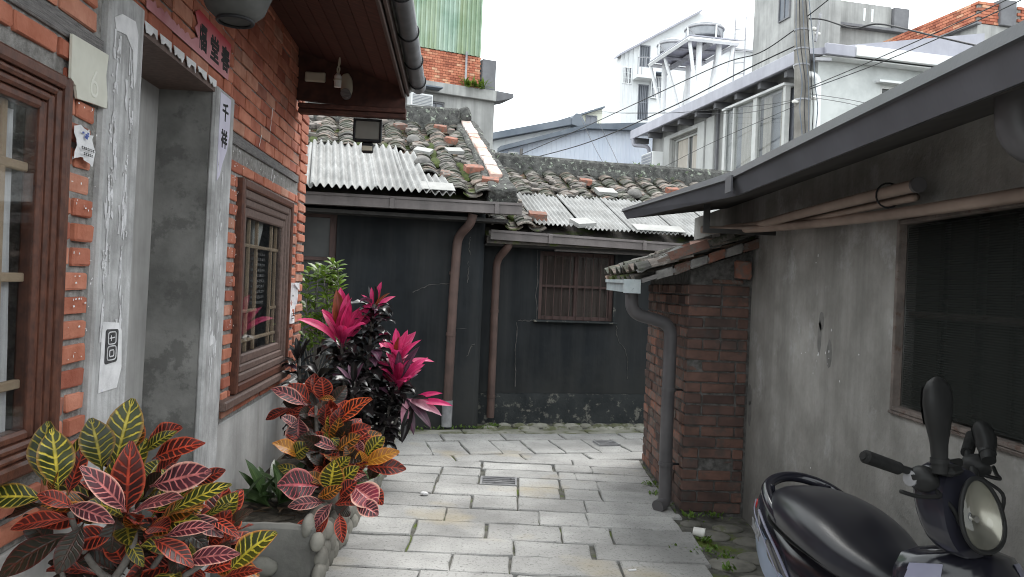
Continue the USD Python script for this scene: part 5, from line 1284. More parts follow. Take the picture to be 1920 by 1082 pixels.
def croton_mat(name, dark, dark2, vein, edge, n=9.0, w=0.17, vw=0.85):
    M[name] = usdkit.material(stage, f"/World/Looks/{name}", {
        "uv": ("uvmap", {"attribute": "st"}), "s": ("separate_xyz", {}), "g": ("geometry", {}), "oi": ("object_info", {}),
        "n": ("noise_texture", {"scale": 28.0, "detail": 4.0}), "n2": ("noise_texture", {"scale": 11.0, "detail": 3.0}),
        "a": ("math", {"math_type": "multiply_add", "value2": 2.0, "value3": -1.0}), "ab": ("math", {"math_type": "absolute"}),
        "k": ("math", {"math_type": "multiply_add", "value2": -0.16}),           # v - 0.16 |u|
        "kn": ("math", {"math_type": "multiply_add", "value2": 0.11}),          # + noise
        "t": ("math", {"math_type": "multiply", "value2": n}), "fr": ("math", {"math_type": "fraction"}),
        "c": ("math", {"math_type": "subtract", "value2": 0.5}), "ca": ("math", {"math_type": "absolute"}),
        "m1": ("map_range", {"from_min": w, "from_max": w * 0.35, "to_min": 0.0, "to_max": 1.0, "clamp": True}),
        "m2": ("map_range", {"from_min": 0.13, "from_max": 0.05, "to_min": 0.0, "to_max": 1.0, "clamp": True}),
        "m3": ("map_range", {"from_min": 0.8, "from_max": 0.97, "to_min": 0.0, "to_max": 1.0, "clamp": True}),
        "mx": ("math", {"math_type": "maximum"}), "mv": ("math", {"math_type": "multiply"}), "n3": ("noise_texture", {"scale": 40.0, "detail": 3.0}), "r3": ("map_range", {"from_min": 0.35, "from_max": 0.65, "to_min": 0.5 * vw, "to_max": 1.2 * vw, "clamp": True}), "r4": ("map_range", {"from_min": 0.0, "from_max": 1.0, "to_min": 0.75, "to_max": 1.15}), "mz": ("math", {"math_type": "multiply", "use_clamp": True}),
        "base": ("rgb_ramp", {"ramp": [(0.35, dark), (0.65, dark2)]}), "v": ("mix", {"color2": vein}), "e": ("mix", {"color2": edge}),
        "mr": ("map_range", {"from_min": 0.0, "from_max": 1.0, "to_min": 0.8, "to_max": 1.2}), "h": ("hsv", {}),
        "b": ("bump", {"strength": 0.5, "distance": 0.004, "invert": True}),
        "p": ("principled_bsdf", {"roughness": 0.38, "specular_ior_level": 0.45}), "tl": ("translucent_bsdf", {}), "x": ("mix_closure", {"fac": 0.14})},
        [("uv.UV", "s.vector"), ("g.position", "n.vector"), ("g.position", "n2.vector"), ("s.x", "a.value1"), ("a.value", "ab.value1"), ("ab.value", "k.value1"), ("s.y", "k.value3"),
         ("n.fac", "kn.value1"), ("k.value", "kn.value3"), ("kn.value", "t.value1"), ("t.value", "fr.value1"), ("fr.value", "c.value1"), ("c.value", "ca.value1"), ("ca.value", "m1.value"),
         ("ab.value", "m2.value"), ("ab.value", "m3.value"), ("m1.result", "mx.value1"), ("m2.result", "mx.value2"), ("mx.value", "mv.value1"), ("n2.fac", "base.fac"), ("base.color", "v.color1"), ("g.position", "n3.vector"), ("n3.fac", "r3.value"), ("r3.result", "mv.value2"), ("oi.random", "r4.value"), ("mv.value", "mz.value1"), ("r4.result", "mz.value2"), ("mz.value", "v.fac"),
         ("v.color", "e.color1"), ("m3.result", "e.fac"), ("oi.random", "mr.value"), ("mr.result", "h.value"), ("e.color", "h.color"), ("h.color", "p.base_color"), ("h.color", "tl.color"),
         ("mx.value", "b.height"), ("b.normal", "p.normal"), ("p.BSDF", "x.closure1"), ("tl.BSDF", "x.closure2")], surface="x.closure")


croton_mat("croton_G", (0.0136, 0.0217, 0.0050), (0.0372, 0.0465, 0.0087), (0.55, 0.44, 0.05), (0.25, 0.14, 0.03))
croton_mat("croton_O", (0.0372, 0.0217, 0.0062), (0.0744, 0.0372, 0.0074), (0.7, 0.24, 0.03), (0.42, 0.1, 0.03))
croton_mat("croton_R", (0.022, 0.006, 0.006), (0.09, 0.012, 0.008), (0.62, 0.075, 0.035), (0.52, 0.09, 0.045))
croton_mat("croton_R2", (0.0279, 0.0087, 0.0112), (0.0620, 0.0124, 0.0149), (0.55, 0.09, 0.11), (0.6, 0.18, 0.17), n=10, w=0.13)
croton_mat("croton_P", (0.0310, 0.0124, 0.0161), (0.0868, 0.0186, 0.0279), (0.66, 0.2, 0.19), (0.78, 0.4, 0.32))
croton_mat("croton_P2", (0.14, 0.015, 0.03), (0.3, 0.03, 0.06), (0.68, 0.22, 0.2), (0.78, 0.45, 0.35))
croton_mat("croton_D", (0.010, 0.011, 0.007), (0.022, 0.018, 0.01), (0.09, 0.022, 0.014), (0.06, 0.012, 0.01), vw=0.6)
croton_mat("croton_Y", (0.0217, 0.0279, 0.0050), (0.0620, 0.0589, 0.0074), (0.62, 0.5, 0.05), (0.5, 0.2, 0.05))
croton_mat("croton_Y2", (0.3, 0.09, 0.012), (0.42, 0.17, 0.02), (0.8, 0.36, 0.03), (0.72, 0.22, 0.03))
croton_mat("croton_O2", (0.0217, 0.0062, 0.0037), (0.0496, 0.0099, 0.0050), (0.75, 0.11, 0.025), (0.75, 0.14, 0.04), n=11)


def leaf_mat(name, c1, c2, mid, rough=0.35, tr=0.15, mw=0.1):
    M[name] = usdkit.material(stage, f"/World/Looks/{name}", {
        "uv": ("uvmap", {"attribute": "st"}), "s": ("separate_xyz", {}), "g": ("geometry", {}), "oi": ("object_info", {}),
        "n": ("noise_texture", {"scale": 14.0, "detail": 4.0}), "st": ("mapping", {"scale": (14, 1.5, 1)}), "sn": ("noise_texture", {"scale": 1.5, "detail": 3.0}),
        "add": ("math", {"math_type": "multiply_add", "value2": 0.5}), "hf": ("math", {"math_type": "multiply", "value2": 0.5}),
        "r": ("rgb_ramp", {"ramp": [(0.35, c1), (0.65, c2)]}),
        "a": ("math", {"math_type": "multiply_add", "value2": 2.0, "value3": -1.0}), "ab": ("math", {"math_type": "absolute"}),
        "m": ("map_range", {"from_min": mw, "from_max": mw * 0.3, "to_min": 0.0, "to_max": 0.8, "clamp": True}), "x": ("mix", {"color2": mid}),
        "mr": ("map_range", {"from_min": 0.0, "from_max": 1.0, "to_min": 0.72, "to_max": 1.25}), "h": ("hsv", {}),
        "p": ("principled_bsdf", {"roughness": rough, "specular_ior_level": 0.4}), "tl": ("translucent_bsdf", {}), "mx": ("mix_closure", {"fac": tr})},
        [("uv.UV", "s.vector"), ("uv.UV", "st.vector"), ("st.vector", "sn.vector"), ("g.position", "n.vector"), ("sn.fac", "hf.value1"), ("n.fac", "add.value1"), ("hf.value", "add.value3"), ("add.value", "r.fac"),
         ("s.x", "a.value1"), ("a.value", "ab.value1"), ("ab.value", "m.value"), ("r.color", "x.color1"), ("m.result", "x.fac"), ("oi.random", "mr.value"), ("mr.result", "h.value"), ("x.color", "h.color"),
         ("h.color", "p.base_color"), ("h.color", "tl.color"), ("p.BSDF", "mx.closure1"), ("tl.BSDF", "mx.closure2")], surface="mx.closure")


leaf_mat("ti_pink", (0.3, 0.01, 0.06), (0.7, 0.05, 0.2), (0.6, 0.1, 0.22), rough=0.42, tr=0.25)
leaf_mat("ti_rust", (0.12, 0.03, 0.012), (0.26, 0.06, 0.02), (0.3, 0.05, 0.05), rough=0.5, tr=0.2)
leaf_mat("ti_dark", (0.007, 0.0075, 0.0075), (0.018, 0.0145, 0.015), (0.022, 0.013, 0.014), rough=0.24, tr=0.04)
leaf_mat("ti_plum", (0.06, 0.03, 0.05), (0.16, 0.07, 0.11), (0.3, 0.12, 0.2), rough=0.35, tr=0.1)
leaf_mat("ti_pale", (0.32, 0.09, 0.16), (0.6, 0.32, 0.38), (0.5, 0.2, 0.3), rough=0.35, tr=0.1)
leaf_mat("shrub_green", (0.05, 0.1, 0.015), (0.16, 0.24, 0.03), (0.2, 0.28, 0.05), rough=0.3, tr=0.25)
leaf_mat("lily_green", (0.03, 0.06, 0.022), (0.07, 0.115, 0.04), (0.1, 0.15, 0.06), rough=0.3, tr=0.12)
leaf_mat("weed_green", (0.05, 0.1, 0.015), (0.12, 0.2, 0.03), (0.15, 0.24, 0.04), rough=0.5, tr=0.2)
leaf_mat("succulent", (0.14, 0.19, 0.12), (0.28, 0.34, 0.24), (0.3, 0.36, 0.26), rough=0.6, tr=0.1)
leaf_mat("dry_leaf", (0.08, 0.05, 0.03), (0.2, 0.14, 0.09), (0.2, 0.13, 0.08), rough=0.8, tr=0.05)
pm("bark_grey", (0.1, 0.09, 0.08), (0.2, 0.185, 0.17), scale=20, rough=0.9, bump=0.6, bscale=60)


def leaf(base, tip, width, normal, sag=0.12, fold=0.25, wide=0.45, nv=9, nu=5, stalk=0.1, wave=0.0, tipw=0.0, roll=0.0):
    """Leaf from base to tip; normal ~ its upper face. wide: where along it is broadest; sag bends it back along -normal; fold lifts the margins."""
    B, T = np.asarray(base, float), np.asarray(tip, float)
    ax = T - B
    L = np.linalg.norm(ax) + 1e-9
    ax /= L
    nrm = np.asarray(normal, float)
    nrm = nrm - ax * (nrm @ ax)
    nrm /= np.linalg.norm(nrm) + 1e-9
    sd = np.cross(ax, nrm)
    v = np.linspace(0, 1, nv)
    u = np.linspace(-1, 1, nu)
    prof = np.where(v < stalk, 0.05, 0)
    vv = np.clip((v - stalk) / (1 - stalk), 0, 1)
    p = math.log(0.5) / math.log(wide)
    prof = np.maximum(prof, np.sin(np.pi * vv**p) ** 0.75 * 1.0)
    prof[-1] = tipw
    V, U = np.meshgrid(v, u, indexing="ij")
    W = prof[:, None] * width / 2 * U
    ph = rng.uniform(0, 6)
    H = -sag * L * (V**2 - 0.0) + fold * np.abs(W) + wave * width * np.sin(V * 14 + ph + 1.5 * np.sign(U)) * np.abs(U) * 0.5 + roll * width * U * V
    P = B + V[..., None] * L * ax + W[..., None] * sd + (H + sag * L * V)[..., None] * nrm * 1.0
    f = grid_surface(P)[1]
    return P.reshape(-1, 3), f, np.stack([(U.ravel() + 1) / 2, V.ravel()], 1)


EYEP = np.array([0, 0, EYE])


def put_leaf(parent, name, mat, *a, **k):
    return MB().add(*leaf(*a, **k)).put(name, mat, parent, smooth=True, uv=True)


def croton(label, leaves, stems, extra, group=None, seed=1):
    t = thing("croton_bush", label, "shrub", group)
    r = np.random.default_rng(seed)
    for i, (bx, by, bz, tx, ty, tz, w, k) in enumerate(leaves):
        B, T = np.array([bx, by, bz]), np.array([tx, ty, tz])
        ax = (T - B) / (np.linalg.norm(T - B) + 1e-9)
        T = T + ax * 0.02
        B = B - ax * 0.012
        eye = EYEP - (B + T) / 2
        eye /= np.linalg.norm(eye)
        nrm = 0.75 * eye + 0.55 * Z3 + r.normal(0, 0.22, 3)
        put_leaf(t, "leaf", f"croton_{k}", B, T, w * 1.14, nrm, sag=0.25 + r.uniform(0, 0.25), fold=r.uniform(0.1, 0.35), wide=r.uniform(0.48, 0.58), nv=12, nu=7, stalk=0.07, wave=r.uniform(0.02, 0.1), tipw=0.12)
    for c, R, n, L, kinds in extra:
        for i in range(n):
            d = r.normal(0, 1, 3)
            d[2] = abs(d[2]) * 0.6 - 0.25
            d /= np.linalg.norm(d)
            B = np.array(c) + d * R * r.uniform(0.1, 0.5)
            T = B + d * L * r.uniform(0.7, 1.1)
            put_leaf(t, "leaf", f"croton_{kinds[i % len(kinds)]}", B, T, L * r.uniform(0.42, 0.55), Z3 + r.normal(0, 0.5, 3) + 0.4 * (EYEP - B), sag=0.3, fold=0.2, wide=0.52, nv=9, nu=5, wave=0.06, tipw=0.1)
    for pts, rad in stems:
        MB().tube(smoothpath(pts, 5), np.linspace(rad, rad * 0.7, (len(pts) - 1) * 5 + 1), 8).put("branch", "bark_grey", t, smooth=True)
    return t


croton("large croton with green, pink and dark red veined leaves in the left foreground", CROTON_FRONT,
       [([(-1.13, 2.4, 0.0), (-1.14, 2.38, 0.3), (-1.12, 2.35, 0.55), (-1.13, 2.3, 0.64)], 0.017), ([(-1.13, 2.3, 0.64), (-1.17, 2.28, 0.68), (-1.2, 2.25, 0.76), (-1.22, 2.22, 0.86)], 0.011),
        ([(-1.13, 2.3, 0.64), (-1.08, 2.27, 0.71), (-1.05, 2.25, 0.78), (-1.06, 2.25, 0.87)], 0.012), ([(-1.13, 2.3, 0.62), (-1.04, 2.32, 0.66), (-0.98, 2.33, 0.74), (-0.9, 2.36, 0.78)], 0.01),
        ([(-1.12, 2.35, 0.5), (-1.0, 2.3, 0.6), (-0.9, 2.28, 0.68), (-0.84, 2.3, 0.72)], 0.011), ([(-1.14, 2.38, 0.3), (-1.22, 2.3, 0.5), (-1.26, 2.25, 0.7)], 0.01)],
       [((-1.15, 2.42, 0.82), 0.24, 44, 0.17, "DRGROGD"), ((-0.92, 2.4, 0.68), 0.2, 30, 0.15, "DRGRO"), ((-1.12, 2.38, 0.62), 0.2, 34, 0.15, "DRD"), ((-1.05, 2.3, 0.8), 0.14, 16, 0.14, "ROG")], seed=11)
croton("smaller croton with red and orange veined leaves over the planter's front corner", CROTON_MID,
       [([(-1.05, 4.6, 0.2), (-1.06, 4.6, 0.4), (-1.1, 4.6, 0.6), (-1.14, 4.7, 0.78)], 0.016), ([(-1.05, 4.6, 0.3), (-0.98, 4.5, 0.45), (-0.95, 4.4, 0.5)], 0.012), ([(-1.06, 4.6, 0.4), (-0.95, 4.6, 0.55), (-0.88, 4.6, 0.62)], 0.01), ([(-1.1, 4.6, 0.6), (-1.02, 4.62, 0.68)], 0.008)],
       [((-1.02, 4.62, 0.52), 0.24, 50, 0.19, "DRRDO"), ((-1.12, 4.8, 0.72), 0.17, 26, 0.17, "RDR"), ((-0.98, 4.5, 0.42), 0.18, 26, 0.17, "RDR")], seed=12)


def ti_plant(label, stem, crown, crown_mats, n_crown, L, z_from, n_dark, dark_len, seed, up=0.9):
    """Cordyline: a stem ringed with dark curled leaves and a coloured crown."""
    t = thing("cordyline_plant", label, "plant")
    r = np.random.default_rng(seed)
    P = smoothpath(stem, 8)
    MB().tube(P, 0.014, 7).put("stem", "bark_grey", t, smooth=True)
    zs = P[:, 2]
    top = P[-1]
    for i in range(n_dark):
        z = z_from + (top[2] - z_from) * (i + r.random()) / n_dark
        c = np.array([np.interp(z, zs, P[:, 0]), np.interp(z, zs, P[:, 1]), z])
        a = i * 2.399 + r.normal(0, 0.2)
        d = np.array([math.cos(a), math.sin(a), 0])
        l = dark_len * r.uniform(0.95, 1.4)
        B = c + d * 0.012
        T = B + d * l * 0.8 + Z3 * l * r.uniform(-0.35, 0.2)
        put_leaf(t, "lower_leaf", "ti_dark" if r.random() > 0.07 else "ti_plum", B, T, l * r.uniform(0.34, 0.46), Z3 + 0.15 * d, sag=0.55, fold=0.3, wide=0.5, nv=7, nu=5, stalk=0.08, wave=0.12, roll=r.uniform(-0.35, 0.35))
    for i in range(n_crown):
        a = i * 2.399 + r.normal(0, 0.2)
        k = (i + 0.5) / n_crown
        el = min(1.5, up * (1 - 0.6 * k) * math.pi / 2 + r.normal(0, 0.2))
        d = np.array([math.cos(a) * math.cos(el), math.sin(a) * math.cos(el), math.sin(el)])
        l = L * r.uniform(0.8, 1.15)
        B = top + np.array([math.cos(a), math.sin(a), 0]) * 0.01 - Z3 * 0.07 * k
        eye = EYEP - B
        nrm = Z3 * 0.9 + 0.5 * eye / np.linalg.norm(eye) - 0.2 * d
        put_leaf(t, "crown_leaf", crown_mats[int(r.random() * len(crown_mats))], B, B + d * l, l * r.uniform(0.2, 0.29), nrm, sag=0.18 + 0.3 * k, fold=0.45, wide=0.5, nv=9, nu=5, stalk=0.12, wave=0.03)
    return t


PK = ["ti_pink"] * 8 + ["ti_rust"]
ti_plant("cordyline with the tallest bright pink crown, in front of the green shrub", [(-1.2, 5.85, 0.2), (-1.22, 5.88, 0.6), (-1.255, 5.9, 1.08)], None, PK, 20, 0.37, 0.3, 90, 0.17, 21, up=1.0)
ti_plant("cordyline column of dark curled leaves with a tiny red tip, tallest stem of the group", [(-1.08, 6.02, 0.2), (-1.08, 6.0, 0.7), (-1.045, 6.0, 1.36)], None, ["ti_pink", "ti_pink", "ti_rust", "ti_dark"], 9, 0.18, 0.3, 140, 0.165, 22)
ti_plant("cordyline leaning right with pink crown nearest the brown downpipe", [(-0.98, 5.95, 0.2), (-0.92, 6.05, 0.5), (-0.85, 6.1, 0.76)], None, PK + ["ti_plum", "ti_pale"], 25, 0.3, 0.3, 75, 0.15, 23, up=0.75)
ti_plant("cordyline with a pink and rust crown behind the dark leaf column", [(-0.98, 6.2, 0.2), (-0.92, 6.2, 0.6), (-0.88, 6.2, 0.92)], None, PK, 17, 0.28, 0.3, 60, 0.14, 24, up=0.85)
ti_plant("small all dark cordyline against the sill of the small window", [(-1.4, 5.5, 0.2), (-1.44, 5.5, 0.6), (-1.46, 5.48, 0.98)], None, ["ti_dark", "ti_plum", "ti_dark"], 10, 0.17, 0.4, 52, 0.13, 25)
ti_plant("low dark bushy cordyline between the croton and the pink crowns", [(-1.1, 5.4, 0.2), (-1.08, 5.42, 0.5), (-1.06, 5.42, 0.84)], None, ["ti_dark", "ti_dark", "ti_plum"], 9, 0.16, 0.3, 62, 0.16, 26)
# drooping plum and pale leaves at the right of the group
t = thing("cordyline_plant", "drooping grey plum and pale pink cordyline leaves hanging over the paving edge", "plant")
MB().tube(smoothpath([(-0.95, 6.05, 0.2), (-0.86, 6.08, 0.45), (-0.8, 6.1, 0.66)], 6), 0.012, 7).put("stem", "bark_grey", t, smooth=True)
for i, (dx, dz, l, m) in enumerate([(0.1, -0.28, 0.3, "ti_plum"), (0.02, -0.25, 0.27, "ti_pale"), (0.22, -0.2, 0.32, "ti_plum"), (0.2, -0.08, 0.3, "ti_pale"), (0.27, -0.1, 0.3, "ti_pale"), (0.16, 0.03, 0.24, "ti_dark"), (0.25, 0.08, 0.22, "ti_pink"), (-0.05, -0.3, 0.3, "ti_dark"), (0.12, -0.15, 0.28, "ti_dark"), (0.3, 0.0, 0.27, "ti_pink"), (-0.1, -0.2, 0.2, "ti_dark")]):
    B = np.array([-0.8 + 0.01 * i, 6.08 - 0.01 * (i % 4), 0.66 - 0.005 * i])
    put_leaf(t, "leaf", m, B, B + np.array([dx, -0.1 - 0.03 * (i % 3), dz]), l * 0.24, [0.2, -0.7, 0.7], sag=0.3, fold=0.3, wide=0.45, nv=9, nu=5, stalk=0.1, wave=0.04)
# green shrub behind
t = thing("green_shrub", "glossy light green shrub at the corner of the brick house behind the pink leaves", "shrub")
r = np.random.default_rng(31)
for i in range(30):
    z = r.uniform(0.9, 1.62) if i > 2 else 1.5
    c = np.array([-1.7 + r.uniform(-0.1, 0.18) * (1.5 - 0.8 * (z - 0.9)), 6.95 + r.uniform(-0.15, 0.2), z])
    if i == 0:
        c = np.array([-1.7, 6.9, 1.56])
    MB().tube(smoothpath([(-1.72, 7.0, max(0.2, z - 0.5)), c - [0, 0, 0.12], c + [0, 0, 0.06]], 4), 0.005, 5).put("twig", "bark_grey", t)
    for k in range(11):
        a = k * 2.399 + r.normal(0, 0.2)
        B = c + Z3 * (0.012 * k - 0.06)
        d = np.array([math.cos(a), math.sin(a), r.uniform(0.0, 0.7)])
        put_leaf(t, "leaf", "shrub_green", B, B + d * r.uniform(0.08, 0.12), 0.045, Z3 + 0.3 * (EYEP - B) / 7, sag=0.2, fold=0.25, wide=0.5, nv=5, nu=3, stalk=0.08) if i * 11 + k < 297 else None
# lily-like plants in the bed by the wall
t = thing("leafy_plant", "clump of dark green broad blade leaves in the bed against the plinth", "plant")
for i in range(34):
    a = r.uniform(0, 6.28)
    B = np.array([-1.34 + r.uniform(-0.12, 0.12), 4.5 + r.uniform(-0.12, 0.15), 0.24])
    el = r.uniform(0.3, 1.25)
    l = r.uniform(0.14, 0.32)
    d = np.array([math.cos(a) * math.cos(el), math.sin(a) * math.cos(el), math.sin(el)])
    if (B + d * l)[0] < -1.52:
        d[0] = abs(d[0])
    put_leaf(t, "leaf", "lily_green", B, B + d * l, l * r.uniform(0.18, 0.3), Z3 + 0.5 * (EYEP - B) / 4.5, sag=0.3, fold=0.3, wide=0.42, nv=8, nu=5, stalk=0.2, wave=0.02)
t = thing("leafy_plant", "broad green leaves under the orange croton leaves beside the paving", "plant")
for i in range(22):
    a = r.uniform(0, 6.28)
    B = np.array([-1.02 + r.uniform(-0.1, 0.08), 5.0 + r.uniform(-0.25, 0.3), 0.24])
    el = r.uniform(0.3, 1.0)
    l = r.uniform(0.18, 0.3)
    d = np.array([math.cos(a) * math.cos(el), math.sin(a) * math.cos(el), math.sin(el)])
    put_leaf(t, "leaf", "lily_green", B, B + d * l, l * r.uniform(0.24, 0.34), Z3 + 0.5 * (EYEP - B) / 5, sag=0.35, fold=0.25, wide=0.45, nv=8, nu=5, stalk=0.15)
# planter bed edged with river stones
t = thing("planter_bed", "raised planting bed edged with rounded river stones along the brick house", "planter")
edge = lambda y: -0.95 - 0.012 * max(0, y - 4.1) - (0.09 * max(0, y - 6.3))
ys = np.linspace(4.12, 8.0, 24)
R = [[(-1.5 - 0.0745 * (y - 4) - 0.02, y, -0.05), (edge(y) - 0.0, y, -0.05), (edge(y) - 0.03, y, 0.22), (edge(y) - 0.1, y, 0.255), (edge(y) - 0.16, y, 0.22), (-1.5 - 0.0745 * (y - 4) - 0.02, y, 0.22)] for y in ys]
v, f = loft(R)
MB().add(v, f).put("bed_wall", "cobble_mortar", t, smooth=30)
v = chbox((-1.51, 4.06, -0.05), (-0.965, 4.118, 0.262), 0.02)
m = trimesh.Trimesh(*v).subdivide().subdivide().subdivide()
q = np.asarray(m.vertices)
q = q + (meshkit.fbm(q * 9, 3)[:, None] - 0.5) * [0.02, 0.02, 0.03]
MB().add(q, m.faces).put("end_wall", "planter_concrete", t, smooth=50)
g = np.array([[[x, y, 0.232 + 0.03 * meshkit.fbm(np.array([x * 9, y * 9, 0.0]), 3) + 0.0] for x in np.linspace(-1.62 - 0.0745 * (y - 5), edge(y) - 0.12, 10)] for y in np.linspace(4.12, 7.95, 60)])
v, f = grid_surface(g)
MB().add(v, f[:, ::-1]).put("soil", "soil", t, smooth=True)
r = np.random.default_rng(41)
n_st = 0
for row, (z, sx) in enumerate(((0.035, 0.012), (0.11, 0.006), (0.185, -0.01), (0.25, -0.055))):
    y = 4.06 + 0.05 * (row % 2)
    while y < 7.6:
        l = r.uniform(0.05, 0.07)
        ico = trimesh.creation.icosphere(2, 1.0)
        p = np.asarray(ico.vertices) * (0.85 + 0.3 * meshkit.fbm(np.asarray(ico.vertices) * 0.9 + n_st * 3.3, 2)[:, None])
        p = p * [0.036, l, r.uniform(0.04, 0.052)]
        tl = r.uniform(0.3, 0.8)
        p = p @ np.array([[1, 0, 0], [0, math.cos(tl), math.sin(tl)], [0, -math.sin(tl), math.cos(tl)]])
        MB().add(p + [edge(y) + sx + r.normal(0, 0.006), y, z + r.normal(0, 0.008)], ico.faces).put("stone", "cobble", t, smooth=True)
        y += l * 1.75
        n_st += 1
MB().add(*rock(0.07, 0.05, 0.05, 9, lambda q: q + [-1.22, 4.045, 0.05])).put("stone", "cobble", t, smooth=True)
b = MB()
for i in range(70):
    c = np.array([r.uniform(-1.5, -1.0), r.uniform(4.15, 5.4), 0.262])
    a = r.uniform(0, 6.28)
    d = np.array([math.cos(a), math.sin(a), r.uniform(-0.1, 0.2)])
    b.add(*leaf(c, c + d * r.uniform(0.04, 0.1), r.uniform(0.015, 0.035), Z3 + r.normal(0, 0.3, 3), nv=5, nu=3, sag=r.uniform(-0.3, 0.3)))
b.put("dry_leaves", "dry_leaf", smooth=True, uv=True, label="dry brown fallen leaves on the soil of the planting bed", cat="leaf litter", kind="stuff")


def weeds(label, spots, seed, mat="weed_green", size=0.03):
    r = np.random.default_rng(seed)
    b = MB()
    for x, y, z, R, n in spots:
        for i in range(n):
            c = np.array([x + r.normal(0, R * 0.5), y + r.normal(0, R * 0.5), z])
            a, el = r.uniform(0, 6.28), r.uniform(0.1, 1.2)
            d = np.array([math.cos(a) * math.cos(el), math.sin(a) * math.cos(el), math.sin(el)])
            l = size * r.uniform(0.6, 1.6)
            b.add(*leaf(c, c + d * l, l * r.uniform(0.35, 0.6), Z3, nv=4, nu=3, sag=0.2))
    b.put("weeds", mat, smooth=True, uv=True, label=label, cat="weeds", kind="stuff")


weeds("small green weeds in the joints at the foot of the brick shed and right wall", [(1.3, 5.44, 0.0, 0.08, 36), (1.45, 5.46, 0.0, 0.08, 30), (1.24, 4.75, -0.01, 0.07, 30), (1.31, 4.64, -0.01, 0.06, 34), (1.28, 4.45, -0.01, 0.05, 18), (1.1, 4.78, -0.01, 0.09, 16), (1.17, 6.0, 0.0, 0.06, 30), (1.17, 6.3, 0.0, 0.06, 25), (1.27, 4.96, -0.01, 0.05, 22), (1.19, 5.7, 0.0, 0.04, 24)], 51)
wsp = [(*f14(a, 8.24 + 0.05 * math.sin(a * 5)), 0.0, 0.07, 14) for a in np.arange(0.75, 1.95, 0.12)]
wsp += [(*f14(1.95, 8.4), 0.0, 0.08, 70)]
weeds("tufts of weeds along the foot of the dark houses", wsp, 52)
sp = []
r = np.random.default_rng(53)
for i in range(70):
    a = r.uniform(1.9, 5.2)
    q = HW([[a, 10.72 + r.uniform(-0.08, 0.05), 3.12 + r.uniform(0.0, 0.2)]])[0]
    sp.append((*q, 0.05, 9))
weeds("pale succulent rosettes growing along the lower roof ridge", sp, 54, "succulent", 0.07)
b = MB()
for pl, cells in ((PA, [(0.57, 9.4), (1.12, 9.0), (1.12, 9.3), (1.12, 9.6), (1.4, 8.9), (1.4, 8.6), (0.3, 9.5), (-0.25, 9.5)]), (PB, [(2.35, 9.75), (2.35, 10.0), (2.62, 9.7), (3.2, 9.8), (2.0, 9.2), (2.0, 8.8), (4.3, 9.9)])):
    for a, n in cells:
        T = roof_frame(a, n, pl[1] + pl[2] * (n - pl[0]) + 0.06, pl[2])
        v, f = rock(0.07, 0.17, 0.045, int(a * 31 + n), T)
        b.add(v, f)
b.put("roof_moss", "moss", smooth=True, label="green moss cushions growing in the tile valleys of both roofs", cat="moss", kind="stuff")
# ================================================================== scooter
pm("scooter_black", (0.006, 0.006, 0.009), (0.010, 0.010, 0.014), scale=3, rough=0.16, bump=0.0, coat=0.3, spec=0.4)
pm("scooter_seat", (0.009, 0.009, 0.012), (0.014, 0.014, 0.018), scale=6, rough=0.27, bump=0.1, bscale=220, bdist=0.002, spots=((0.05, 0.05, 0.055), 70, 0.7, 0.5))
pm("scooter_lilac", (0.17, 0.17, 0.23), (0.22, 0.22, 0.29), scale=3, rough=0.3, bump=0.0)
pm("scooter_blue", (0.11, 0.15, 0.22), (0.15, 0.19, 0.27), scale=3, rough=0.3, bump=0.0, coat=0.4)
pm("scooter_trim", (0.009, 0.009, 0.009), (0.016, 0.016, 0.016), scale=6, rough=0.5, bump=0.08, bscale=120, spec=0.22)
pm("rubber", (0.010, 0.010, 0.010), (0.017, 0.017, 0.017), scale=20, rough=0.8, bump=0.3, spec=0.2)
pm("reflector_bowl", (0.24, 0.23, 0.2), (0.32, 0.31, 0.275), scale=3, rough=0.22, bump=0.0, metal=0.75)
pm("scooter_lens", (0.35, 0.34, 0.32), (0.45, 0.44, 0.42), scale=3, rough=0.15, bump=0.0)
pm("tail_red", (0.25, 0.01, 0.01), (0.35, 0.02, 0.02), scale=3, rough=0.2, bump=0.0)
M["clear_lens"] = usdkit.material(stage, "/World/Looks/clear_lens", {
    "t": ("transparent_bsdf", {"color": (0.95, 0.95, 0.93)}), "g": ("glossy_bsdf", {"roughness": 0.04}), "f": ("layer_weight", {"blend": 0.5}), "pw": ("math", {"math_type": "power", "value2": 3.0}), "sc": ("math", {"math_type": "multiply_add", "value2": 0.6, "value3": 0.05}), "m": ("mix_closure", {})},
    [("f.facing", "pw.value1"), ("pw.value", "sc.value1"), ("sc.value", "m.fac"), ("t.BSDF", "m.closure1"), ("g.BSDF", "m.closure2")], surface="m.closure")
_f = np.array([0.1, -1.0, 0.0])
_f /= np.linalg.norm(_f)
_l = np.array([-_f[1], _f[0], 0])
SC = frame((1.295, 2.76, 0), _f * 0.95, _l * 0.95, (0, 0, 0.915))     # x ahead, y to the rider's left, z up
STEER = math.radians(32)
SH = (0.47, 0.0)
_cs, _ss = math.cos(STEER), math.sin(STEER)


def HB(q):
    """Steered frame: turned about the column."""
    q = np.asarray(q, float).reshape(-1, 3)
    return SC(np.column_stack([SH[0] + q[:, 0] * _cs - q[:, 1] * _ss, SH[1] + q[:, 0] * _ss + q[:, 1] * _cs, q[:, 2] + 0.09 * (q[:, 2] > 0.75)]))


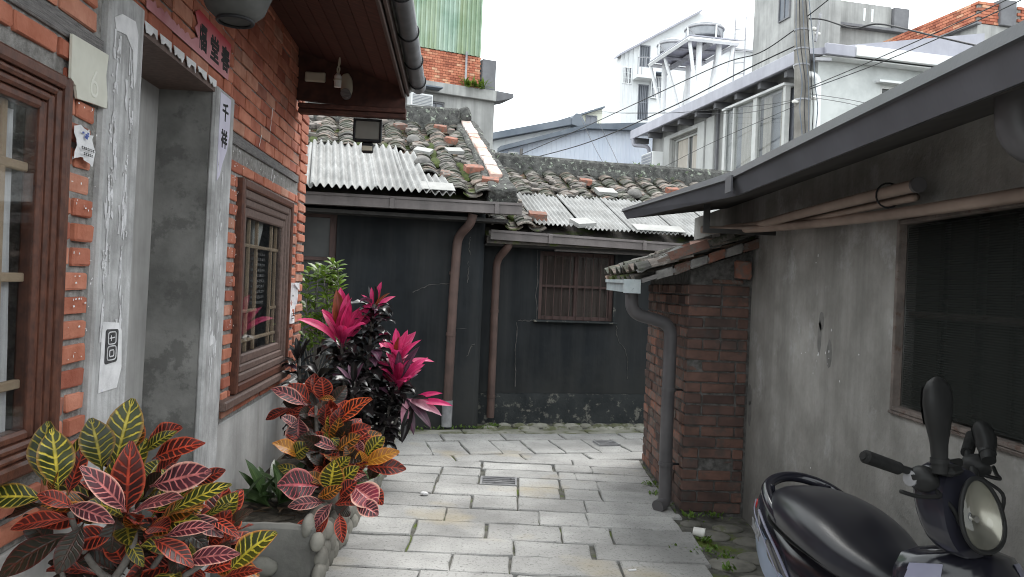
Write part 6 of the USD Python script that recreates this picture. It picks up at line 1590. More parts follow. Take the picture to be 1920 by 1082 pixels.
def body(secs, n=28, e=2.6):
    """secs: (x, yc, z_low, z_high, half width, shoulder): closed superellipse rings along x."""
    R = []
    for x, yc, z0, z1, hw in secs:
        t = np.linspace(0, 2 * math.pi, n, endpoint=False)
        c, s = np.cos(t), np.sin(t)
        R.append(np.column_stack([np.full(n, x), yc + hw * np.sign(c) * np.abs(c) ** (2 / e), (z0 + z1) / 2 + (z1 - z0) / 2 * np.sign(s) * np.abs(s) ** (2 / e)]))
    return np.array(R)


def dense(secs, k=5):
    S = np.array(secs, float)
    return smoothpath(S, k)


sco = thing("motor_scooter", "black motor scooter parked against the grey wall in the right foreground", "scooter")
st = MB().add(*[(SC(v), f) for v, f in [loft(body(dense([(-0.64, 0, 0.70, 0.785, 0.06), (-0.6, 0, 0.67, 0.82, 0.12), (-0.48, 0, 0.65, 0.85, 0.185), (-0.3, 0, 0.64, 0.855, 0.215), (-0.12, 0, 0.63, 0.83, 0.215), (0.04, 0, 0.62, 0.785, 0.185), (0.18, 0, 0.625, 0.75, 0.13), (0.24, 0, 0.64, 0.72, 0.07)]), e=2.5))]][0]).put("seat", "scooter_seat", sco, smooth=60)
MB().add(SC(loft(body(dense([(-0.64, 0, 0.7, 0.712, 0.09), (-0.5, 0, 0.69, 0.702, 0.18), (-0.3, 0, 0.685, 0.697, 0.212), (-0.1, 0, 0.68, 0.692, 0.21), (0.1, 0, 0.665, 0.677, 0.16), (0.22, 0, 0.66, 0.672, 0.085)]), e=2.2))[0]), loft(body(dense([(0, 0, 0, 1, 1)] * 6)))[1]).put("seat_piping", "scooter_trim", str(st.GetPath()), smooth=60)
MB().add(SC(loft(body(dense([(-0.92, 0, 0.66, 0.7, 0.02), (-0.86, 0, 0.56, 0.735, 0.07), (-0.72, 0, 0.47, 0.735, 0.13), (-0.55, 0, 0.4, 0.71, 0.175), (-0.3, 0, 0.36, 0.68, 0.195), (-0.05, 0, 0.33, 0.655, 0.175), (0.12, 0, 0.32, 0.64, 0.13), (0.22, 0, 0.32, 0.6, 0.1)]), e=2.7))[0]), loft(body(dense([(0, 0, 0, 1, 1)] * 8)))[1]).put("body_cowl", "scooter_black", sco, smooth=60)
for s in (-1, 1):
    g = []
    for k in np.linspace(0, 1, 14):
        x = -0.86 + 0.72 * k
        y = s * np.interp(x, [-0.9, -0.86, -0.72, -0.55, -0.3, -0.05], [0.035, 0.075, 0.137, 0.182, 0.201, 0.182])
        zc = 0.60 - 0.16 * k
        h = 0.05 + 0.035 * math.sin(k * math.pi)
        g.append([[x, y * (1 - 0.05 * abs(j)), zc + h * j] for j in np.linspace(-1, 1, 5)])
    v, f = grid_surface(np.array(g))
    MB().add(SC(np.vstack([v, v + [0, -s * 0.004, 0]])), np.vstack([np.vstack([f[:, [0, 1, 2]], f[:, [0, 2, 3]]]), np.vstack([f[:, [0, 1, 2]], f[:, [0, 2, 3]]])[:, ::-1] + len(v)])).put("side_panel", "scooter_blue", sco, smooth=True)
    MB().tube(smoothpath([(-0.84, s * 0.085, 0.69), (-0.7, s * 0.15, 0.665), (-0.5, s * 0.19, 0.6), (-0.3, s * 0.203, 0.5), (-0.1, s * 0.19, 0.4)], 5), 0.003, 6, SC).put("side_stripe", "scooter_lilac", sco, smooth=True)
    MB().tube(smoothpath([(-0.62, s * 0.165, 0.7), (-0.5, s * 0.186, 0.66), (-0.35, s * 0.199, 0.6), (-0.2, s * 0.197, 0.5)], 5), 0.006, 6, lambda q: SC(q)).put("side_highlight_trim", "scooter_lilac", sco, smooth=True)
tm_ = meshkit.text_mesh("IMAR", 0.045, depth=0.004, bold=True)
q = np.asarray(tm_.vertices)
MB().add(SC(np.column_stack([-0.70 + q[:, 0] * 0.93, -0.158 - q[:, 0] * 0.2 - q[:, 2], 0.60 - q[:, 0] * 0.12 + q[:, 1]])), tm_.faces).put("emblem", "metal_grey", sco)
MB().tube(smoothpath([(-0.36, -0.185, 0.73), (-0.48, -0.18, 0.775), (-0.6, -0.14, 0.815), (-0.67, -0.05, 0.84), (-0.67, 0.05, 0.84), (-0.6, 0.14, 0.815), (-0.48, 0.18, 0.775), (-0.36, 0.185, 0.73)], 7), 0.024, 10, SC).put("grab_rail", "scooter_black", sco, smooth=True)
for s in (-1, 1):
    MB().tube([(-0.58, s * 0.13, 0.83), (-0.6, s * 0.1, 0.7)], 0.014, 8, SC).put("rail_strut", "scooter_black", sco, smooth=True)
MB().add(*rock(0.05, 0.085, 0.045, 3, lambda q: SC(q + [-0.86, 0, 0.665]))).put("tail_light", "tail_red", sco, smooth=True)
MB().box((-0.05, -0.15, 0.28), (0.5, 0.15, 0.33), SC, ch=0.02).put("footboard", "scooter_trim", sco)
# leg shield, swept back at its edges
R = []
for z, hw, x0, sw in [(0.3, 0.16, 0.60, 0.05), (0.45, 0.2, 0.645, 0.1), (0.6, 0.215, 0.655, 0.13), (0.75, 0.21, 0.63, 0.14), (0.83, 0.195, 0.6, 0.13), (0.875, 0.165, 0.57, 0.11), (0.895, 0.11, 0.545, 0.08)]:
    y = np.linspace(-1, 1, 15)
    fr_ = np.column_stack([x0 - sw * np.abs(y) ** 1.8, hw * y, np.full(15, z) - 0.03 * (z > 0.8) * y * y])
    bk = fr_[::-1] - [0.05, 0, 0]
    bk[:, 1] *= 0.96
    R.append(np.vstack([fr_, bk]))
v, f = loft(R)
ls = str(MB().add(SC(v * [1, 1.05, 1.045] + [0.03, 0, 0]), f).put("leg_shield", "scooter_black", sco, smooth=50).GetPath())
for s in (-1, 1):
    g = []
    for z, hw, x0, sw in [(0.45, 0.2, 0.645, 0.1), (0.6, 0.215, 0.655, 0.13), (0.75, 0.21, 0.63, 0.14), (0.82, 0.197, 0.603, 0.132), (0.862, 0.175, 0.58, 0.115)]:
        ys = np.linspace(0.97, 0.62 + 0.3 * (0.862 - z), 6)
        g.append([[x0 - sw * y**1.8 + 0.005, s * hw * y, z - 0.03 * (z > 0.8) * y * y] for y in ys])
    v, f = grid_surface(np.array(g))
    MB().add(SC(np.vstack([v, v - [0.004, 0, 0]]) * [1, 1.05, 1.045] + [0.03, 0, 0]), np.vstack([np.vstack([f[:, [0, 1, 2]], f[:, [0, 2, 3]]]), np.vstack([f[:, [0, 1, 2]], f[:, [0, 2, 3]]])[:, ::-1] + len(v)])).put("shield_stripe", "scooter_lilac", ls, smooth=True)
MB().add(SC(loft(body(dense([(0.44, 0, 0.6, 0.9, 0.07), (0.5, 0, 0.55, 0.99, 0.06), (0.55, 0, 0.55, 0.9, 0.055)])))[0]), loft(body(dense([(0, 0, 0, 1, 1)] * 3)))[1]).put("column_cover", "scooter_trim", sco, smooth=60)
HA_ = math.radians(12)


def HD(q):
    """Headlight and cowl, turned a little less than the bars."""
    q = np.asarray(q, float).reshape(-1, 3)
    c_, s_ = math.cos(HA_), math.sin(HA_)
    z = q[:, 2] - 1.0
    x = q[:, 0] - 0.25 * z
    return SC(np.column_stack([SH[0] + x * c_ - q[:, 1] * s_, SH[1] - 0.085 + x * s_ + q[:, 1] * c_, q[:, 2] + 0.06]))


# handlebar, cowl, headlight (turned to the rider's left)
hb = thing_part(sco, "handlebar")
MB().tube(smoothpath([(-0.11, -0.345, 1.12), (-0.07, -0.22, 1.08), (0.0, -0.1, 1.04), (0.02, 0, 1.02), (0.0, 0.1, 1.04), (-0.07, 0.22, 1.08), (-0.11, 0.345, 1.12)], 6), 0.012, 8, HB).put("bar", "scooter_trim", hb, smooth=True)
for s in (-1, 1):
    MB().tube([(-0.118, s * 0.365, 1.127), (-0.116, s * 0.36, 1.125), (-0.08, s * 0.235, 1.083)], [0.015, 0.021, 0.02], 14, HB).put("grip", "rubber", hb, smooth=40)
    MB().tube([(-0.12, s * 0.37, 1.129), (-0.117, s * 0.362, 1.126)], 0.013, 12, HB).put("grip_end", "scooter_trim", hb, smooth=40)
    MB().tube(smoothpath([(0.0, s * 0.17, 1.03), (0.03, s * 0.21, 1.02), (0.0, s * 0.27, 1.02), (-0.03, s * 0.32, 1.035)], 6), 0.0065, 7, HB).put("brake_lever", "scooter_trim", hb, smooth=True)
    MB().add(*rock(0.045, 0.045, 0.04, 5 + s, lambda q: HB(q + [-0.03, s * 0.175, 1.055]))).put("switch_housing", "scooter_trim", hb, smooth=True)
    MB().tube(smoothpath([(0.0, s * 0.16, 1.02), (0.06, s * 0.17, 0.97), (0.05, s * 0.1, 0.86), (0.0, s * 0.04, 0.8)], 6), 0.006, 6, HB).put("cable", "rubber", hb, smooth=True)
MB().box((-0.02, -0.185, 1.075), (0.055, -0.105, 1.105), HB, ch=0.012).put("brake_reservoir", "scooter_trim", hb)
MB().tube([(-0.055, -0.215, 1.055), (-0.05, -0.195, 1.053)], 0.024, 12, HB).put("switch_ring", "metal_grey", hb, smooth=40)
cw = [(-0.03, 0, 1.0, 1.06, 0.04), (0.0, 0, 0.95, 1.1, 0.075), (0.04, 0, 0.87, 1.13, 0.105), (0.1, 0, 0.862, 1.125, 0.096), (0.122, 0, 0.868, 1.12, 0.089)]
MB().add(HD(loft(body(dense(cw), e=2.4))[0]), loft(body(dense([(0, 0, 0, 1, 1)] * 5)))[1]).put("headlight_cowl", "scooter_black", hb, smooth=60)
hl = thing_part(sco, "headlight")
R1, R2 = [], []
for k, (d, sc_) in enumerate([(0.17, 1.0), (0.155, 0.85), (0.135, 0.5), (0.128, 0.12)]):
    t = np.linspace(0, 2 * math.pi, 28, endpoint=False)
    R1.append(np.column_stack([np.full(28, d), 0.074 * sc_ * np.cos(t), 0.985 + (0.1 + 0.018 * np.sin(t)) * sc_ * np.sin(t)]))
v, f = loft(R1, caps=False)
MB().add(HD(v), f).put("reflector", "reflector_bowl", hl, smooth=40)
R2 = []
for d, sc_ in [(0.168, 1.02), (0.182, 0.85), (0.19, 0.55), (0.193, 0.15)]:
    R2.append(np.column_stack([np.full(28, d), 0.074 * sc_ * np.cos(t), 0.985 + (0.1 + 0.018 * np.sin(t)) * sc_ * np.sin(t)]))
v, f = loft(R2, caps=False)
MB().add(HD(v), f).put("lens", "clear_lens", hl, smooth=True)
MB().tube([(0.132, 0, 0.985), (0.15, 0, 0.985)], 0.01, 12, HD).put("bulb", "chrome", hl, smooth=40)
MB().tube([(0.17, 0.078 * math.cos(a), 0.985 + (0.104 + 0.018 * math.sin(a)) * math.sin(a)) for a in np.linspace(0, 2 * math.pi, 30)], 0.007, 6, HD).put("rim", "scooter_trim", hl, smooth=True)
for s in (-1, 1):
    MB().add(*rock(0.045, 0.012, 0.028, 8 + s, lambda q: SC(q @ np.array([[0, s, 0], [1, 0, 0], [0, 0, 1]]) + [0.655, s * 0.11, 0.77]))).put("turn_signal", "scooter_lens", sco, smooth=True)
    for z in (0.5, 0.62):
        MB().tube([(0.69 - 0.02 * (z > 0.55), s * 0.06, z), (0.715 - 0.02 * (z > 0.55), s * 0.06, z)], 0.008, 8, SC).put("screw", "metal_grey", sco, smooth=40)
MB().tube(smoothpath([(-0.2, -0.203, 0.58), (-0.05, -0.182, 0.55), (0.08, -0.15, 0.46)], 5), 0.0025, 5, SC).put("panel_seam", "rubber", sco)
MB().add(HB(loft(body(dense([(-0.1, 0, 1.035, 1.06, 0.05), (-0.06, 0, 1.05, 1.085, 0.075), (-0.02, 0, 1.06, 1.1, 0.06)])))[0]), loft(body(dense([(0, 0, 0, 1, 1)] * 3)))[1]).put("instrument_panel", "scooter_trim", sco, smooth=50)
# mirrors: teardrop shells
for s in (-1, 1):
    mr = thing_part(sco, "mirror")
    B0 = np.array([0.02, s * (0.19 if s < 0 else 0.15), 1.085])
    tipd = np.array([-0.02, s * 0.0, 0.29]) if s < 0 else np.array([-0.06, s * 0.1, 0.09])
    LM = np.linalg.norm(tipd)
    U = tipd / LM
    Wd = np.cross(U, [1, 0, 0.0])
    Wd /= np.linalg.norm(Wd)
    Dp = np.cross(Wd, U)
    rings = []
    n = 22
    for k, w_, d_ in [(0.0, 0.021, 0.021), (0.12, 0.022, 0.022), (0.3, 0.027, 0.024), (0.42, 0.04, 0.028), (0.55, 0.054, 0.032), (0.72, 0.064, 0.034), (0.86, 0.06, 0.031), (0.95, 0.042, 0.022), (1.0, 0.012, 0.007)]:
        t = np.linspace(0, 2 * math.pi, n, endpoint=False)
        rings.append(B0 + U * LM * k + np.cos(t)[:, None] * w_ * Wd + np.sin(t)[:, None] * d_ * Dp)
    v, f = loft(np.array(rings))
    MB().add(HB(v), f).put("shell", "scooter_trim", mr, smooth=50)
    MB().tube([B0 + U * 0.03, B0 + U * 0.045], 0.026, 14, HB).put("collar", "scooter_trim", mr, smooth=40)
    ring_ = []
    for k, w_ in [(0.5, 0.03), (0.6, 0.04), (0.72, 0.046), (0.84, 0.042), (0.9, 0.03)]:
        ring_.append([B0 + U * LM * k + j * w_ * Wd - Dp * (0.03) for j in np.linspace(-0.95, 0.95, 5)])
    v, f = grid_surface(np.array(ring_))
    MB().add(HB(v), f).put("mirror_glass", "chrome", mr, smooth=True)
# front fender, fork and wheels
def wheel(x, steer, name):
    T = (lambda q: HB(q + [x, 0, 0.235])) if steer else (lambda q: SC(q + [x, 0, 0.235]))
    w = thing_part(sco, name)
    m = trimesh.creation.torus(0.178, 0.055, major_sections=40, minor_sections=14)
    q = np.asarray(m.vertices)[:, [0, 2, 1]] * [1, 0.95, 1]
    MB().add(T(q), m.faces).put("tyre", "rubber", w, smooth=True)
    MB().tube([(0, -0.03, 0), (0, 0.03, 0)], 0.045, 16, T).put("hub", "metal_grey", w, smooth=40)
    MB().tube([(0.128 * math.cos(a), 0, 0.128 * math.sin(a)) for a in np.linspace(0, 2 * math.pi, 33)], 0.018, 8, T).put("rim", "metal_grey", w, smooth=True)
    for k in range(5):
        a = k * 2 * math.pi / 5
        MB().tube([(0.04 * math.cos(a), 0, 0.04 * math.sin(a)), (0.125 * math.cos(a), 0, 0.125 * math.sin(a))], 0.012, 7, T).put("spoke", "metal_grey", w, smooth=True)


wheel(0.3, True, "front_wheel")
wheel(-0.52, False, "rear_wheel")
g = []
for a in np.linspace(0.15, 2.3, 14):
    g.append([[0.3 + (0.262 - 0.03 * abs(j) ** 2) * math.cos(a), 0.085 * j, 0.235 + (0.262 - 0.03 * abs(j) ** 2) * math.sin(a)] for j in np.linspace(-1, 1, 9)])
g = np.array(g)
v, f = grid_surface(g)
MB().add(HB(np.vstack([v, v * [1, 0.95, 1] + [0, 0, -0.006]])), np.vstack([np.vstack([f[:, [0, 1, 2]], f[:, [0, 2, 3]]]), np.vstack([f[:, [0, 1, 2]], f[:, [0, 2, 3]]])[:, ::-1] + len(v)])).put("front_fender", "scooter_black", sco, smooth=True)
for s in (-1, 1):
    MB().tube([(0.3, s * 0.08, 0.235), (0.12, s * 0.07, 0.62)], 0.018, 10, HB).put("fork_leg", "metal_grey", sco, smooth=True)
MB().box((-0.5, 0.1, 0.16), (-0.1, 0.2, 0.32), SC, ch=0.04).put("engine_case", "metal_grey", sco)
MB().tube([(-0.2, -0.17, 0.22), (-0.4, -0.18, 0.24), (-0.62, -0.17, 0.27)], [0.03, 0.045, 0.048], 14, SC).put("exhaust", "scooter_trim", sco, smooth=40)
MB().tube([(-0.1, 0.1, 0.3), (-0.05, 0.22, 0.01)], 0.011, 8, SC).put("side_stand", "metal_grey", sco, smooth=True)
# ================================================================== buildings beyond the two dark houses
pm("far_concrete", (0.27, 0.27, 0.265), (0.4, 0.4, 0.39), scale=1.2, rough=0.95, bump=0.2, bscale=12, streak=((0.13, 0.13, 0.127), 0.7, 2.5))
pm("far_concrete_pale", (0.36, 0.365, 0.36), (0.48, 0.485, 0.475), scale=0.9, rough=0.95, bump=0.2, bscale=8, streak=((0.25, 0.25, 0.245), 0.5, 1.8))
pm("far_dark_concrete", (0.11, 0.11, 0.12), (0.18, 0.18, 0.19), scale=2, rough=0.95, bump=0.3, bscale=12)
pm("skim_render", (0.36, 0.38, 0.38), (0.56, 0.58, 0.575), scale=1.6, rough=0.9, bump=0.25, bscale=6)
pm("white_steel", (0.62, 0.64, 0.65), (0.72, 0.73, 0.735), scale=0.8, rough=0.6, bump=0.0, streak=((0.55, 0.57, 0.6), 0.5, 1.5))
pm("blue_white_steel", (0.55, 0.6, 0.7), (0.66, 0.69, 0.76), scale=0.4, rough=0.6, bump=0.0, streak=((0.5, 0.54, 0.64), 0.5, 1.5))
pm("cream_steel", (0.62, 0.62, 0.5), (0.7, 0.7, 0.6), scale=0.8, rough=0.6, bump=0.0)
pm("slate_roof", (0.1, 0.12, 0.15), (0.16, 0.18, 0.21), scale=1.5, rough=0.7, bump=0.1)
pm("lilac_grey_metal", (0.3, 0.3, 0.35), (0.38, 0.38, 0.43), scale=2, rough=0.5, bump=0.05, streak=((0.25, 0.25, 0.28), 0.4, 4))
pm("white_paint", (0.66, 0.67, 0.68), (0.76, 0.77, 0.77), scale=2, rough=0.6, bump=0.05)
pm("green_steel", (0.2, 0.31, 0.235), (0.36, 0.46, 0.39), scale=1.3, rough=0.55, bump=0.05, streak=((0.2, 0.22, 0.03), 0.75, 2.2), spots=((0.6, 0.64, 0.62), 9, 0.7, 0.9))
pm("dark_glass", (0.05, 0.06, 0.075), (0.1, 0.11, 0.13), scale=2, rough=0.15, bump=0.0)
pm("far_window_grey", (0.16, 0.17, 0.2), (0.24, 0.25, 0.28), scale=2, rough=0.4, bump=0.0)
pm("alu_frame", (0.42, 0.43, 0.42), (0.52, 0.52, 0.51), scale=4, rough=0.4, bump=0.0)
pm("curtain_beige", (0.36, 0.33, 0.29), (0.5, 0.46, 0.41), scale=3, rough=0.9, bump=0.0, stretch=(9, 9, 0.6))
pm("steel_worn", (0.24, 0.24, 0.26), (0.4, 0.4, 0.42), scale=5, rough=0.6, bump=0.1)
pm("stainless", (0.22, 0.23, 0.25), (0.34, 0.35, 0.37), scale=3, rough=0.4, bump=0.0, metal=0.3)
pm("pole_concrete", (0.17, 0.16, 0.145), (0.29, 0.275, 0.255), scale=3, rough=0.95, bump=0.4, bscale=40, streak=((0.12, 0.115, 0.105), 0.6, 9))
pm("wire_black", (0.015, 0.015, 0.017), (0.03, 0.03, 0.033), scale=5, rough=0.6, bump=0.0)
pm("far_brick", (0.34, 0.1, 0.06), (0.46, 0.17, 0.1), scale=5, rough=0.9, bump=0.2, ramp=[(0, (0.6, 0.6, 0.6)), (0.4, (1, 1, 1)), (0.85, (1.1, 1.2, 1.2)), (1, (1.3, 2.2, 2.4))])


def wallpoly(parent, name, mat, poly, n, depth, T=HW, holes=(), **k):
    g = Polygon(poly)
    for a0, a1, z0, z1 in holes:
        g = g.difference(Polygon([(a0, z0), (a1, z0), (a1, z1), (a0, z1)]))
    return MB().add(*plate(g, n, n + depth, T)).put(name, mat, parent, **k)


def winbox(parent, a0, a1, z0, z1, n, T, cols, rows, frame_mat="alu_frame", pane="dark_glass", fw=0.05, depth=0.05, name="window", curtain=None):
    w = thing_part(parent, name)
    for lo, hi in (((a0, z0), (a0 + fw, z1)), ((a1 - fw, z0), (a1, z1)), ((a0 + fw, z0), (a1 - fw, z0 + fw)), ((a0 + fw, z1 - fw), (a1 - fw, z1))):
        MB().box((lo[0], n, lo[1]), (hi[0], n + depth, hi[1]), T).put("frame", frame_mat, w)
    ca, cz = (a1 - a0 - 2 * fw) / cols, (z1 - z0 - 2 * fw) / rows
    for i in range(cols):
        for j in range(rows):
            x0, y0 = a0 + fw + i * ca, z0 + fw + j * cz
            MB().box((x0 + 0.004, n + depth * 0.6, y0 + 0.004), (x0 + ca - 0.004, n + depth * 0.7, y0 + cz - 0.004), T).put("pane", pane, w)
            if i:
                MB().box((x0 - fw * 0.3, n + 0.01, y0), (x0 + fw * 0.3, n + depth * 0.55, y0 + cz), T).put("bar", frame_mat, w)
            if j:
                MB().box((x0 + fw * 0.31, n + 0.012, y0 - fw * 0.3), (x0 + ca - fw * 0.31, n + depth * 0.55, y0 + fw * 0.3), T).put("bar", frame_mat, w)
    if curtain:
        for c0, c1 in curtain:
            MB().box((c0, n + depth * 0.45, z0 + fw), (c1, n + depth * 0.58, z1 - fw), T).put("curtain", "curtain_beige", w)
    return w


def ribs(parent, a0, a1, ztop, z0, n, pitch, T, mat, w=0.025, d=0.02):
    """Upright ribs of profiled sheeting; ztop(a)."""
    b = MB()
    for a in np.arange(a0 + pitch / 2, a1, pitch):
        b.box((a - w / 2, n - d, z0), (a + w / 2, n - 0.002, ztop(a)), T)
    b.put("sheet_rib", mat, parent, kind="stuff")


def aircon(name_label, T, a0, a1, n0, n1, z0, z1):
    t = thing("air_conditioner", name_label, "air conditioner")
    MB().box((a0, n0 + 0.02, z0), (a1, n1, z1), T, ch=0.01).put("case", "white_paint", t)
    MB().box((a0 + 0.03, n0 + 0.006, z0 + 0.03), (a1 - 0.03, n0 + 0.019, z1 - 0.03), T).put("grille_back", "far_window_grey", t)
    k = 7
    for i in range(k):
        z = z0 + 0.045 + (z1 - z0 - 0.09) * i / (k - 1)
        MB().box((a0 + 0.03, n0, z - 0.008), (a1 - 0.03, n0 + 0.012, z + 0.004), T).put("louvre", "alu_frame", t)
    MB().box((a0 - 0.02, n0 - 0.02, z0 - 0.035), (a1 + 0.02, n1, z0 - 0.004), T).put("shelf", "steel_worn", t)


# green sheeted building at the left
gb = thing("green_building", "tall building with green corrugated top over a red brick band, behind the tiled roof", "building")
wallpoly(gb, "wall", "far_concrete", [(2.0, 0), (7.28, 0), (7.28, 5.8), (2.0, 5.8)], 17.0, 0.2, GW, [(5.68, 6.05, 5.36, 5.63)])
MB().box((2.0, 17.2, 0), (7.27, 22, 5.78), GW).put("wall_side", "far_concrete", gb)
MB().box((2.0, 16.88, 5.8), (7.28, 17.2, 6.04), GW, ch=0.01).put("ledge", "far_concrete", gb)
v = np.array([[7.282, 16.88, 5.8], [7.282, 17.6, 5.8], [7.282, 16.88, 6.04], [7.282, 17.6, 6.04], [7.72, 16.9, 5.94], [7.72, 17.6, 5.94], [7.72, 16.9, 6.03], [7.72, 17.6, 6.03]])
h = trimesh.convex.convex_hull(v)
MB().add(GW(h.vertices), h.faces).put("eave_slab", "far_dark_concrete", gb)
MB().box((6.93, 16.95, 6.042), (7.27, 17.35, 6.75), GW, ch=0.01).put("parapet_block", "far_dark_concrete", gb)
MB().box((2.0, 17.03, 6.042), (6.9, 17.2, 6.78), GW).put("band_wall", "mortar", gb)
for r_i in range(13):
    a = 5.0 - 0.065 * (r_i % 2)
    while a < 6.88:
        MB().box((a + 0.004, 16.995, 6.05 + r_i * 0.056 + 0.004), (min(a + 0.13, 6.9) - 0.004, 17.028, 6.05 + (r_i + 1) * 0.056 - 0.004), GW).put("brick", "far_brick", gb)
        a += 0.13
MB().box((2.0, 16.99, 6.79), (6.88, 17.15, 10.5), GW).put("sheet_wall", "green_steel", gb)
ribs(gb, 4.6, 6.88, lambda a: 10.5, 6.79, 16.99, 0.11, GW, "green_steel", 0.035, 0.03)
MB().tube([GW([[6.52, 16.95, 6.05]])[0], GW([[6.52, 16.95, 6.85]])[0]], 0.025, 7).put("pipe", "steel_worn", gb)
winbox(gb, 5.68, 6.05, 5.36, 5.63, 17.02, GW, 2, 1, "far_dark_concrete", "far_window_grey", 0.04)
MB().box((5.0, 16.6, 5.84), (5.86, 16.99, 5.87), GW).put("awning", "slate_roof", gb)
aircon("window air conditioner on the concrete wall under the left eave's gutter end", GW, 5.16, 5.66, 16.65, 16.99, 5.4, 5.68)
t = thing("ledge_plant", "green plant sprouting from the concrete ledge below the brick band", "plant")
r = np.random.default_rng(61)
for i in range(70):
    B = GW([[6.45 + 0.55 * r.random(), 16.92, 6.05 - 0.0 * r.random()]])[0]
    a, el = r.uniform(0, 6.28), r.uniform(-0.3, 1.3)
    d = np.array([math.cos(a) * math.cos(el), -abs(math.sin(a)) * math.cos(el), math.sin(el)])
    put_leaf(t, "leaf", "shrub_green", B, B + d * r.uniform(0.12, 0.3), 0.05, Z3 - np.array([0, 0.5, 0]), sag=0.4, nv=5, nu=3)

# low white sheet building with slate coloured roof edges, middle
mb_ = thing("white_sheet_building", "white corrugated steel building with slate grey sloping roof edges in the middle distance", "building")
front_top = lambda a: np.interp(a, [5.2, 8.05, 10.6], [5.85, 6.78, 6.92])
wallpoly(mb_, "front_wall", "blue_white_steel", [(5.25, 2), (10.6, 2), (10.6, 6.92), (8.05, 6.78), (5.25, 5.86)], 25.0, 0.2, HW, [(7.0, 8.02, 5.4, 5.68)])
ribs(mb_, 5.25, 10.6, lambda a: front_top(a) - 0.01, 2, 25.0, 0.16, HW, "blue_white_steel", 0.03, 0.02)
for p in ([(5.15, 5.83), (8.05, 6.78), (8.05, 6.93), (5.15, 5.97)], [(8.052, 6.78), (10.7, 6.9), (10.7, 7.2), (8.052, 6.93)]):
    wallpoly(mb_, "roof_edge", "slate_roof", p, 24.72, 0.5, HW)
wallpoly(mb_, "rear_wall", "white_steel", [(3.5, 2), (8.4, 2), (8.4, 6.9), (7.7, 6.98), (3.5, 5.85)], 25.6, 0.2, HW)
ribs(mb_, 3.6, 8.0, lambda a: np.interp(a, [3.5, 7.7], [5.85, 6.98]) - 0.02, 2, 25.6, 0.2, HW, "white_steel", 0.03, 0.02)
wallpoly(mb_, "rear_roof_edge", "slate_roof", [(3.3, 5.83), (7.65, 6.98), (7.65, 7.2), (3.3, 6.04)], 25.3, 0.5, HW)
wallpoly(mb_, "ridge_cap", "slate_roof", [(7.652, 6.98), (8.2, 6.85), (8.1, 7.1), (7.95, 7.33), (7.8, 7.36), (7.652, 7.2)], 25.25, 0.6, HW)
wallpoly(mb_, "gable_wall", "cream_steel", [(7.7, 5), (9.3, 5), (9.3, 8.0), (7.75, 7.36)], 27.0, 0.2, HW)
wallpoly(mb_, "gable_edge", "slate_roof", [(7.6, 7.34), (9.32, 8.0), (9.32, 8.06), (7.6, 7.4)], 26.8, 0.5, HW)
winbox(mb_, 8.68, 9.1, 7.1, 7.72, 26.96, HW, 2, 2, "far_window_grey", "far_window_grey", 0.03)
winbox(mb_, 7.0, 8.02, 5.4, 5.68, 25.0, HW, 7, 1, "white_paint", "far_window_grey", 0.05)
winbox(mb_, 5.45, 5.8, 5.35, 5.85, 24.93, HW, 2, 1, "white_paint", "far_window_grey", 0.04)
MB().tube([HW([[5.85, 24.8, 5.0]])[0], HW([[5.85, 24.8, 5.95]])[0]], 0.05, 8).put("post", "timber_grey", mb_)

# tall white building behind
tw = thing("white_tall_building", "tall pale building with sloping roof line, barred windows and balcony in the background", "building")
wt = lambda a: 10.32 + (a - 10.3) * 0.62
wallpoly(tw, "wall", "white_steel", [(10.3, 2), (16.2, 2), (16.2, 11.2), (13.4, 12.24), (10.3, 10.32)], 28.0, 3.0, HW, [(11.03, 11.46, 7.95, 9.3), (11.03, 11.46, 9.95, 10.78)])
ribs(tw, 10.35, 11.0, lambda a: wt(a) - 0.02, 2, 28.0, 0.18, HW, "white_steel", 0.03, 0.02)
wallpoly(tw, "roof_edge", "lilac_grey_metal", [(10.15, 10.22), (13.4, 12.24), (13.4, 12.32), (10.15, 10.3)], 27.8, 0.6, HW)
winbox(tw, 10.38, 10.74, 9.26, 9.88, 27.97, HW, 4, 3, "white_paint", "far_window_grey", 0.025)
winbox(tw, 11.03, 11.46, 9.95, 10.78, 28.02, HW, 4, 2, "far_window_grey", "dark_glass", 0.04)
winbox(tw, 11.03, 11.46, 7.95, 9.3, 28.02, HW, 5, 2, "far_window_grey", "dark_glass", 0.04)
winbox(tw, 11.5, 11.95, 8.8, 9.62, 27.9, HW, 6, 2, "white_paint", "far_window_grey", 0.03)
MB().box((11.45, 27.6, 9.68), (12.1, 28.0, 9.72), HW).put("hood", "slate_roof", tw)
bal = thing_part(tw, "balcony")
MB().box((10.78, 27.5, 9.42), (11.5, 28.0, 9.52), HW).put("floor", "white_paint", bal)
MB().box((11.05, 27.5, 9.52), (11.5, 27.54, 9.8), HW).put("panel", "white_paint", bal)
for a in (10.8, 10.95, 11.1):
    MB().tube([HW([[a, 27.52, 9.52]])[0], HW([[a, 27.52, 10.15]])[0]], 0.015, 5).put("rail_post", "steel_worn", bal)
MB().tube([HW([[10.78, 27.52, 10.15]])[0], HW([[11.3, 27.52, 10.17]])[0]], 0.015, 5).put("handrail", "steel_worn", bal)
MB().box((14.1, 27.85, 10.95), (16.0, 27.95, 11.02), HW).put("string_course", "steel_worn", tw)

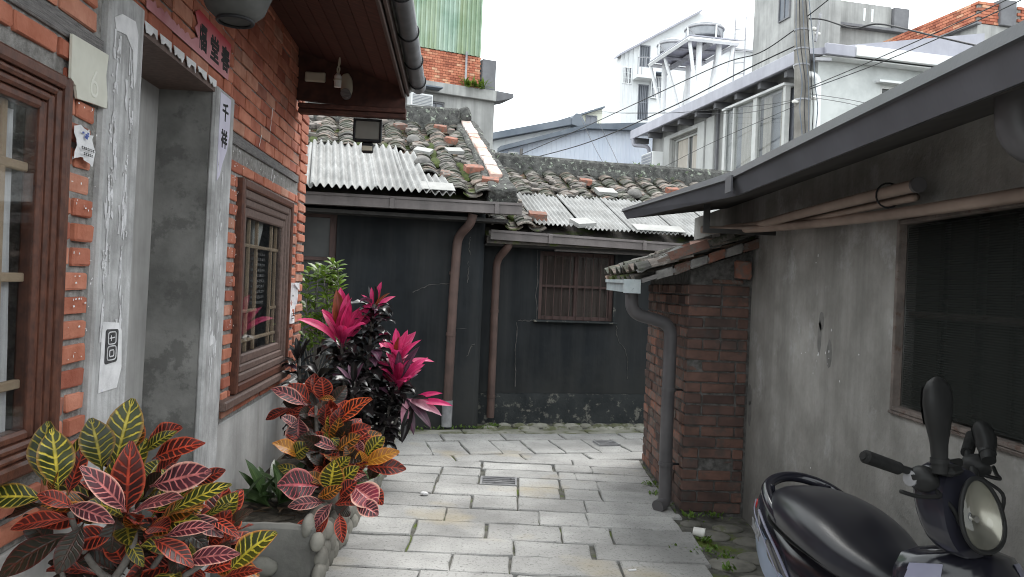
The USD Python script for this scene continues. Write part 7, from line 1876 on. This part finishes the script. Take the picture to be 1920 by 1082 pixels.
# water tank stand
ts = thing("tank_stand", "white steel platform on legs and diagonal braces carrying water tanks", "tank stand")
pc = [np.array(p) for p in ((3.45, 21.24, 7.6), (3.99, 18.88, 7.6), (5.24, 19.13, 7.6), (4.66, 21.54, 7.6))]
lerp = lambda s, t_: (1 - s) * ((1 - t_) * pc[0] + t_ * pc[3]) + s * ((1 - t_) * pc[1] + t_ * pc[2])
v = np.vstack([pc, [p + [0, 0, 0.03] for p in pc]])
h = trimesh.convex.convex_hull(v + [0, 0, 0.07])
MB().add(h.vertices, h.faces).put("deck", "lilac_grey_metal", ts)
for i in range(4):
    MB().tube([pc[i], pc[(i + 1) % 4]], 0.055, 4).put("edge_beam", "white_paint", ts)
for s in (0.33, 0.66):
    MB().tube([lerp(s, 0), lerp(s, 1)], 0.05, 4).put("cross_beam", "steel_worn", ts)
MB().tube([lerp(0, 0.5), lerp(1, 0.5)], 0.09, 4).put("main_beam", "steel_worn", ts)
for s, t_ in ((0.12, 0.25), (0.12, 0.8), (0.55, 0.62), (0.9, 0.7), (0.9, 0.3)):
    p = lerp(s, t_)
    MB().tube([p, p - [0, 0, 3.4]], 0.07, 10).put("leg", "white_paint", ts, smooth=40)
for (s, t_), (s2, t2) in (((0.0, 0.02), (0.2, 0.35)), ((0.35, 0.05), (0.5, 0.5)), ((0.95, 0.05), (0.85, 0.45)), ((0.6, 0.95), (0.7, 0.6)), ((0.95, 0.95), (0.9, 0.75)), ((0.02, 0.9), (0.12, 0.6))):
    MB().tube([lerp(s, t_), lerp(s2, t2) - [0, 0, 2.2]], 0.045, 6).put("brace", "white_paint", ts)


def tank(label, s, t_, rad, hh=0.72):
    t = thing("water_tank", label, "water tank", "stainless water tanks on the stand")
    c = lerp(s, t_) + [0, 0, 0.1]
    prof = np.array([1, hh]) * np.array([(0.0, 0.05), (rad * 0.75, 0.07), (rad * 0.97, 0.14), (rad, 0.2), (rad, 0.5), (rad * 0.93, 0.56), (rad * 0.4, 0.68), (0.0, 0.7)])
    m = trimesh.creation.revolve(prof, sections=32)
    MB().add(np.asarray(m.vertices) + c, m.faces).put("drum", "stainless", t, smooth=40)
    MB().tube([c + [rad * 1.02 * math.cos(a), rad * 1.02 * math.sin(a), 0.32] for a in np.linspace(0, 2 * math.pi, 33)], 0.025, 6).put("hoop", "steel_worn", t, smooth=True)
    for k in range(4):
        a = k * math.pi / 2 + 0.4
        q = c + [rad * 1.03 * math.cos(a), rad * 1.03 * math.sin(a), 0]
        MB().tube([q - [0, 0, 0.0], q + [0, 0, 0.33]], 0.025, 6).put("strut", "white_paint", t)
        q2 = c + [rad * 1.03 * math.cos(a + 0.6), rad * 1.03 * math.sin(a + 0.6), 0]
        MB().tube([q + [0, 0, 0.32], q2], 0.02, 5).put("diagonal", "steel_worn", t)


tank("larger steel water tank over the near corner of the white stand", 0.78, 0.5, 0.46)
tank("smaller steel water tank at the far end of the white stand", 0.2, 0.35, 0.4)
t = thing("roof_ladder", "thin steel ladder standing right of the tank platform", "ladder")
for k in (0, 1):
    p0 = np.array([5.33 + 0.26 * k, 19.8, 6.0])
    MB().tube([p0, p0 + [0, 0, 2.5]], 0.016, 5).put("rail", "steel_worn", t)
for k in range(8):
    z = 6.2 + k * 0.28
    MB().tube([(5.33, 19.8, z), (5.59, 19.8, z + 0.03)], 0.013, 5).put("rung", "steel_worn", t)

# grey two storey house on the right
gh = thing("grey_house", "two storey grey rendered house with curtained bay window and white front eave behind the pole", "house")
LFW = frame((0, 0, 0), _wn, _wd, (0, 0, 1))          # left face: (n, a, z)
wallpoly(gh, "side_wall", "far_concrete", [(12.6, 0), (19.76, 0), (19.76, 5.95), (12.6, 5.95)], 8.25, 0.2, LFW, [(16.95, 18.4, 3.6, 5.33), (13.1, 15.3, 3.4, 5.42)])
wallpoly(gh, "front_wall", "skim_render", [(8.25, 0), (15.0, 0), (15.0, 5.95), (8.25, 5.95)], 12.42, 0.178, HW, [(9.52, 10.6, 4.3, 5.42)])
MB().box((8.46, 12.62, 0), (15.0, 19.75, 5.9), HW).put("house_body", "far_concrete", gh)
v = np.array([[7.88, 12.2, 5.83], [7.88, 20.3, 5.83], [11.5, 12.2, 6.5], [11.5, 20.3, 6.9], [7.88, 12.2, 5.75], [7.88, 20.3, 5.75], [11.5, 12.2, 5.95], [11.5, 20.3, 5.95]])
h = trimesh.convex.convex_hull(HW(v))
MB().add(h.vertices, h.faces).put("roof", "lilac_grey_metal", gh)
MB().box((7.8, 12.3, 5.62), (7.875, 20.25, 5.86), HW, ch=0.01).put("side_gutter", "lilac_grey_metal", gh)
MB().box((8.2, 12.12, 5.76), (8.78, 12.19, 5.95), HW, ch=0.008).put("front_gutter", "lilac_grey_metal", gh)
MB().box((8.79, 12.1, 5.78), (15.0, 12.19, 5.97), HW, ch=0.008).put("front_gutter", "white_paint", gh)
MB().box((8.2, 12.192, 5.74), (15.0, 12.418, 5.758), HW).put("front_soffit", "white_paint", gh)
for k in range(9):
    n = 12.8 + k * 0.9
    MB().box((7.88, n, 5.5), (8.248, n + 0.1, 5.64), HW).put("rafter", "far_dark_concrete", gh)
MB().box((16.12, 8.17, 0), (16.5, 8.248, 5.5), LFW, ch=0.01).put("pilaster", "far_concrete_pale", gh)
MB().box((16.0, 8.2, 0), (16.08, 8.248, 5.7), LFW).put("drain_strip", "far_dark_concrete", gh)
for lo, hi in (((16.56, 3.5), (16.9, 5.46)), ((18.44, 3.5), (18.8, 5.46)), ((16.9, 5.36), (18.44, 5.46))):
    MB().box((lo[0], 8.15, lo[1]), (hi[0], 8.248, hi[1]), LFW, ch=0.01).put("window_surround", "far_concrete_pale", gh)
winbox(gh, 16.95, 18.4, 3.6, 5.33, 8.3, LFW, 2, 1, "alu_frame", "dusty_pane", 0.05, 0.08, curtain=[(17.05, 17.5), (17.75, 18.3)])
by = thing_part(gh, "bay_window")
MB().box((13.05, 7.98, 5.42), (15.42, 8.248, 5.47), LFW, ch=0.005).put("canopy", "white_paint", by)
MB().box((13.05, 8.0, 3.3), (15.4, 8.248, 3.42), LFW, ch=0.005).put("shelf", "white_paint", by)
for n0, n1 in ((15.3, 15.4), (14.06, 14.2), (14.95, 15.0), (13.05, 13.13)):
    MB().box((n0, 8.02, 3.42), (n1, 8.12, 5.42), LFW).put("post", "alu_frame", by)
MB().box((13.13, 8.06, 3.42), (15.3, 8.075, 5.42), LFW).put("pane", "window_glass", by)
for n0, n1 in ((14.22, 14.9), (13.75, 14.03), (13.16, 13.42)):
    P = np.array([[[n0 + (n1 - n0) * i / 16, 8.17 + 0.025 * math.sin(i * 1.7), z] for i in range(17)] for z in (3.42, 4.4, 5.4)])
    v, f = grid_surface(P)
    MB().add(LFW(v), f).put("curtain", "curtain_beige", by, smooth=True)
MB().box((13.1, 8.235, 3.4), (15.3, 8.245, 5.4), LFW).put("inner_board", "far_window_grey", by)
MB().tube(bendpath([HW([[7.84, 20.1, 5.62]])[0], HW([[7.84, 20.1, 5.45]])[0], HW([[8.16, 19.75, 5.38]])[0], HW([[8.16, 19.72, 3.0]])[0]], 0.15), 0.05, 10).put("downpipe", "lilac_grey_metal", gh, smooth=40)
MB().tube(bendpath([HW([[7.86, 12.5, 5.64]])[0], HW([[7.88, 12.45, 5.5]])[0], HW([[8.2, 12.33, 5.42]])[0], HW([[8.28, 12.34, 2.5]])[0]], 0.12), 0.055, 10).put("downpipe", "white_paint", gh, smooth=40)
winbox(gh, 9.52, 10.6, 4.3, 5.42, 12.44, HW, 2, 1, "alu_frame", "dusty_pane", 0.06)
MB().box((9.42, 12.3, 5.44), (10.7, 12.418, 5.48), HW).put("window_hood", "white_paint", gh)
aircon("window air conditioner in a cage on the grey house's far side wall", frame((0, 0, 0), _wn, _wd, (0, 0, 1)), 18.82, 19.55, 7.85, 8.24, 4.55, 5.1)

# grey concrete block and brick parapet beyond
cb = thing("concrete_block_building", "weathered grey concrete upper storeys behind the utility pole", "building")
MB().box((12.9, 19.0, 0), (13.25, 23, 11.6), HW).put("tower_wall", "far_concrete", cb)
MB().box((13.252, 19.3, 0), (15.7, 23, 9.02), HW).put("low_wall", "far_concrete", cb)
MB().box((13.252, 19.1, 9.022), (15.75, 23, 9.1), HW, ch=0.01).put("ledge", "far_dark_concrete", cb)
MB().box((13.252, 19.35, 9.102), (15.1, 19.6, 9.78), HW).put("parapet", "far_concrete", cb)
MB().box((15.12, 19.25, 9.102), (15.6, 19.7, 9.75), HW, ch=0.01).put("parapet_pier", "far_dark_concrete", cb)
for a in (14.2, 14.45):
    MB().box((a, 19.34, 9.3), (a + 0.06, 19.348, 9.65), HW, jit=0.004).put("lime_streak", "white_paint", cb)
winbox(cb, 20.9, 21.5, 9.75, 10.7, 12.85, LFW, 2, 1, "far_dark_concrete", "dark_glass", 0.04)
MB().box((13.4, 19.2, 8.2), (14.1, 19.298, 8.3), HW).put("beam_end", "far_concrete_pale", cb)
bp = thing("brick_parapet_building", "flat roofed building topped by a red brick parapet with a grey pier at its corner", "building")
MB().box((14.42, 15.52, 0), (22, 19.0, 8.05), HW).put("wall", "far_concrete", bp)
MB().box((14.44, 15.54, 8.052), (14.66, 19.0, 8.56), HW).put("parapet_side", "mortar", bp)
MB().box((14.66, 15.54, 8.052), (20.0, 15.76, 8.56), HW).put("parapet_front", "mortar", bp)
for r_i in range(7):
    z0 = 8.06 + r_i * 0.073
    n = 15.5 + 0.1 * (r_i % 2)
    while n < 18.95:
        MB().box((14.405, n + 0.006, z0 + 0.006), (14.438, min(n + 0.22, 19.0) - 0.006, z0 + 0.067), HW).put("brick", "far_brick", bp)
        n += 0.22
    a = 14.41 + 0.11 * (r_i % 2)
    while a < 17.5:
        if not (14.95 < a < 15.42):
            MB().box((a + 0.006, 15.505, z0 + 0.006), (a + 0.214, 15.538, z0 + 0.067), HW).put("brick", "far_brick", bp)
        a += 0.22
MB().box((14.98, 15.44, 8.06), (15.42, 15.78, 8.66), HW, ch=0.01).put("corner_pier", "far_dark_concrete", bp)
winbox(bp, 16.4, 18.3, 7.45, 8.0, 14.36, LFW, 2, 1, "white_paint", "white_paint", 0.05)
MB().box((14.28, 15.4, 8.0), (14.418, 19.0, 8.05), HW).put("coping_ledge", "far_dark_concrete", bp)

# utility pole and wires
up = thing("utility_pole", "weathered concrete utility pole with straps and bundled cables beside the grey house", "utility pole")
pz = np.array([0.0, 2.0, 4.13, 6.23, 8.2])
px_ = np.array([4.61, 4.55, 4.485, 4.39, 4.3])
MB().tube([(x, 12.5, z) for x, z in zip(px_, pz)], [0.15, 0.135, 0.122, 0.105, 0.095], 20).put("shaft", "pole_concrete", up, smooth=40)
xat = lambda z: float(np.interp(z, pz, px_))
for z in (5.75, 5.45, 5.2, 4.65):
    rr = float(np.interp(z, pz, [0.15, 0.135, 0.122, 0.105, 0.095]))
    MB().tube([(xat(z), 12.5, z - 0.012), (xat(z), 12.5, z + 0.012)], rr + 0.008, 20).put("strap", "steel_worn", up, smooth=40)
for dx, dz in ((0.16, 5.75), (-0.15, 4.6), (0.15, 4.66), (0.2, 5.68)):
    c = np.array([xat(dz) + dx, 12.42, dz])
    MB().tube([c + [-0.03, 0, 0], c + [0.0, 0, 0.008], c + [0.06, 0, 0.0]], [0.02, 0.032, 0.02], 10).put("insulator", "white_plastic", up, smooth=40)
MB().tube([(4.6, 12.4, 5.55), (4.66, 12.4, 6.0)], 0.02, 6).put("bracket", "steel_worn", up)
MB().box((4.6, 12.36, 5.25), (4.85, 12.44, 5.3), XW).put("bracket", "steel_worn", up)
for k in range(5):
    o = 0.05 * k - 0.1
    MB().tube(smoothpath([(4.36 + o, 12.37, 6.2), (4.42 + o * 1.3, 12.36, 5.5), (4.5 + o, 12.355, 4.9), (4.52 + o * 1.4, 12.35, 4.5), (4.54 + o, 12.35, 4.0), (4.58 + o, 12.34, 3.0)], 5), 0.008, 5).put("cable", "wire_black" if k % 2 else "slate_roof", up, smooth=True)
WIRES = [("thick black cable sweeping left from the pole down to the white sheet building", 0.016, [(4.33, 12.5, 5.51), (3.85, 13.5, 5.39), (2.98, 16.0, 5.23), (1.65, 19.0, 5.03), (-0.07, 22.0, 4.95)]),
         ("black cable with a kink running from the pole across the tank stand to the left", 0.013, [(4.32, 12.5, 5.77), (3.92, 13.0, 5.53), (3.52, 14.0, 5.59), (2.59, 17.0, 5.6), (1.46, 20.0, 5.51), (-0.15, 22.0, 5.07)]),
         ("thickest black cable looping right from the pole's top insulator", 0.018, [(4.48, 12.5, 5.94), (4.64, 12.2, 5.83), (4.81, 11.5, 5.48), (4.97, 11.0, 5.38), (5.2, 10.0, 4.91), (5.41, 9.0, 4.45), (5.5, 7.5, 3.9)]),
         ("lower of two parallel wires rising to the upper right corner", 0.009, [(4.55, 12.5, 4.82), (4.92, 11.0, 4.81), (5.13, 9.5, 4.78), (5.11, 8.0, 4.68), (5.0, 6.5, 4.6)]),
         ("upper of two parallel wires rising to the upper right corner", 0.009, [(4.55, 12.5, 4.85), (4.91, 11.0, 4.88), (5.12, 9.5, 4.86), (5.11, 8.0, 4.76), (5.0, 6.5, 4.7)]),
         ("faint high wire crossing the white sky to the green building", 0.006, [(4.35, 12.5, 4.65), (4.02, 14.0, 4.87), (2.75, 18.0, 5.56), (1.28, 22.0, 6.57), (-0.87, 26.0, 7.87)]),
         ("straight thin wire from the pole down to the air conditioner cage", 0.006, [(4.35, 12.5, 4.55), (3.48, 14.0, 4.23), (2.65, 15.5, 3.85)]),
         ("lower thin wire dropping right from the pole behind the grey eave", 0.006, [(4.56, 12.5, 4.71), (4.86, 11.5, 4.37), (4.9, 10.0, 3.83)]),
         ("upper thin wire dropping right from the pole behind the grey eave", 0.006, [(4.55, 12.5, 4.76), (4.85, 11.5, 4.43), (4.9, 10.0, 3.92)]),
         ("short wire leaving the pole top to the right edge of the grey tower", 0.012, [(4.4, 12.5, 5.9), (4.66, 12.0, 6.1), (4.9, 11.0, 6.3), (5.2, 10.0, 6.6)]),
         ("sagging twin wires from the pole past the bay window to the ridge cap", 0.007, [(4.35, 12.5, 4.63), (4.22, 15.0, 4.98), (3.48, 18.0, 5.61), (1.88, 22.0, 6.41)]),
         ("left of two steep guy wires on the white sheet wall", 0.01, [(1.86, 24.0, 6.75), (2.09, 22.0, 5.56), (2.38, 20.0, 4.4)]),
         ("right of two steep guy wires on the white sheet wall", 0.01, [(2.3, 24.0, 6.81), (2.54, 22.0, 5.58), (2.72, 20.0, 4.42)])]
for lab, rad, pts in WIRES:
    MB().tube(smoothpath(pts, 8), rad * 0.72, 6).put("wire", "wire_black", smooth=True, label=lab, cat="wire")
